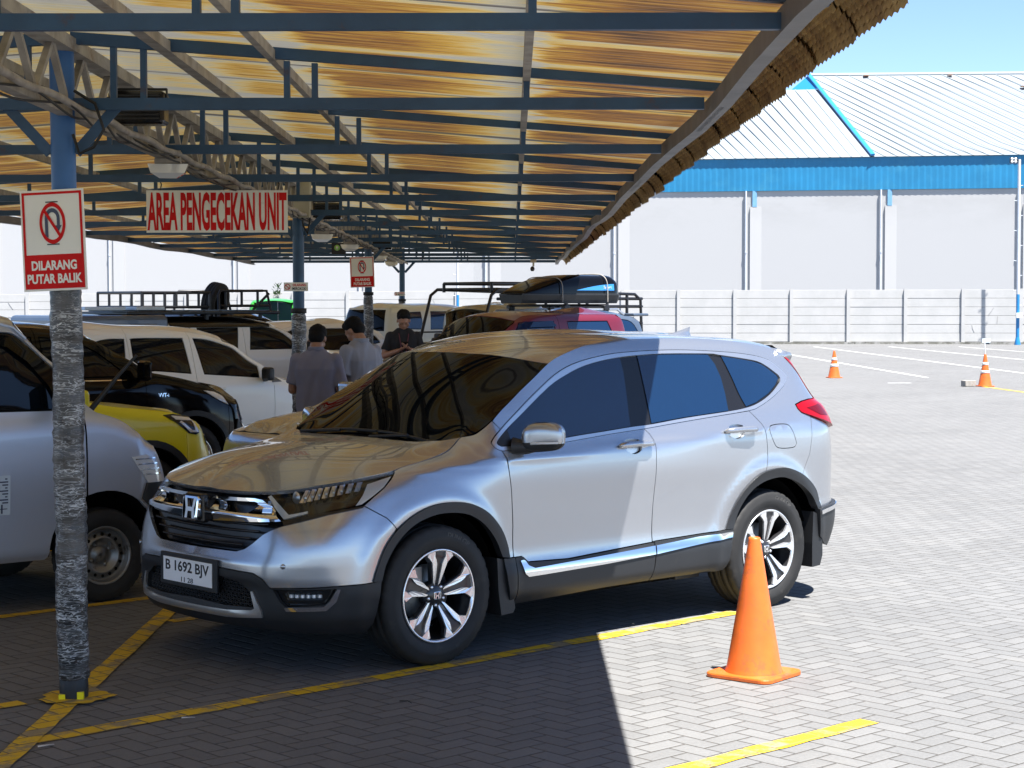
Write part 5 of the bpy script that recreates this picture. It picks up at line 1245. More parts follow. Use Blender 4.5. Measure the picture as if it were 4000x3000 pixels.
    m=MB(); m.add([lm,eL,re,rm],[(0,1,2,3)]); m.add([l0,lm,rm,r0],[(0,1,2,3)]); n2=(eL-lm).cross(rm-lm).normalized()
    for k in range(36):
        t=k/36; A=rm.lerp(re,t); B=lm.lerp(eL,min(1,t*.93+.07)); m.beam(A+n2*.012,B+n2*.012,.06,.022,up=n2)
    m.build('lower_roof','white_roof_sheet',e)
build_warehouse()
# ------------------------------------------------------------------ poles and weeds
def pole(x,y,h,label,r=.075,lamp=True):
    e=empty('lamp_pole',(x,y,0),0,label,'pole','poles in front of the wall')
    m=MB(); m.lathe([(r,0),(r,2.2)],16,'z'); m.lathe([(r*1.9,0),(r*1.9,.02),(r,.35)],8,'z'); b=m.build('pole_foot','sky_blue_trim',e)
    m=MB(); m.lathe([(r*.96,2.2),(r*.85,h)],16,'z')
    for k in range(9): 
        z=1.7+k*(h-2.2)/9; m.tube([(-r,0,z),(-r-.13*(1 if k%2 else -1.9),0,z+.02)],.014,5)
    m.build('pole_shaft','pale_steel',e)
    m=MB(); m.box((.02,-.14,1.28),(.26,.14,.22),bev=.01); m.build('junction_box','cone_white',e)
    if lamp:
        m=MB(); m.box((-.26,-.05,h-.05),(.34,.10,.26),bev=.02); m.box((-.08,0,h-.05),(.10,.05,.05)); l=m.build('lamp_head','gloss_black',e)
        m=MB()
        for dx in(-.34,-.19):
            for dz in(-.11,.01): m.lathe([(.0001,-.012),(.055,-.01),(.06,0)],16,'y',c=(dx,-.10,h+dz))
        m.build('lamp_lens','lamp_white',l)
pole(22.02,81.0,8.05,'tall lamp pole with blue foot at the right edge of the photo, before the wall')
pole(-2.33,80.0,6.3,'slim pole with blue foot before the wall, seen under the canopy',.06,False)
def weed(x,y,z,label,h=.7):
    rr=random.Random(int(x*10)); m=MB()
    for k in range(60):
        a=rr.uniform(0,6.28);l=rr.uniform(.1,h);w=.05;p=Vector((x+rr.uniform(-.12,.12),y-.08,z+rr.uniform(0,h)));d=Vector((math.cos(a)*.16,-.08,rr.uniform(-.08,.2)));q=Vector((0,0,1)).cross(d).normalized()*w
        m.add([p,p+d*.5+q,p+d,p+d*.5-q],[(0,1,2,3)])
    m.tube([(x,y-.05,z-.1),(x+.05,y-.08,z+h)],.015,5,mi=0); o=m.build('weed','weed_leaf'); tag(o,label,'plant','weeds on top of the wall')
simple('weed_leaf',(.06,.13,.03),.7,var=.4,vscale=12)
weed(-20.6,86.3,1.65,'small green weed hanging over the wall near the left edge, above the black cage rack',.8)
weed(-10.75,85.3,2.15,'leafy weed on the wall top beside the second column, above the green vehicle',.55)
# ------------------------------------------------------------------ litter on the paving
def litter(name,a,b,w,mat,label,bend=.0,cat='litter'):
    A=Vector((*a,.008));B=Vector((*b,.010));mid=(A+B)/2+Vector((bend,bend,.004)); m=MB()
    if mat=='paper_pale' or mat=='cone_white':
        d=(B-A).normalized();n=Vector((-d.y,d.x,0))*w; m.add([A-n,B-n*.6,B+n,A+n*.8],[(0,1,2,3)]); m.add([A-n+Vector((0,0,.002)),B-n*.6+Vector((0,0,.004)),B+n+Vector((0,0,.002)),A+n*.8+Vector((0,0,.005))],[(0,1,2,3)])
    else: m.tube([A,mid,B],[w,w*.8,w*.5],6)
    o=m.build(name,mat); tag(o,label,cat)
litter('paper_scrap',(-2.0,7.76),(-1.94,7.80),.006,'cone_white','thin white paper scrap on the shaded paving near the painted stripes')
litter('paper_scrap',(-1.49,8.30),(-1.43,8.31),.005,'cone_white','narrow white paper strip beside the long yellow line')
litter('twig',(-.53,8.66),(-.47,8.60),.003,'cable_black','short dark twig on the shaded paving in front of the front wheel',.01)
litter('twig',(.89,10.74),(1.03,10.70),.003,'cable_black','thin dark twig lying across the sunlit yellow line')
# ------------------------------------------------------------------ the other parked vehicles
def clip_v(poly,c,keep_gt):
    out=[];n=len(poly)
    for i in range(n):
        p,q=poly[i],poly[(i+1)%n];a=(p[0]>=c) if keep_gt else (p[0]<=c);b=(q[0]>=c) if keep_gt else (q[0]<=c)
        if a: out.append(p)
        if a!=b:
            t=(c-p[0])/(q[0]-p[0]);out.append((c,p[1]+t*(q[1]-p[1])))
    return out
def build_vehicle(S,loc,deg,name,label,cat,group=None,scale=1.):
    W=S['W']/2;xf,xb,wb,R=S['xf'],S['xb'],S['wb'],S['R'];zb=S.get('sill',.28);tum=S.get('tum',.38);belt=S['belt'];pm=S['paint'];cr=S.get('cr',1.)
    car=empty(name,(loc[0],loc[1],0),R_(deg),label,cat,group)
    cont=[(xf,0),(xf-.012*cr,W*.35),(xf-.05*cr,W*.62),(xf-.14*cr,W*.82),(xf-.28*cr,W*.935),(xf-.45*cr,W*.98),(xf-.65*cr,W),(-.6,W),(-wb/2,W),(-wb,W),(xb+.45,W*.995),(xb+.2,W*.955),(xb+.08,W*.86),(xb+.02,W*.6),(xb,W*.3),(xb,0)]
    topx=S['top']; tx=np.array([p[0] for p in topx]);tz=np.array([p[1] for p in topx])
    T=lambda x: float(np.interp(-x,-tx,tz))
    cowl=S['cowl']; ZT=max(tz)+.03
    def prof(x):
        t=T(x)
        if x>cowl-.05: # bonnet zone
            return [(.1,.10),(zb-.02,.06),(zb+.06,.012),(zb+.18,.004),(t-.30,.0),(t-.14,.012),(t-.06,.032),(t-.02,.06),(t+.02,.12),(ZT+.2,.9)]
        tt=max(t,belt+.12)
        g=.035+tum*max(0,(tt-.10)-belt)
        return [(.1,.10),(zb-.02,.06),(zb+.06,.014),(zb+.2,.016),(belt-.30,.004),(belt-.10,.008),(belt-.02,.026),(belt+.02,.040),(tt-.09,g),(tt-.04,g+.028),(tt,g+.09),(ZT+.2,g+.7)]
    nose=S['nose'] # (z,d) centre
    tab=[(('u',0.),nose+[(ZT+.2,1.)]),(('u',W*.55),nose+[(ZT+.2,1.)])]
    xs=[xf-.30*cr,xf-.48*cr,xf-.7*cr,(xf-.7*cr+cowl)/2,cowl,cowl-.25,cowl-.6,cowl-1.,-wb*.7,-wb,xb+.35,xb+.12]
    pr=prof(xs[0]); tab.append((('u',W*.55+.33*cr),[(z,min(d*1.0,1.)) for z,d in [(a,(b*.5+.5*float(np.interp(a,[q[0] for q in nose],[q[1] for q in nose])))) for a,b in pr[:-1]]]+[(ZT+.2,1.)]))
    seen=[]
    for x in xs:
        if seen and x>seen[-1]-.08: continue
        seen.append(x)
    sh0=Shell(cont,tab+[(x,prof(x)) for x in seen]) if False else None
    # shear of the rear end
    rp=S.get('rear',[(.1,.1),(.3,.02),(.9,.0),(belt,.03),(ZT-.2,.16),(ZT,.25)])
    class SS(Shell): pass
    tmp=Shell(cont,[(('u',0.),[(0,0),(3,0)]),(('u',.5),[(0,0),(3,0)])])
    tabs=tab+[(('u',tmp.u_of_x(x)),prof(x)) for x in seen]
    tabs+= [(('u',tmp.U-W*.75),rp+[(ZT+.2,rp[-1][1]+.3)]),(('u',tmp.U),rp+[(ZT+.2,rp[-1][1]+.3)])]
    tabs.sort(key=lambda k:k[0][1])
    t2=[]
    for k in tabs:
        if t2 and k[0][1]-t2[-1][0][1]<.04: continue
        t2.append(k)
    sh_=Shell(cont,t2); Pf=lambda u,z,off=0: sh_.P(u,z,off)
    Ux=lambda x: sh_.u_of_x(x)
    st=S.get('step',.07)
    zle=nose[-1][0]-.02
    def Tu(u):
        if u<Ux(xf-.28*cr): return zle+(T(xf-.28*cr)-zle)*max(0,(u/Ux(xf-.28*cr)))**1.5
        if u>Ux(xb+.2): return T(xb+.2)
        i=np.interp(u,sh_.uu,sh_.cc[:,0]); return T(float(i))
    us=np.concatenate([np.linspace(0,Ux(xf-.28*cr),10),np.linspace(Ux(xf-.28*cr),Ux(xb+.2),60)[1:],np.linspace(Ux(xb+.2),sh_.U-.001,6)[1:]])
    top=[(float(u),Tu(u)) for u in us]
    ra=S.get('ra',R+.065)
    def arch(xc):
        uc=Ux(xc);return [(uc-ra*math.cos(a)*1.0,R+.02+ra*math.sin(a)) for a in np.linspace(.0,math.pi,19)]
    aF=arch(0);aR=arch(-wb)
    bot=[(0,zb-.04),(aF[0][0]-.02,zb-.04)]+aF+[(aF[-1][0]+.02,zb),(aR[0][0]-.02,zb)]+aR+[(aR[-1][0]+.02,zb),(sh_.U-.001,zb+.02)]
    body=bot+top[::-1]
    wins=[rnd([(Ux(x),z) for x,z in w],50) for w in S.get('windows',[])]
    cuts=[Ux(c) for c in S['cuts']]; names=S['names']
    lo=-9
    partobj=[]
    for i,nm in enumerate(names):
        a=cuts[i-1] if i>0 else -9;b=cuts[i] if i<len(cuts) else 99
        p=body
        if i>0:p=clip_v(p,a,True)
        if i<len(cuts):p=clip_v(p,b,False)
        hs=[w for w in wins if a<np.mean([q[0] for q in w])<b]
        nm_,mt=(nm if isinstance(nm,tuple) else (nm,pm))
        partobj.append(surf_panel(nm_,Pf,p,hs,mt,car,st,.003,.02,mirror=True))
    wm=S.get('glass','film_glass')
    for w in wins:
        surf_panel('window',Pf,inset_poly(w,.010),mat=wm,parent=car,step=st,depth=.012,mirror=True,off=-.006)
        surf_panel('window_seal',Pf,inset_poly(w,-.006),mat='matt_black',parent=car,step=st,depth=0,mirror=True,off=-.016)
    for nm,mt,poly,off in S.get('panels',[]):
        surf_panel(nm,Pf,[(Ux(x) if not isinstance(x,tuple) else x[0],z) for x,z in poly],mat=mt,parent=car,step=min(st,.04),depth=.02,mirror=True,off=off)
    if S.get('cladding'):
        for aa,xc in((aF,0),(aR,-wb)):
            uc=Ux(xc); o=[(uc-(ra+.055)*math.cos(t),R+.02+(ra+.055)*math.sin(t)) for t in np.linspace(0,math.pi,19)]
            surf_panel('wheel_arch_cladding',Pf,o+aa[::-1],mat=S['cladding'],parent=car,step=st,depth=.04,mirror=True,off=.012)
        surf_panel('side_cladding',Pf,[(aF[-1][0]+.055,zb-.02),(aR[0][0]-.055,zb-.02),(aR[0][0]-.055,zb+.16),(aF[-1][0]+.055,zb+.16)],mat=S['cladding'],parent=car,step=st,depth=.03,mirror=True,off=.012)
    # bonnet / screen / roof
    uc=Ux(cowl);uh=Ux(S['hdr'][0])
    e=[(float(u),Tu(u)) for u in np.linspace(0,uc,26)];E=[tuple(Pf(u,z)) for u,z in e]
    hc=[(x,0,z) for x,z in S['hoodc']]; cw=(S['hoodc'][-1][0],S['hoodc'][-1][1]); yc=E[-1][1]
    cwl=[(cw[0]-(cw[0]-cowl)*(t**2.5)*.9,yc*t,cw[1]+(E[-1][2]-cw[1])*t**2) for t in(0,.4,.7,.9)]
    side=[(x,yc*.55,z-.012) for x,_,z in hc[1:-1]]
    h=TPS(sym(E[::2]+[E[-1]]+hc+cwl+side));half=[(p[0],p[1]) for p in E]+[(p[0],p[1]) for p in cwl[::-1]]
    half=[p for i,p in enumerate(half) if i==0 or abs(p[0]-half[i-1][0])+abs(p[1]-half[i-1][1])>1e-4]
    surf_panel('bonnet',h,half+[(x,-y) for x,y in half[::-1][1:-1]],mat=S.get('hoodmat',pm),parent=car,step=st,inset=.003,depth=.02)
    D=[tuple(Pf(u,Tu(u))) for u in np.linspace(uc,uh,14)];yh=D[-1][1];hd=S['hdr']
    hdr=[(S['hdrc'][0]-(S['hdrc'][0]-D[-1][0])*t**2,yh*t,S['hdrc'][1]+(D[-1][2]-S['hdrc'][1])*t**2) for t in(0,.4,.75)]
    cb=[(a-.02,b,c-.01) for a,b,c in cwl]
    mids=[((cb[0][0]*(1-t)+hdr[0][0]*t),0,cb[0][2]*(1-t)+hdr[0][2]*t+.02*math.sin(math.pi*t)) for t in(.25,.5,.75)]
    ws=TPS(sym(D+hdr+cb+mids));half=[(p[0],p[1]) for p in cb]+[(p[0],p[1]) for p in D]+[(p[0],p[1]) for p in hdr[::-1]]
    surf_panel('windscreen',ws,half+[(x,-y) for x,y in half[::-1][1:-1]],mat=S.get('screen','dark_glass'),parent=car,step=st,inset=.012,depth=.01)
    cl=[(a+.03,b,c-.035) for a,b,c in cwl];surf_panel('cowl_cover',lambda x,y,off=0:np.stack([x,y,0*x+cw[1]-.03],1),[(a,b) for a,b,c in cwl]+[(a-.12,b) for a,b,c in cwl[::-1]]+[(a-.12,-b) for a,b,c in cwl[1:]]+[(a,-b) for a,b,c in cwl[::-1][:-1]],mat='matt_black',parent=car,step=.15,depth=0)
    D2=[tuple(Pf(u,Tu(u))) for u in np.linspace(uh,sh_.U-.001,34)]
    rc=[(x,0,z) for x,z in S['roofc']]
    q=.5;rs=[(x,yh*.6,z-.015) for x,_,z in rc]
    rt=TPS(sym(D2[::2]+[D2[-1]]+hdr+rc+rs));half=[(p[0],p[1]) for p in hdr]+[(p[0],p[1]) for p in D2]
    surf_panel('roof',rt,half+[(x,-y) for x,y in half[::-1][1:-1]],mat=S.get('roofmat',pm),parent=car,step=st*1.2,inset=.002,depth=.01)
    if 'rearwin' in S:
        z0,z1,yw=S['rearwin']; U=sh_.U-.001; surf_panel('rear_window',Pf,rnd([(U-yw,z0),(U,z0),(U,z1),(U-yw*.93,z1)],70),mat='dark_glass',parent=car,step=st,depth=.01,mirror=True,off=.004)
    # core, wells, wheels
    if not S.get('nocore'): surf_panel('blackout_core',Pf,[(0,zb),(Ux(R+.02),zb)]+[(u_,z_+.02) for u_,z_ in aF]+[(aF[-1][0]+.05,zb),(aR[0][0]-.05,zb)]+[(u_,z_+.02) for u_,z_ in aR]+[(sh_.U-.01,zb+.05)]+[(u,z-.03) for u,z in top[::-1]],mat='matt_black',parent=car,step=.2,depth=0,mirror=True,off=-.07)  # added black core so nothing shines through the body
    ub=MB(); ub.box((-wb/2,0,zb+.06),(wb-2*ra+.1,W*1.7,.10)); ub.box((-wb/2,0,zb+.12),(xf-xb-.8,W*.9,.1))
    for x in(0,-wb):
        for sg in(1,-1):
            V=[];Fc=[]
            for k in range(13):
                a=math.pi*k/12; V+=[(x+ra*math.cos(a),sg*(W-.03),R+.02+ra*math.sin(a)),(x+ra*math.cos(a),sg*(W-.32),R+.02+ra*math.sin(a))]
            for k in range(12): Fc.append((2*k,2*k+2,2*k+3,2*k+1))
            Fc.append(tuple(2*k+1 for k in range(13))); ub.add(V,Fc,0)
    ub.build('underbody','matt_black',car)
    hw=S.get('tw',.2)/2
    for x in(0,-wb):
        for sg in(1,-1): make_wheel(car,(x,sg*(W-hw-S.get('wi',.03)),R-.004),sg,R,S.get('rim',R*.66),hw,style=S.get('wheel','plain'))
    if 'mirror' in S:
        x0,z0,mt=S['mirror']
        for sg in(1,-1):
            m=MB(); hh=S.get('mh',.15); m.box((x0-.02,sg*(W+.10),z0+.02),(.09,.17,hh),0,bev=.035); m.tube([(x0+.02,sg*(W-.06),z0-.05),(x0,sg*(W+.05),z0-.04)],.025,8,mi=1); m.build('door_mirror',[mt,'black_plastic'],car)
    if S.get('handles'):
        for i,(x,z) in enumerate(S['handles']):
            for sg in(1,-1):
                u=Ux(x); m=MB(); m.tube([tuple(Pf(sg*(u+a),z,c)) for a,c in((-.09,.004),(-.07,.03),(.07,.03),(.09,.004))],[.010,.014,.014,.010],8); m.build('door_handle',S.get('handlemat',pm),car)
    car['_']=1; del car['_']
    return car,Pf,Ux,sh_,rt
NOSE=lambda z0,zh,lean=.12:[(.1,.12),(z0-.05,.06),(z0+.05,.01),(.5,.0),(.62,.01),((.62+zh)/2,.03+lean*.35),(zh-.08,lean*.75),(zh-.02,lean),(zh,lean+.03),(zh+.02,lean+.09)]
# --- silver cab-forward van, nearest on the left (front, door and steel wheel in view)
VAN=dict(W=1.665,xf=.62,xb=-3.45,wb=2.65,R=.297,sill=.30,tum=.22,belt=1.16,paint='silver_van_paint',cr=.75,tw=.165,rim=.185,wheel='steel',ra=.385,wi=.035,
 top=[(.6,.93),(.43,.95),(.33,1.03),(.22,1.10),(.10,1.155),(-.02,1.19),(-.12,1.30),(-.28,1.52),(-.42,1.68),(-.55,1.76),(-.8,1.80),(-3.5,1.80)],
 cowl=-.02,hdr=(-.50,1.74),hdrc=(-.36,1.80),nose=[(.1,.12),(.25,.05),(.35,.0),(.55,.0),(.66,.02),(.80,.06),(.88,.10),(.92,.14)],
 hoodc=[(.47,.95),(.40,1.02),(.30,1.09),(.15,1.15),(.06,1.19)],roofc=[(-.6,1.84),(-1.2,1.87),(-2.2,1.87),(-3.2,1.84)],
 windows=[[(-.17,1.215),(-.155,1.26),(-.25,1.42),(-.37,1.58),(-.50,1.675),(-.62,1.70),(-.98,1.705),(-1.0,1.225)],[(-1.15,1.235),(-1.15,1.70),(-1.9,1.70),(-1.9,1.235)],[(-2.0,1.24),(-2.0,1.70),(-3.0,1.69),(-3.0,1.24)]],
 cuts=[-.135,-1.08,-1.95],names=['front_fender','front_door','side_panel','rear_quarter'],
 rearwin=(1.2,1.65,.6),handles=[(-.95,1.02)],step=.035,
 panels=[('headlamp','lamp_white',[(.175,.905),(.30,.915),(.40,.83),(.43,.735),(.30,.735),(.235,.82)],.006),
  ('front_bumper','black_plastic',[(.285,.735),(.44,.733),(.60,.735),((0.001,),.735),((0.001,),.26),(.36,.26),(.36,.44),(.335,.56),(.25,.64)],.012),
  ('door_gap','matt_black',[(-.128,1.19),(-.128,.68),(-.134,.68),(-.134,1.19)],.002)])
car,Pf,Ux,s1,rt=build_vehicle(VAN,(-3.068,12.223),40,'parked_van','silver cab-forward van with black bumper and steel wheels, nearest on the left','van')
m=MB();V=[];F=[];
def surf_quad(Pf,Ux,x0,x1,z0,z1,off,sg=-1,nx=4,nz=4):
    V=[];F=[]
    for j in range(nz+1):
        for i in range(nx+1): V.append(tuple(Pf(sg*(Ux(x0)+(Ux(x1)-Ux(x0))*i/nx),z0+(z1-z0)*j/nz,off)))
    for j in range(nz):
        for i in range(nx): F.append((j*(nx+1)+i,j*(nx+1)+i+1,(j+1)*(nx+1)+i+1,(j+1)*(nx+1)+i))
    return V,F
V,F=surf_quad(Pf,Ux,-.64,-.86,.60,.84,.003); m.add(V,F); st_=m.build('door_sticker','paper_pale',car)
m=MB()
for k in range(9): V,F=surf_quad(Pf,Ux,-.655 if k%3 else -.66,-.655-.02-.018*((k*5)%3),.815-k*.018,.823-k*.018,.0045,nx=1,nz=1); m.add(V,F)
V,F=surf_quad(Pf,Ux,-.66,-.75,.635,.640,.0045,nx=1,nz=1); m.add(V,F); V,F=surf_quad(Pf,Ux,-.69,-.70,.61,.665,.0045,nx=1,nz=1); m.add(V,F)
m.build('sticker_print','navy_ink',st_)
m=MB(); # headlamp inner bars
for k in range(4): V,F=surf_quad(Pf,Ux,.20+.02*k,.37+.012*k,.885-.033*k,.893-.033*k,.009,nx=6,nz=1); m.add(V,F)
m.build('headlamp_ribs','chrome',car)
# raised wiper arm seen over the cowl, window visor and drip rail
m=MB(); m.tube([(-.03,-.66,1.19),(.16,-.70,1.42),(.27,-.735,1.545)],[.020,.013,.009],8); a_=m.build('raised_wiper','black_plastic',car)
sgn=-1
m=MB(); pts=[(-.19,1.25),(-.27,1.42),(-.39,1.575),(-.52,1.665),(-.64,1.69)]; V=[];F=[]
for x,z in pts: V+=[tuple(Pf(-Ux(x),z,.004)),tuple(Pf(-Ux(x-.085),z-.055,.022))]
m.add(V,[(2*i,2*i+2,2*i+3,2*i+1) for i in range(4)],0,True); m.build('window_visor','dark_glass',car)
m=MB(); m.tube([tuple(Pf(-Ux(x),z,.006)) for x,z in((-.43,1.655),(-.52,1.725),(-.62,1.755),(-.9,1.775),(-2.,1.78))],.014,8); m.build('drip_rail','silver_van_paint',car)
m=MB(); m.box((-.33,-.95,1.31),(.05,.17,.235),bev=.022); mr=m.build('side_mirror','black_plastic',car); m=MB(); m.box((-.357,-.95,1.31),(.004,.14,.20),bev=.001); m.build('mirror_glass','side_glass',mr)
# --- yellow crossover
YEL=dict(W=1.71,xf=.78,xb=-3.22,wb=2.525,R=.335,sill=.27,tum=.38,belt=1.06,paint='yellow_paint',tw=.2,ra=.385,cladding='black_plastic',cr=.85,
 top=[(.75,.86),(.50,.93),(.42,.965),(.26,1.00),(.0,1.035),(-.24,1.06),(-.42,1.09),(-.6,1.18),(-1.05,1.44),(-1.3,1.53),(-1.7,1.57),(-2.4,1.56),(-3.0,1.50),(-3.3,1.45)],
 cowl=-.42,hdr=(-1.10,1.46),hdrc=(-.95,1.55),nose=NOSE(.28,.90,.12),hoodc=[(.64,.90),(.6,.945),(.48,.99),(.25,1.035),(-.05,1.07),(-.28,1.09)],roofc=[(-1.2,1.60),(-1.8,1.635),(-2.4,1.63),(-3.0,1.57)],
 windows=[[(-.66,1.12),(-1.05,1.37),(-1.35,1.47),(-1.5,1.49),(-1.5,1.12)],[(-1.58,1.12),(-1.58,1.49),(-2.2,1.49),(-2.35,1.14)],[(-2.45,1.16),(-2.35,1.48),(-2.7,1.45),(-2.9,1.32)]],
 cuts=[.36,-.50,-1.54,-2.40],names=['front_bumper','front_fender','front_door','rear_door','rear_quarter'],
 rearwin=(1.1,1.42,.55),mirror=(-.62,1.12,'yellow_paint'),step=.045,
 panels=[('headlamp','gloss_black',[(.165,.985),(.27,.990),(.46,.960),(.505,.83),(.46,.815),(.385,.83),(.27,.92)],.006),
  ('headlamp_reflector','lamp_white',[(.24,.978),(.45,.952),(.46,.93),(.27,.945)],.012),('headlamp_reflector','lamp_white',[(.30,.925),(.32,.935),(.42,.855),(.455,.85),(.46,.93),(.478,.935),(.49,.833),(.40,.838)],.012),
  ('lower_grille','black_plastic',[(.62,.62),((0.001,),.66),((0.001,),.35),(.60,.35)],.01),('upper_grille','gloss_black',[(.60,.80),((0.001,),.84),((0.001,),.72),(.62,.72)],.008)])
build_vehicle(YEL,(-3.434,15.295),41,'parked_car','small yellow crossover between the silver van and the black SUV','car')
BLK=dict(W=1.70,xf=.80,xb=-3.55,wb=2.685,R=.35,sill=.28,tum=.36,belt=1.12,paint='black_paint',tw=.215,ra=.40,cladding='black_plastic',cr=.9,
 top=[(.8,.86),(.50,.93),(.32,1.00),(.21,1.05),(.03,1.11),(-.2,1.16),(-.42,1.20),(-.55,1.28),(-.82,1.45),(-1.06,1.56),(-1.4,1.63),(-1.8,1.66),(-2.8,1.65),(-3.3,1.60),(-3.6,1.55)],
 cowl=-.42,hdr=(-1.08,1.57),hdrc=(-.95,1.63),nose=NOSE(.28,.95,.12),hoodc=[(.66,.95),(.6,1.01),(.45,1.06),(.2,1.11),(-.1,1.15),(-.30,1.17)],roofc=[(-1.3,1.68),(-1.8,1.71),(-2.6,1.70),(-3.3,1.65)],
 windows=[[(-.68,1.17),(-1.0,1.42),(-1.3,1.53),(-1.55,1.56),(-1.55,1.17)],[(-1.63,1.17),(-1.63,1.56),(-2.35,1.56),(-2.45,1.18)],[(-2.55,1.20),(-2.5,1.55),(-3.0,1.53),(-3.15,1.35)]],
 cuts=[.42,-.52,-1.59,-2.5],names=['front_bumper','front_fender','front_door','rear_door','rear_quarter'],rearwin=(1.15,1.52,.55),mirror=(-.58,1.21,'black_paint'),mh=.19,step=.05,
 panels=[('headlamp','lamp_white',[(.13,1.015),(.27,.995),(.37,.95),(.42,.865),(.30,.915)],.008),('window_chrome','chrome',[(-.72,1.145),(-.72,1.135),(-2.5,1.150),(-2.5,1.160)],.012),
  ('fog_lamp_cover','black_plastic',[(.52,.72),(.60,.66),(.62,.56),(.55,.52),(.50,.62)],.02),('fog_lamp_trim','chrome',[(.56,.68),(.60,.64),(.61,.58),(.60,.575),(.585,.64)],.03),
  ('grille','gloss_black',[(.62,.90),((0.001,),.92),((0.001,),.70),(.62,.70)],.008)])
bc,bP,bU,_a,_b=build_vehicle(BLK,(-3.677,18.85),41,'parked_car','glossy black SUV between the yellow crossover and the white hatchback','car')
V_,F_=fit_text('VVT-i',.115,.038,.0005,.02); m=MB(); m.add([tuple(bP(-(bU(-.335)-v.x),.985+v.y,.004+v.z)) for v in V_],F_); m.build('side_badge','chrome',bc)
WHT=dict(W=1.66,xf=.72,xb=-3.38,wb=2.525,R=.30,sill=.24,tum=.36,belt=1.02,paint='white_paint',tw=.185,ra=.355,cr=.85,
 top=[(.7,.78),(.45,.86),(.25,.90),(.0,.945),(-.24,.98),(-.40,1.04),(-.59,1.20),(-.87,1.40),(-1.14,1.50),(-1.47,1.555),(-1.8,1.585),(-2.31,1.60),(-2.9,1.59),(-3.2,1.54),(-3.5,1.48)],
 cowl=-.36,hdr=(-1.0,1.45),hdrc=(-.85,1.52),nose=NOSE(.26,.82,.12),hoodc=[(.6,.82),(.55,.87),(.4,.93),(.2,.975),(-.05,1.01),(-.22,1.03)],roofc=[(-1.2,1.59),(-1.6,1.625),(-2.2,1.645),(-2.8,1.64),(-3.2,1.60)],
 windows=[[(-.64,1.035),(-.64,1.16),(-.92,1.37),(-1.17,1.46),(-1.37,1.485),(-1.41,1.49),(-1.35,1.09)],[(-1.54,1.49),(-2.13,1.495),(-2.19,1.47),(-2.2,1.25),(-2.03,1.13),(-1.96,1.14),(-1.51,1.10)],[(-2.26,1.49),(-2.45,1.49),(-2.65,1.45),(-2.85,1.32),(-2.80,1.24),(-2.30,1.20)]],
 cuts=[.40,-.46,-1.455,-2.235],names=['front_bumper','front_fender','front_door','rear_door','rear_quarter'],rearwin=(1.08,1.45,.5),mirror=(-.60,1.06,'black_plastic'),handles=[(-1.20,.93),(-2.05,.96)],step=.05,
 panels=[('headlamp','lamp_white',[(.2,.90),(.40,.87),(.52,.78),(.50,.70),(.36,.76)],.008),('mirror_sail','slate_paint',[(-.34,.985),(-.46,1.075),(-.48,.98)],.006)])
build_vehicle(WHT,(-2.879,21.954),41,'parked_car','white hatchback behind the black SUV, with dark windows','car')
def tubes(name,mat,parent,paths,r,n=8):
    m=MB()
    for p in paths: m.tube(p,r,n)
    return m.build(name,mat,parent)
def rbox(l,w,r,z,n=5):
    o=[]
    for cx,cy,a0 in((1,1,0),(-1,1,90),(-1,-1,180),(1,-1,270)):
        for k in range(n): a=R_(a0+90*k/(n-1)); o.append((cx*(l/2-r)+r*math.cos(a),cy*(w/2-r)+r*math.sin(a),z))
    return o
def SUV(**k):
    d=dict(W=1.80,xf=.85,xb=-3.75,wb=2.75,R=.37,sill=.34,tum=.30,belt=1.17,paint='white_paint',tw=.24,ra=.43,cr=.85,
     top=[(.82,.98),(.5,1.04),(.2,1.08),(-.1,1.12),(-.45,1.16),(-.62,1.26),(-.95,1.48),(-1.2,1.59),(-1.5,1.64),(-2.6,1.65),(-3.4,1.62),(-3.8,1.60)],
     cowl=-.45,hdr=(-1.18,1.585),hdrc=(-1.05,1.66),nose=NOSE(.34,1.04,.08),hoodc=[(.74,1.04),(.7,1.09),(.5,1.13),(.2,1.16),(-.1,1.185),(-.32,1.195)],roofc=[(-1.4,1.70),(-2.0,1.72),(-2.8,1.72),(-3.4,1.69)],
     windows=[[(-.72,1.21),(-1.0,1.44),(-1.22,1.55),(-1.62,1.565),(-1.66,1.21)],[(-1.78,1.21),(-1.75,1.565),(-2.5,1.565),(-2.6,1.21)],[(-2.72,1.22),(-2.66,1.56),(-3.35,1.54),(-3.48,1.24)]],
     cuts=[.42,-.55,-1.72,-2.66],names=['front_bumper','front_fender','front_door','rear_door','rear_quarter'],rearwin=(1.2,1.55,.6),mirror=(-.68,1.24,'black_plastic'),step=.08)
    d.update(k); return d
def pl(px,py,x,y,z,deg,Z):
    """helper for the layout: where the origin of a vehicle stands when its local point (x,y) stands at depth Z on the given bearing"""
    X=(px-2000)/7264.*Z; a=R_(deg); return (X-(x*math.cos(a)-y*math.sin(a)), Z-(x*math.sin(a)+y*math.cos(a)))
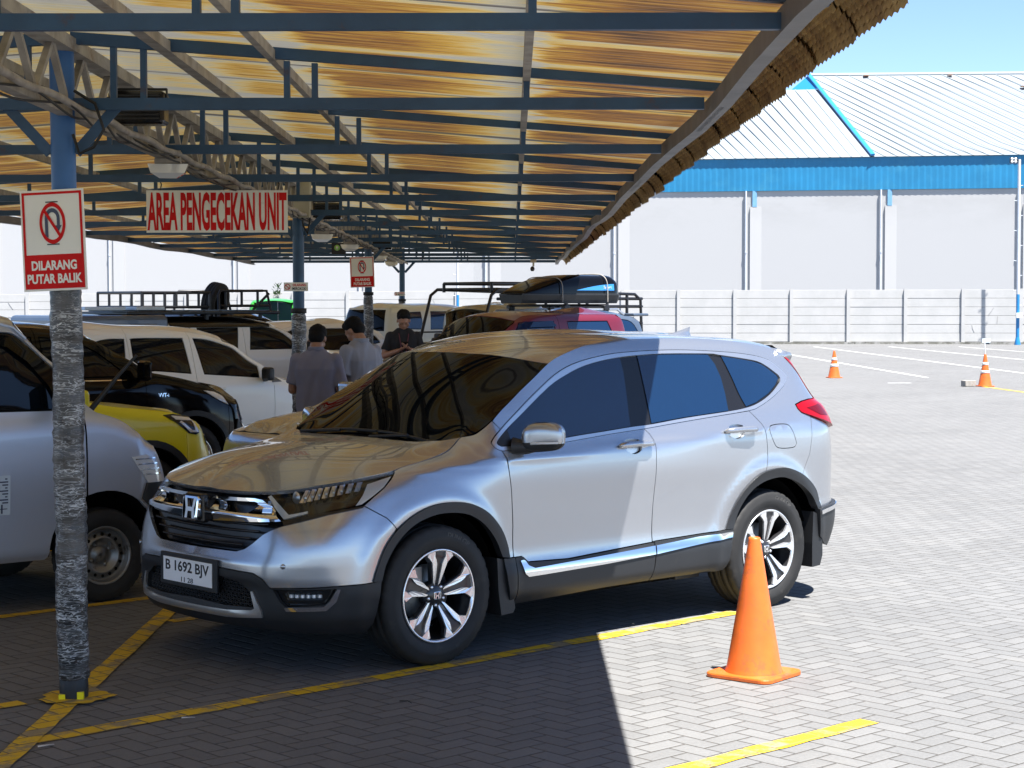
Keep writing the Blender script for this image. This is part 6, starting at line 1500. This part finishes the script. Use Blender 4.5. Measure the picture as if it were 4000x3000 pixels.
# --- white double-cab pickup with black roof, slate canopy and a flat rack
S=SUV(W=1.86,roofmat='gloss_black',xb=-4.55,wb=3.08,
 top=[(.82,.98),(.5,1.04),(.2,1.08),(-.1,1.12),(-.45,1.16),(-.62,1.26),(-.95,1.46),(-1.2,1.56),(-1.5,1.60),(-2.6,1.61),(-4.4,1.61),(-4.6,1.61)],hdr=(-1.18,1.553),hdrc=(-1.05,1.62),roofc=[(-1.4,1.66),(-2.0,1.68),(-2.8,1.68),(-4.2,1.67)],
 windows=[[(-.76,1.21),(-1.0,1.40),(-1.22,1.52),(-1.60,1.53),(-1.66,1.21)],[(-1.86,1.21),(-1.80,1.53),(-2.48,1.53),(-2.5,1.21)],[(-2.60,1.22),(-2.58,1.53),(-2.78,1.53),(-2.80,1.24)],[(-2.95,1.27),(-2.95,1.53),(-4.2,1.53),(-4.3,1.27)]],
 cuts=[.42,-.60,-1.73,-2.88],names=['front_bumper','front_fender','front_door','rear_door','rear_quarter'])
c,Pf,Ux,s_,rt=build_vehicle(S,(-3.05,28.2),41,'parked_pickup','white double-cab pickup with black roof and flat black roof rack, behind the white hatchback','pickup')
m=MB(); m.box((-3.72,0,1.45),(1.60,1.62,.52),bev=.07); cs=m.build('canopy_shell','slate_paint',c)
for sg in(1,-1):
    m=MB(); m.box((-3.72,sg*.812,1.47),(1.2,.012,.24),bev=.004); m.build('canopy_window','side_glass',cs)
surf_panel('roof_band',Pf,[(Ux(-1.25),1.535),(Ux(-2.9),1.535),(Ux(-2.9),1.615),(Ux(-1.5),1.615),(Ux(-1.22),1.575)],mat='gloss_black',parent=c,step=.08,depth=.01,mirror=True,off=.012)
m=MB(); m.box((-2.25,0,1.735),(2.5,1.35,.045),bev=.015)
for k in range(9): m.box((-3.35+k*.27,0,1.765),(.05,1.30,.02))
r_=m.build('roof_rack','black_tube',c)
tubes('rack_foot','black_tube',r_,[[(x,y,1.64),(x,y,1.73)] for x in(-1.3,-2.2,-3.2) for y in(-.6,.6)],.03)
m=MB(); m.box((-3.75,-.35,1.80),(.62,.35,.05),bev=.01); m.box((-3.05,-.35,1.80),(.45,.35,.05),bev=.01); m.build('side_pad','paper_pale',r_)
# --- far left row: hatch with red lamp, caged pickup with spare tyre, green 4x4
S=SUV(W=1.70,xf=.8,xb=-3.25,wb=2.55,belt=1.05,top=[(.8,.86),(.3,.95),(-.3,1.0),(-.45,1.05),(-1.0,1.42),(-1.4,1.52),(-2.2,1.54),(-2.8,1.47),(-3.1,1.36),(-3.4,1.28)],hdr=(-1.0,1.42),hdrc=(-.9,1.50),nose=NOSE(.3,.9,.1),hoodc=[(.7,.90),(.6,.96),(.3,1.02),(0,1.05),(-.28,1.06)],roofc=[(-1.4,1.57),(-2.0,1.59),(-2.6,1.55),(-3.0,1.46)],
 windows=[[(-.68,1.10),(-1.02,1.34),(-1.3,1.45),(-1.5,1.46),(-1.5,1.10)],[(-1.6,1.10),(-1.6,1.46),(-2.3,1.46),(-2.4,1.12)],[(-2.5,1.14),(-2.45,1.44),(-2.8,1.36),(-2.95,1.22)]],cuts=[.42,-.5,-1.55,-2.45],rearwin=(1.1,1.40,.5),
 panels=[('tail_lamp','red_lens',[(-2.98,1.16),(-3.10,1.22),((4.35,),1.22),((4.35,),1.0),(-3.1,.98)],.02)],rear=[(.1,.1),(.3,.02),(.9,.0),(1.05,.05),(1.3,.25),(1.5,.4)])
S['panels']=[('tail_lamp','red_lens',[(-2.92,1.13),(-3.02,1.20),(-3.16,1.22),(-3.2,1.02),(-3.1,.98)],.03)]
build_vehicle(S,(-4.95,29.55),218,'parked_car','white hatchback with a red tail lamp, seen between the two men in grey shirts','car')
S=SUV(xb=-4.4,wb=3.0,R=.40,paint='black_paint',belt=1.15)
c,Pf,Ux,s_,rt=build_vehicle(S,(-4.15,36.2),41,'parked_pickup','black pickup with a tall tube cage and spare tyre over its bed, before the wall','pickup')
P4=[(-3.9,-.8),(-2.5,-.8),(-2.5,.8),(-3.9,.8)]
pth=[]
for z in(2.06,1.80): pth.append([(x,y,z) for x,y in P4]+[(-3.9,-.8,z)])
for x in np.linspace(-3.9,-2.5,7):
    for y in(-.8,.8): pth.append([(x,y,1.2 if x in(-3.9,-2.5) else 1.80),(x,y,2.06)])
pth.append([(-2.3,-.8,1.2),(-2.3,-.78,2.02),(-2.22,-.72,2.10),(-1.2,-.70,2.10),(-1.1,-.70,1.7)]);pth.append([(-2.3,.8,1.2),(-2.3,.78,2.02),(-2.22,.72,2.10),(-1.2,.70,2.10),(-1.1,.70,1.7)])
for x in(-2.1,-1.75,-1.4): pth.append([(x,-.70,1.8),(x,-.70,2.10)])
pth.append([(-2.2,-.70,1.82),(-1.15,-.70,1.82)]);pth.append([(-1.3,-.72,2.10),(-1.3,.72,2.10)]);pth.append([(-1.5,-.7,1.75),(-1.15,-.7,2.05)])
tubes('tube_cage','black_tube',c,pth,.026)
sp=make_wheel(c,(-2.1,-.35,1.90),1,.36,.21,.12,'spare_wheel','plain'); sp.rotation_euler=(R_(12),0,R_(30))
S=SUV(paint='green_paint',W=1.6,top=[(.82,1.0),(.5,1.04),(.2,1.08),(-.1,1.12),(-.45,1.2),(-.55,1.5),(-.62,1.88),(-.9,1.95),(-2.6,1.96),(-3.0,1.95),(-3.2,1.95)],xb=-3.0,wb=2.2,hdr=(-.62,1.88),hdrc=(-.58,1.94),tum=.1,roofc=[(-1.2,2.0),(-1.8,2.0),(-2.8,1.99)],
 windows=[[(-.72,1.35),(-.76,1.82),(-1.45,1.83),(-1.45,1.35)],[(-1.6,1.35),(-1.6,1.83),(-2.7,1.83),(-2.7,1.35)]],cuts=[.42,-.6,-1.52],names=['front_bumper','front_fender','front_door','rear_quarter'],glass='clear_cover',screen='clear_cover',nocore=1)
build_vehicle(S,(-6.95,54.),274,'parked_offroader','bright green boxy off-roader far behind, left of the second column','off-roader')
# --- cream pickup-style wagon with bluish rear window, rear to the columns
S=SUV(paint='cream_paint',W=1.74,xb=-3.55,wb=2.75,belt=1.30,tum=.26,top=[(.82,1.0),(.5,1.06),(.2,1.12),(-.1,1.18),(-.45,1.25),(-.95,1.55),(-1.3,1.72),(-1.6,1.77),(-2.6,1.79),(-3.4,1.77),(-3.7,1.75)],hdr=(-1.3,1.72),hdrc=(-1.15,1.78),roofc=[(-1.6,1.84),(-2.2,1.86),(-2.8,1.86),(-3.3,1.83)],
 windows=[[(-.85,1.36),(-1.1,1.52),(-1.35,1.66),(-1.62,1.69),(-1.66,1.36)],[(-1.78,1.36),(-1.75,1.70),(-2.42,1.71),(-2.48,1.36)],[(-2.56,1.36),(-2.52,1.71),(-3.12,1.69),(-3.2,1.38)]],rearwin=(1.34,1.74,.66),glass='side_glass',mirror=(-.8,1.38,'black_plastic'),
 rear=[(.1,.1),(.3,.02),(1.2,.0),(1.3,.02),(1.75,.14),(1.85,.2)])
S['panels']=[('window_strip','matt_black',[(-.8,1.325),(-3.4,1.325),(-3.4,1.30),(-.8,1.30)],.006)]
x,y=pl(1515,0,-3.5,-.80,0,41,35.0)
build_vehicle(S,(x,y),41,'parked_wagon','cream wagon with bluish rear window and side visors, behind the man in black','wagon')
# --- right row
S=SUV(paint='silver_paint',W=1.82,xf=.9,xb=-3.6,wb=2.66,belt=1.06,top=[(.85,.90),(.5,.95),(.2,1.0),(-.1,1.05),(-.3,1.12),(-.47,1.22),(-1.0,1.5),(-1.3,1.58),(-2.6,1.60),(-3.3,1.52),(-3.7,1.45)],cowl=-.3,hdr=(-1.0,1.5),hdrc=(-.85,1.58),nose=NOSE(.3,.94,.12),hoodc=[(.76,.94),(.7,.985),(.5,1.04),(.2,1.085),(-.05,1.11),(-.2,1.12)],roofc=[(-1.3,1.63),(-2.0,1.66),(-2.8,1.63),(-3.3,1.57)],
 windows=[[(-.68,1.13),(-1.02,1.37),(-1.3,1.49),(-1.6,1.52),(-1.6,1.13)],[(-1.7,1.13),(-1.7,1.52),(-2.4,1.52),(-2.45,1.14)],[(-2.55,1.16),(-2.5,1.51),(-2.9,1.46),(-3.1,1.3)]],cuts=[.42,-.5,-1.65,-2.5],mirror=(-.6,1.15,'silver_paint'),step=.045,
 panels=[('headlamp','lamp_white',[(.25,.98),(.5,.92),(.62,.84),(.45,.84)],.008)])
build_vehicle(S,(-1.10,13.72),222.3,'parked_car','silver crossover in the next bay, only its bonnet visible behind the foreground crossover','car')
MAR=SUV(paint='maroon_paint',W=1.60,xf=.7,xb=-3.15,wb=2.4,belt=1.16,tum=.24,sill=.38,
 top=[(.65,.98),(.4,1.02),(.1,1.06),(-.15,1.10),(-.38,1.16),(-.6,1.36),(-.85,1.56),(-1.0,1.65),(-1.2,1.705),(-1.9,1.72),(-2.9,1.71),(-3.3,1.70)],cowl=-.38,hdr=(-.98,1.63),hdrc=(-.86,1.70),nose=NOSE(.38,1.02,.06),hoodc=[(.62,1.02),(.56,1.06),(.4,1.10),(.15,1.13),(-.1,1.15),(-.26,1.17)],roofc=[(-1.2,1.745),(-1.7,1.755),(-2.3,1.755),(-2.9,1.742)],
 windows=[[(-.70,1.22),(-.96,1.56),(-1.08,1.62),(-1.62,1.63),(-1.62,1.22)],[(-1.88,1.22),(-1.86,1.625),(-2.62,1.625),(-2.78,1.24)]],cuts=[.36,-.5,-1.70],names=['front_bumper','front_fender','front_door','rear_quarter'],glass='side_glass',step=.05,
 panels=[('headlamp','lamp_white',[(.3,.98),(.46,.96),(.50,.84),(.34,.84)],.006)])
x,y=pl(2210,0,-1.72,.78,0,222,24.6)
c,Pf,Ux,s_,rt=build_vehicle(MAR,(x,y),222,'parked_offroader','maroon boxy off-roader behind the foreground crossover roof, sun on its rear roof corner','off-roader')
m=MB(); pts=[(-.74,1.25),(-.97,1.565),(-1.10,1.625),(-1.60,1.635)];V=[];F=[]
for a,z in pts: V+=[tuple(Pf(Ux(a),z,.004)),tuple(Pf(Ux(a-.03),z-.075,.03))]
m.add(V,[(2*i,2*i+2,2*i+3,2*i+1) for i in range(3)],0,True); m.build('window_visor','side_glass',c)
S=SUV(paint='slate_paint',W=1.8,xb=-3.65,wb=2.75,belt=1.12,top=[(.82,.95),(.5,1.0),(.2,1.04),(-.1,1.08),(-.45,1.14),(-.95,1.46),(-1.25,1.60),(-1.6,1.66),(-2.6,1.68),(-3.3,1.66),(-3.6,1.62)],hdr=(-1.25,1.60),hdrc=(-1.1,1.67),roofc=[(-1.6,1.72),(-2.2,1.74),(-2.8,1.74),(-3.3,1.70)],glass='side_glass',windows=[[(-.72,1.21),(-1.0,1.44),(-1.22,1.55),(-1.62,1.60),(-1.66,1.21)],[(-1.78,1.21),(-1.75,1.605),(-2.45,1.605),(-2.5,1.21)],[(-2.58,1.20),(-2.55,1.61),(-3.15,1.60),(-3.34,1.42),(-3.42,1.22)]],
 rear=[(.1,.1),(.3,.02),(.9,.0),(1.12,.04),(1.5,.22),(1.7,.32)])
x,y=pl(2520,0,-3.55,.70,0,222,29.2)
c,Pf,Ux,s_,rt=build_vehicle(S,(x,y),222,'parked_suv','blue-grey SUV with rear spoiler carrying a black roof box, behind the maroon off-roader','SUV')
vx,vy=x,y
m=MB(); m.box((-3.52,0,1.68),(.34,1.30,.045),bev=.02); m.build('spoiler','slate_paint',c)
tubes('roof_rail','satin_silver',c,[[(-1.5,sg*.62,1.68),(-1.6,sg*.62,1.76),(-3.0,sg*.62,1.77),(-3.15,sg*.62,1.69)] for sg in(1,-1)],.02)
tubes('rack_bar','black_tube',c,[[(x_,-.66,1.83),(x_,.66,1.83)] for x_ in(-1.9,-2.75)],.02)
m=MB()
for x_ in(-1.9,-2.75):
    for sg in(1,-1): m.box((x_,sg*.62,1.79),(.12,.09,.09),bev=.02)
m.build('rack_foot','black_tube',c)
# roof box: its own thing, resting on the bars
bx=empty('roof_box',(0,0,0),0,'glossy black roof box with a blue stripe strapped on the blue-grey SUV','roof box')
a=R_(222); ox,oy=vx+(-2.22)*math.cos(a)-(.12)*math.sin(a),vy+(-2.22)*math.sin(a)+(.12)*math.cos(a)
bx.location=(ox,oy,1.86); bx.rotation_euler=(0,0,a)
L=1.95;Wd=.80;V=[];F=[];nx=26;ny=18
def boxsec(t): # t 0 rear .. 1 nose
    w=Wd/2*(1-(max(0,t-.55)/.45)**2.2*.38)*(1-(max(0,.06-t)/.06)**2*.15); h=.425*(1-(max(0,t-.35)/.65)**2.3*.66)*(1-(max(0,.10-t)/.10)**2*.25); return w,h
for i in range(nx+1):
    t=i/nx;w,h=boxsec(t);x=-L/2+L*t
    for j in range(ny+1):
        a_=math.pi*j/ny;cx,sz=math.cos(a_),math.sin(a_);V.append((x,w*math.copysign(abs(cx)**.45,cx),.13+(h-.13+.02)*abs(sz)**.55))
for i in range(nx):
    for j in range(ny): F.append((i*(ny+1)+j,i*(ny+1)+j+1,(i+1)*(ny+1)+j+1,(i+1)*(ny+1)+j))
F.append(tuple(range(ny+1)));F.append(tuple(range(nx*(ny+1),(nx+1)*(ny+1)))[::-1])
m=MB(); m.add(V,F,0,True); lid=m.build('box_lid','black_paint',bx)
V=[];F=[]
for i in range(nx+1):
    t=i/nx;w,h=boxsec(t);x=-L/2+L*t*1.0
    for y_,z_ in((w*.9,.0),(w+.0,.05),(w+.025,.125),(w+.025,.145),(w,.15),(-w,.15),(-w-.025,.145),(-w-.025,.125),(-w,.05),(-w*.9,0)): V.append((x,y_,z_))
for i in range(nx):
    for j in range(10): F.append((i*10+j,i*10+(j+1)%10,(i+1)*10+(j+1)%10,(i+1)*10+j))
F.append(tuple(range(10)));F.append(tuple(range(nx*10,nx*10+10))[::-1])
m=MB(); m.add(V,F); m.build('box_base','black_plastic',bx)
def boxpt(t,hz,off=.006):
    w,h=boxsec(t);f=min(.99,(hz-.13)/(h-.11));sa=f**(1/.55);ca=math.sqrt(max(0,1-sa*sa));return (-L/2+L*t,w*ca**.45+off,hz)
m=MB();V=[];F=[];N=14
for i in range(N+1):
    t=.08+.42*i/N; z1=.30-.10*(i/N)**1.6; z0=.20-.0*(i/N); V+=[boxpt(t,z0),boxpt(t,max(z1,z0+.001))]
for i in range(N): F.append((2*i,2*i+2,2*i+3,2*i+1))
m.add(V,F); st_=m.build('box_stripe','box_blue',lid)
V_,F_=fit_text('Sport',.17,.055,.0005,.01); m=MB(); m.add([tuple(Vector(boxpt(.155-v.x/L,.245+v.y,.010))) for v in V_],F_); m.build('box_lettering','white_sign',st_)
m=MB()
for t in(.17,.66):
    w,h=boxsec(t);x=-L/2+L*t; m.tube([(x,w*1.1*math.copysign(abs(math.cos(q))**.45,math.cos(q)),.125+(h-.095)*math.sin(q)**.55 if math.sin(q)>0 else .02) for q in np.linspace(-.0,math.pi,22)],.008,6)
m.build('strap','dusty_steel',bx)
# --- caged truck and beige car behind
S=SUV(paint='beige_paint',W=1.6,xb=-3.2,wb=2.3,tum=.1,top=[(.82,1.0),(.5,1.04),(.2,1.08),(-.1,1.12),(-.45,1.2),(-.55,1.5),(-.66,1.74),(-.9,1.80),(-1.9,1.81),(-2.0,1.3),(-3.2,1.28)],hdr=(-.64,1.70),hdrc=(-.6,1.77),roofc=[(-.9,1.84),(-1.3,1.85),(-1.8,1.84)],
 windows=[[(-.74,1.32),(-.78,1.70),(-1.35,1.70),(-1.35,1.32)]],cuts=[.42,-.6,-1.45],names=['front_bumper','front_fender','front_door','rear_quarter'],glass='clear_cover',screen='clear_cover',nocore=1,rear=[(.1,.1),(.3,.02),(1.3,.0),(1.6,.1)])
x,y=pl(1960,0,-.7,.78,0,222,31.5)
c,Pf,Ux,s_,rt=build_vehicle(S,(x,y),222,'parked_truck','beige open truck with a black tube cage, behind the roof box','truck')
pth=[]
pth.append([(-.15,.78,1.1),(-.45,.80,2.0),(-.60,.80,2.10),(-3.9,.80,2.02),(-4.05,.80,1.92),(-4.1,.80,1.0)])
pth.append([(-.15,-.78,1.1),(-.45,-.80,2.0),(-.60,-.80,2.10),(-3.9,-.80,2.02),(-4.05,-.80,1.92),(-4.1,-.80,1.0)])
for z in(1.94,1.80,1.5): pth.append([(-2.0,.80,z),(-4.08,.80,z),(-4.08,-.80,z),(-2.0,-.80,z)])
for q in(-2.2,-2.7,-3.2,-3.7):
    for sg in(1,-1): pth.append([(q,sg*.8,1.3),(q,sg*.8,2.05)])
for q in(-.6,-1.2,-1.9): pth.append([(q,-.8,2.10),(q,.8,2.10)])
pth.append([(-.5,-.5,2.2),(-.5,.75,2.2)]);pth.append([(-.5,-.5,2.2),(-1.9,-.5,2.2),(-1.9,.75,2.2),(-.5,.75,2.2)])
for q in((-.5,.75),(-1.2,.75),(-.5,-.5)): pth.append([(q[0],q[1],2.05),(q[0],q[1],2.2)])
tubes('tube_cage','black_tube',c,pth,.028)
S=SUV(paint='beige_paint',W=1.7,xb=-3.4,belt=1.05,top=[(.82,.9),(.3,.98),(-.3,1.05),(-.45,1.1),(-1.0,1.48),(-1.4,1.60),(-2.2,1.63),(-2.9,1.58),(-3.5,1.5)],hdr=(-1.0,1.48),hdrc=(-.9,1.56),roofc=[(-1.5,1.66),(-2.2,1.70),(-2.9,1.65)],windows=[[(-.7,1.12),(-1.1,1.42),(-1.5,1.52),(-1.6,1.12)],[(-1.7,1.12),(-1.7,1.52),(-2.5,1.52),(-2.6,1.12)]],cuts=[.42,-.5,-1.65],names=['front_bumper','front_fender','front_door','rear_quarter'])
x,y=pl(1870,0,-1.6,.5,0,222,36.5)
build_vehicle(S,(x,y),222,'parked_car','olive beige car whose curved roof shows left of the tube cage','car')
# ------------------------------------------------------------------ people
def _ball(c,r,sq=(1,1,1),nu=14,nv=9):
    V=[];F=[];c=Vector(c)
    for i in range(nv+1):
        v=-math.pi/2+math.pi*i/nv
        for j in range(nu):
            u=2*math.pi*j/nu;V.append(c+Vector((r*sq[0]*math.cos(v)*math.cos(u),r*sq[1]*math.cos(v)*math.sin(u),r*sq[2]*math.sin(v))))
    for i in range(nv):
        for j in range(nu): F.append((i*nu+j,i*nu+(j+1)%nu,(i+1)*nu+(j+1)%nu,(i+1)*nu+j))
    return V,F
class Flesh(MB):
    def ball(s,c,r,sq=(1,1,1)): V,F=_ball(c,r,sq); return s.add(V,F)
    def limb(s,pts,rs,n=14): 
        s.tube(pts,rs,n)
        for p,r in zip(pts,rs): s.ball(p,r*.995)
        return s
    def rings(s,R,n=28,e=.85):
        V=[];F=[]
        for cx,cy,cz,a,b in R:
            for k in range(n):
                q=2*math.pi*k/n;c_,s_=math.cos(q),math.sin(q);V.append((cx+a*math.copysign(abs(c_)**e,c_),cy+b*math.copysign(abs(s_)**e,s_),cz))
        for i in range(len(R)-1):
            for k in range(n): F.append((i*n+k,i*n+(k+1)%n,(i+1)*n+(k+1)%n,(i+1)*n+k))
        F.append(tuple(range(n))[::-1]);F.append(tuple(range((len(R)-1)*n,len(R)*n)));return s.add(V,F)
    def meld(s,name,mat,parent,voxel=.01,smooth=4,xf=None):
        if xf: s.v=[tuple(xf(Vector(v))) for v in s.v]
        me=bpy.data.meshes.new('t');me.from_pydata(s.v,[],s.f);o=bpy.data.objects.new('t',me);COL.objects.link(o)
        bm=bmesh.new();bm.from_mesh(me);bmesh.ops.recalc_face_normals(bm,faces=bm.faces);bm.to_mesh(me);bm.free()
        r=o.modifiers.new('r','REMESH');r.mode='VOXEL';r.voxel_size=voxel;m=o.modifiers.new('s','SMOOTH');m.iterations=smooth;m.factor=.5
        dg=bpy.context.evaluated_depsgraph_get();dg.update();me2=bpy.data.meshes.new_from_object(o.evaluated_get(dg));bpy.data.objects.remove(o)
        me2.name=name;me2.materials.clear();me2.materials.append(M[mat]);me2.polygons.foreach_set('use_smooth',[True]*len(me2.polygons))
        q=bpy.data.objects.new(name,me2);COL.objects.link(q);q.parent=parent;return q
def fold(v,amp=.006):
    return Vector((v.x+amp*math.sin(v.z*38+v.x*22)*.5,v.y+amp*math.sin(v.z*31+v.x*47)+amp*.7*math.sin(v.x*60+v.z*9),v.z))
def hand(f,wrist,palm,fing,side,curl=.6,thumb=None):
    """palm and five fingers from wrist towards fing (unit), palm normal 'palm'"""
    w=Vector(wrist);d=Vector(fing).normalized();n=Vector(palm).normalized();s=d.cross(n).normalized()*side
    k=w+d*.085
    for t in np.linspace(-1,1,5): f.limb([w+s*.014*t,k+s*.032*t],[.017,.013],8)
    L=[.072,.080,.074,.058]
    for i,l in enumerate(L):
        b=k+s*(.033-.022*i);p=[b];dd=d.copy();q=b
        for j in range(3):
            dd=(dd+n*curl*(.5+.25*j)).normalized();q=q+dd*l*(.42-.07*j);p.append(q)
        f.limb(p,[.0095,.0088,.008,.0068],8)
    b=w+d*.03+s*.026;t1=b+(s*.7+d*.7).normalized()*.035+n*.008;t2=t1+(d*.9+n*.5+s*.0).normalized()*.030;f.limb([b,t1,t2],[.013,.011,.0085],8)
def head(f,c,fw,up,face=True,r=.1):
    """f: Flesh ; c centre; fw forward; up"""
    fw=Vector(fw).normalized();up=(Vector(up)-fw*Vector(up).dot(fw)).normalized();rt=fw.cross(up)
    def P(a,b,d): return Vector(c)+rt*a+fw*b+up*d
    def el(cc,rx,ry,rz):
        V,F=_ball((0,0,0),1.,(1,1,1),20,14);f.add([cc+rt*v.x*rx+fw*v.y*ry+up*v.z*rz for v in V],F)
    el(P(0,-.012,.025),.076,.093,.092); el(P(0,.022,-.045),.056,.062,.072); el(P(0,.045,-.085),.030,.028,.024)
    el(P(0,.078,-.012),.012,.018,.030); el(P(0,.092,-.030),.016,.014,.011)
    el(P(0,.070,.022),.055,.016,.012)
    el(P(0,.070,-.062),.024,.014,.007); el(P(0,.068,-.070),.022,.014,.007)
    for s_ in(1,-1):
        el(P(.046*s_,.052,-.030),.022,.02,.026); el(P(.078*s_,-.008,-.010),.008,.018,.030); el(P(.031*s_,.071,.002),.014,.012,.009)
    return P,el
def person(label,loc,rz,H,shirt,hd,armL,armR,lean=0.,build_=1.,hands=False,extras=None,hem=.87):
    s=H/1.70
    root=empty('person',loc,rz,label,'person')
    f=Flesh();b=build_
    # legs, pelvis, torso, neck : one body
    for sg in(1,-1): f.limb([(sg*.095,0,.92),(sg*.105,.0,.50),(sg*.11,.03,.09)],[.088*b,.058*b,.038]); f.limb([(sg*.11,.045,.05),(sg*.12,-.10,.035)],[.042,.034])
    f.rings([(0,0,.86,.155*b,.105*b),(0,0,.98,.150*b,.100*b),(0,lean*.4,1.15,.150*b,.100*b),(0,lean*.8,1.32,.178*b,.112*b),(0,lean,1.42,.165*b,.085),(0,lean,1.46,.09,.06)])
    nk=Vector((0,lean+.005,1.46));hc=Vector(hd['c']);f.limb([nk,nk.lerp(hc,.5)+Vector((0,.012,0)),hc+Vector((0,.01,-.03))],[.062*b,.056*b,.055])
    P,el=head(f,hc,hd['fw'],hd.get('up',(0,0,1)))
    for sg,A in((1,armL),(-1,armR)):
        sh=Vector((sg*.170*b,lean,1.385));e,w=Vector(A['e']),Vector(A['w']);f.limb([sh,sh.lerp(e,.5),e],[.055*b,.047*b,.038*b]);f.limb([e,e.lerp(w,.35),w],[.038*b,.037*b,.025])
        hand(f,w,A.get('n',(0,0,-1)),A.get('d',(w-e)),sg*A.get('flip',1),A.get('curl',.45))
    body=f.meld('body','skin',root,.0065 if hands else .009,2,lambda v:v*s)
    # trousers, shoes
    t=Flesh()
    for sg in(1,-1): t.limb([(sg*.092,0,.90),(sg*.105,.0,.50),(sg*.11,.03,.12)],[.104*b,.078*b,.062])
    t.rings([(0,0,.84,.165*b,.118*b),(0,0,.98,.160*b,.112*b),(0,0,1.02,.155*b,.11*b)]); t.meld('trousers','trousers_dark',body,.014,3,lambda v:fold(v,.004)*s)
    for sg in(1,-1):
        q=Flesh();q.limb([(sg*.11,.05,.055),(sg*.12,-.04,.05),(sg*.125,-.13,.035)],[.05,.046,.036]);q.rings([(sg*.117,-.04,.0,.052,.12),(sg*.117,-.04,.03,.052,.12)]);q.meld('shoe','black_plastic',body,.01,2,lambda v:v*s)
    # shirt with sleeves and collar
    c=Flesh();c.rings([(0,.005,hem,.178*b,.128*b),(0,.005,hem+.10,.172*b,.122*b),(0,lean*.4,1.15,.168*b,.116*b),(0,lean*.8,1.30,.192*b,.124*b),(0,lean,1.40,.182*b,.10),(0,lean,1.455,.115,.078),(0,lean,1.485,.075,.07)])
    for sg,A in((1,armL),(-1,armR)):
        sh=Vector((sg*.165*b,lean,1.385));e=Vector(A['e']);k=A.get('sleeve',.78);m_=sh.lerp(e,k);c.limb([sh,sh.lerp(m_,.5)],[.060*b,.060*b]);
        d=(m_-sh).normalized();c.tube([sh.lerp(m_,.5),m_],[.060*b,.066*b],18)
    cl=c.meld('shirt',shirt,body,.010,3,lambda v:fold(v)*s)
    if hd.get('collar',True):
        q=Flesh();q.rings([(0,lean+.002,1.465,.082,.078),(0,lean+.008,1.485,.076,.073),(0,lean+.014,1.508,.070,.070)]);q.meld('collar',shirt,cl,.008,1,lambda v:v*s)
    # hair
    g=Flesh();P2,el2=None,None
    fw=Vector(hd['fw']).normalized();up=(Vector((0,0,1))-fw*fw.z).normalized();rt=fw.cross(up)
    def el3(a,b_,d,rx,ry,rz_):
        cc=hc+rt*a+fw*b_+up*d;V,F=_ball((0,0,0),1.,(1,1,1),20,14);g.add([cc+rt*v.x*rx+fw*v.y*ry+up*v.z*rz_ for v in V],F)
    el3(0,-.022,.052,.085,.092,.086);el3(0,-.052,.0,.078,.062,.072);el3(0,.035,.095,.058,.050,.034)
    rr=random.Random(int(H*1000))
    for k in range(70):
        a=rr.uniform(0,6.28);z=rr.uniform(.2,1);q=math.sqrt(1-z*z);el3(.078*q*math.cos(a),-.02+.086*q*math.sin(a),.052+.082*z,.014,.014,.010)
    g.meld('hair','hair',body,.007,1,lambda v:v*s)
    if extras: extras(body,s,P,hc,fw,up,rt)
    return root
person('man in a plum-grey shirt seen from behind, next to the second column',(-1.79,17.0,0),R_(180-8),1.665,'shirt_grey',
  dict(c=(0,-.055,1.575),fw=(0,-.86,-.5)),dict(e=(.235,-.02,1.10),w=(.20,-.26,1.12),sleeve=.80),dict(e=(-.24,-.01,1.10),w=(-.16,-.27,1.10),sleeve=.86),lean=0.,build_=1.10,hem=.84)
person('taller man in a light grey shirt, head turned down to the left',(-1.44,17.75,0),R_(180+52),1.735,'shirt_blue_grey',
  dict(c=(0,-.085,1.57),fw=(.10,-.80,-.6)),dict(e=(.25,-.03,1.12),w=(.17,-.27,1.14),sleeve=.80),dict(e=(-.25,-.02,1.12),w=(-.15,-.28,1.14),sleeve=.80),lean=-.01,build_=1.13,hem=.84)
def phone(body,s,P,hc,fw,up,rt):
    m=MB();m.box((.01*s,-.245*s,1.275*s),(.072*s,.010*s,.145*s),rot=Matrix.Rotation(R_(52),3,'X'),bev=.003);m.build('handset','gloss_black',body)
    m=MB();m.tube([Vector(p)*s for p in((-.07,-.03,1.48),(-.055,-.115,1.38),(-.03,-.135,1.22),(0,-.140,1.05),(.03,-.135,1.22),(.055,-.115,1.38),(.07,-.03,1.48))],.005,6);m.build('lanyard','maroon_paint',body)
    m=MB();m.box((.0,-.142*s,1.02*s),(.055*s,.004,.08*s));m.build('badge_card','paper_pale',body)
    m=MB();w=Vector((.105,-.20,1.205))*s;m.lathe([(.022,-.01),(.029,-.008),(.029,.008),(.022,.01)],18,'x',c=w);m.box(w+Vector((.0,-.028,.0)),(.026,.010,.028),bev=.004);m.build('wristwatch','chrome',body)
    m=MB()
    for sg in(1,-1): m.tube([hc*s+(rt*(sg*(.031)+.018*math.cos(q))+fw*.093+up*(.004+.011*math.sin(q)))*s for q in np.linspace(0,6.28,14)],.0018,5)
    m.build('glasses','gloss_black',body)
person('man in a black t-shirt with lanyard, looking down at his phone',(-1.40,24.0,0),R_(6),1.775,'shirt_black',
  dict(c=(0,-.045,1.575),fw=(.02,-.88,-.48),collar=False),dict(e=(.245,-.04,1.14),w=(.085,-.205,1.22),n=(0,-.2,1),d=(-.75,-.45,.35),curl=.5,sleeve=.72,flip=-1),dict(e=(-.245,-.04,1.14),w=(-.075,-.205,1.21),n=(0,-.2,1),d=(.75,-.45,.35),curl=.5,sleeve=.72,flip=-1),build_=.98,hands=True,extras=phone,hem=.86)
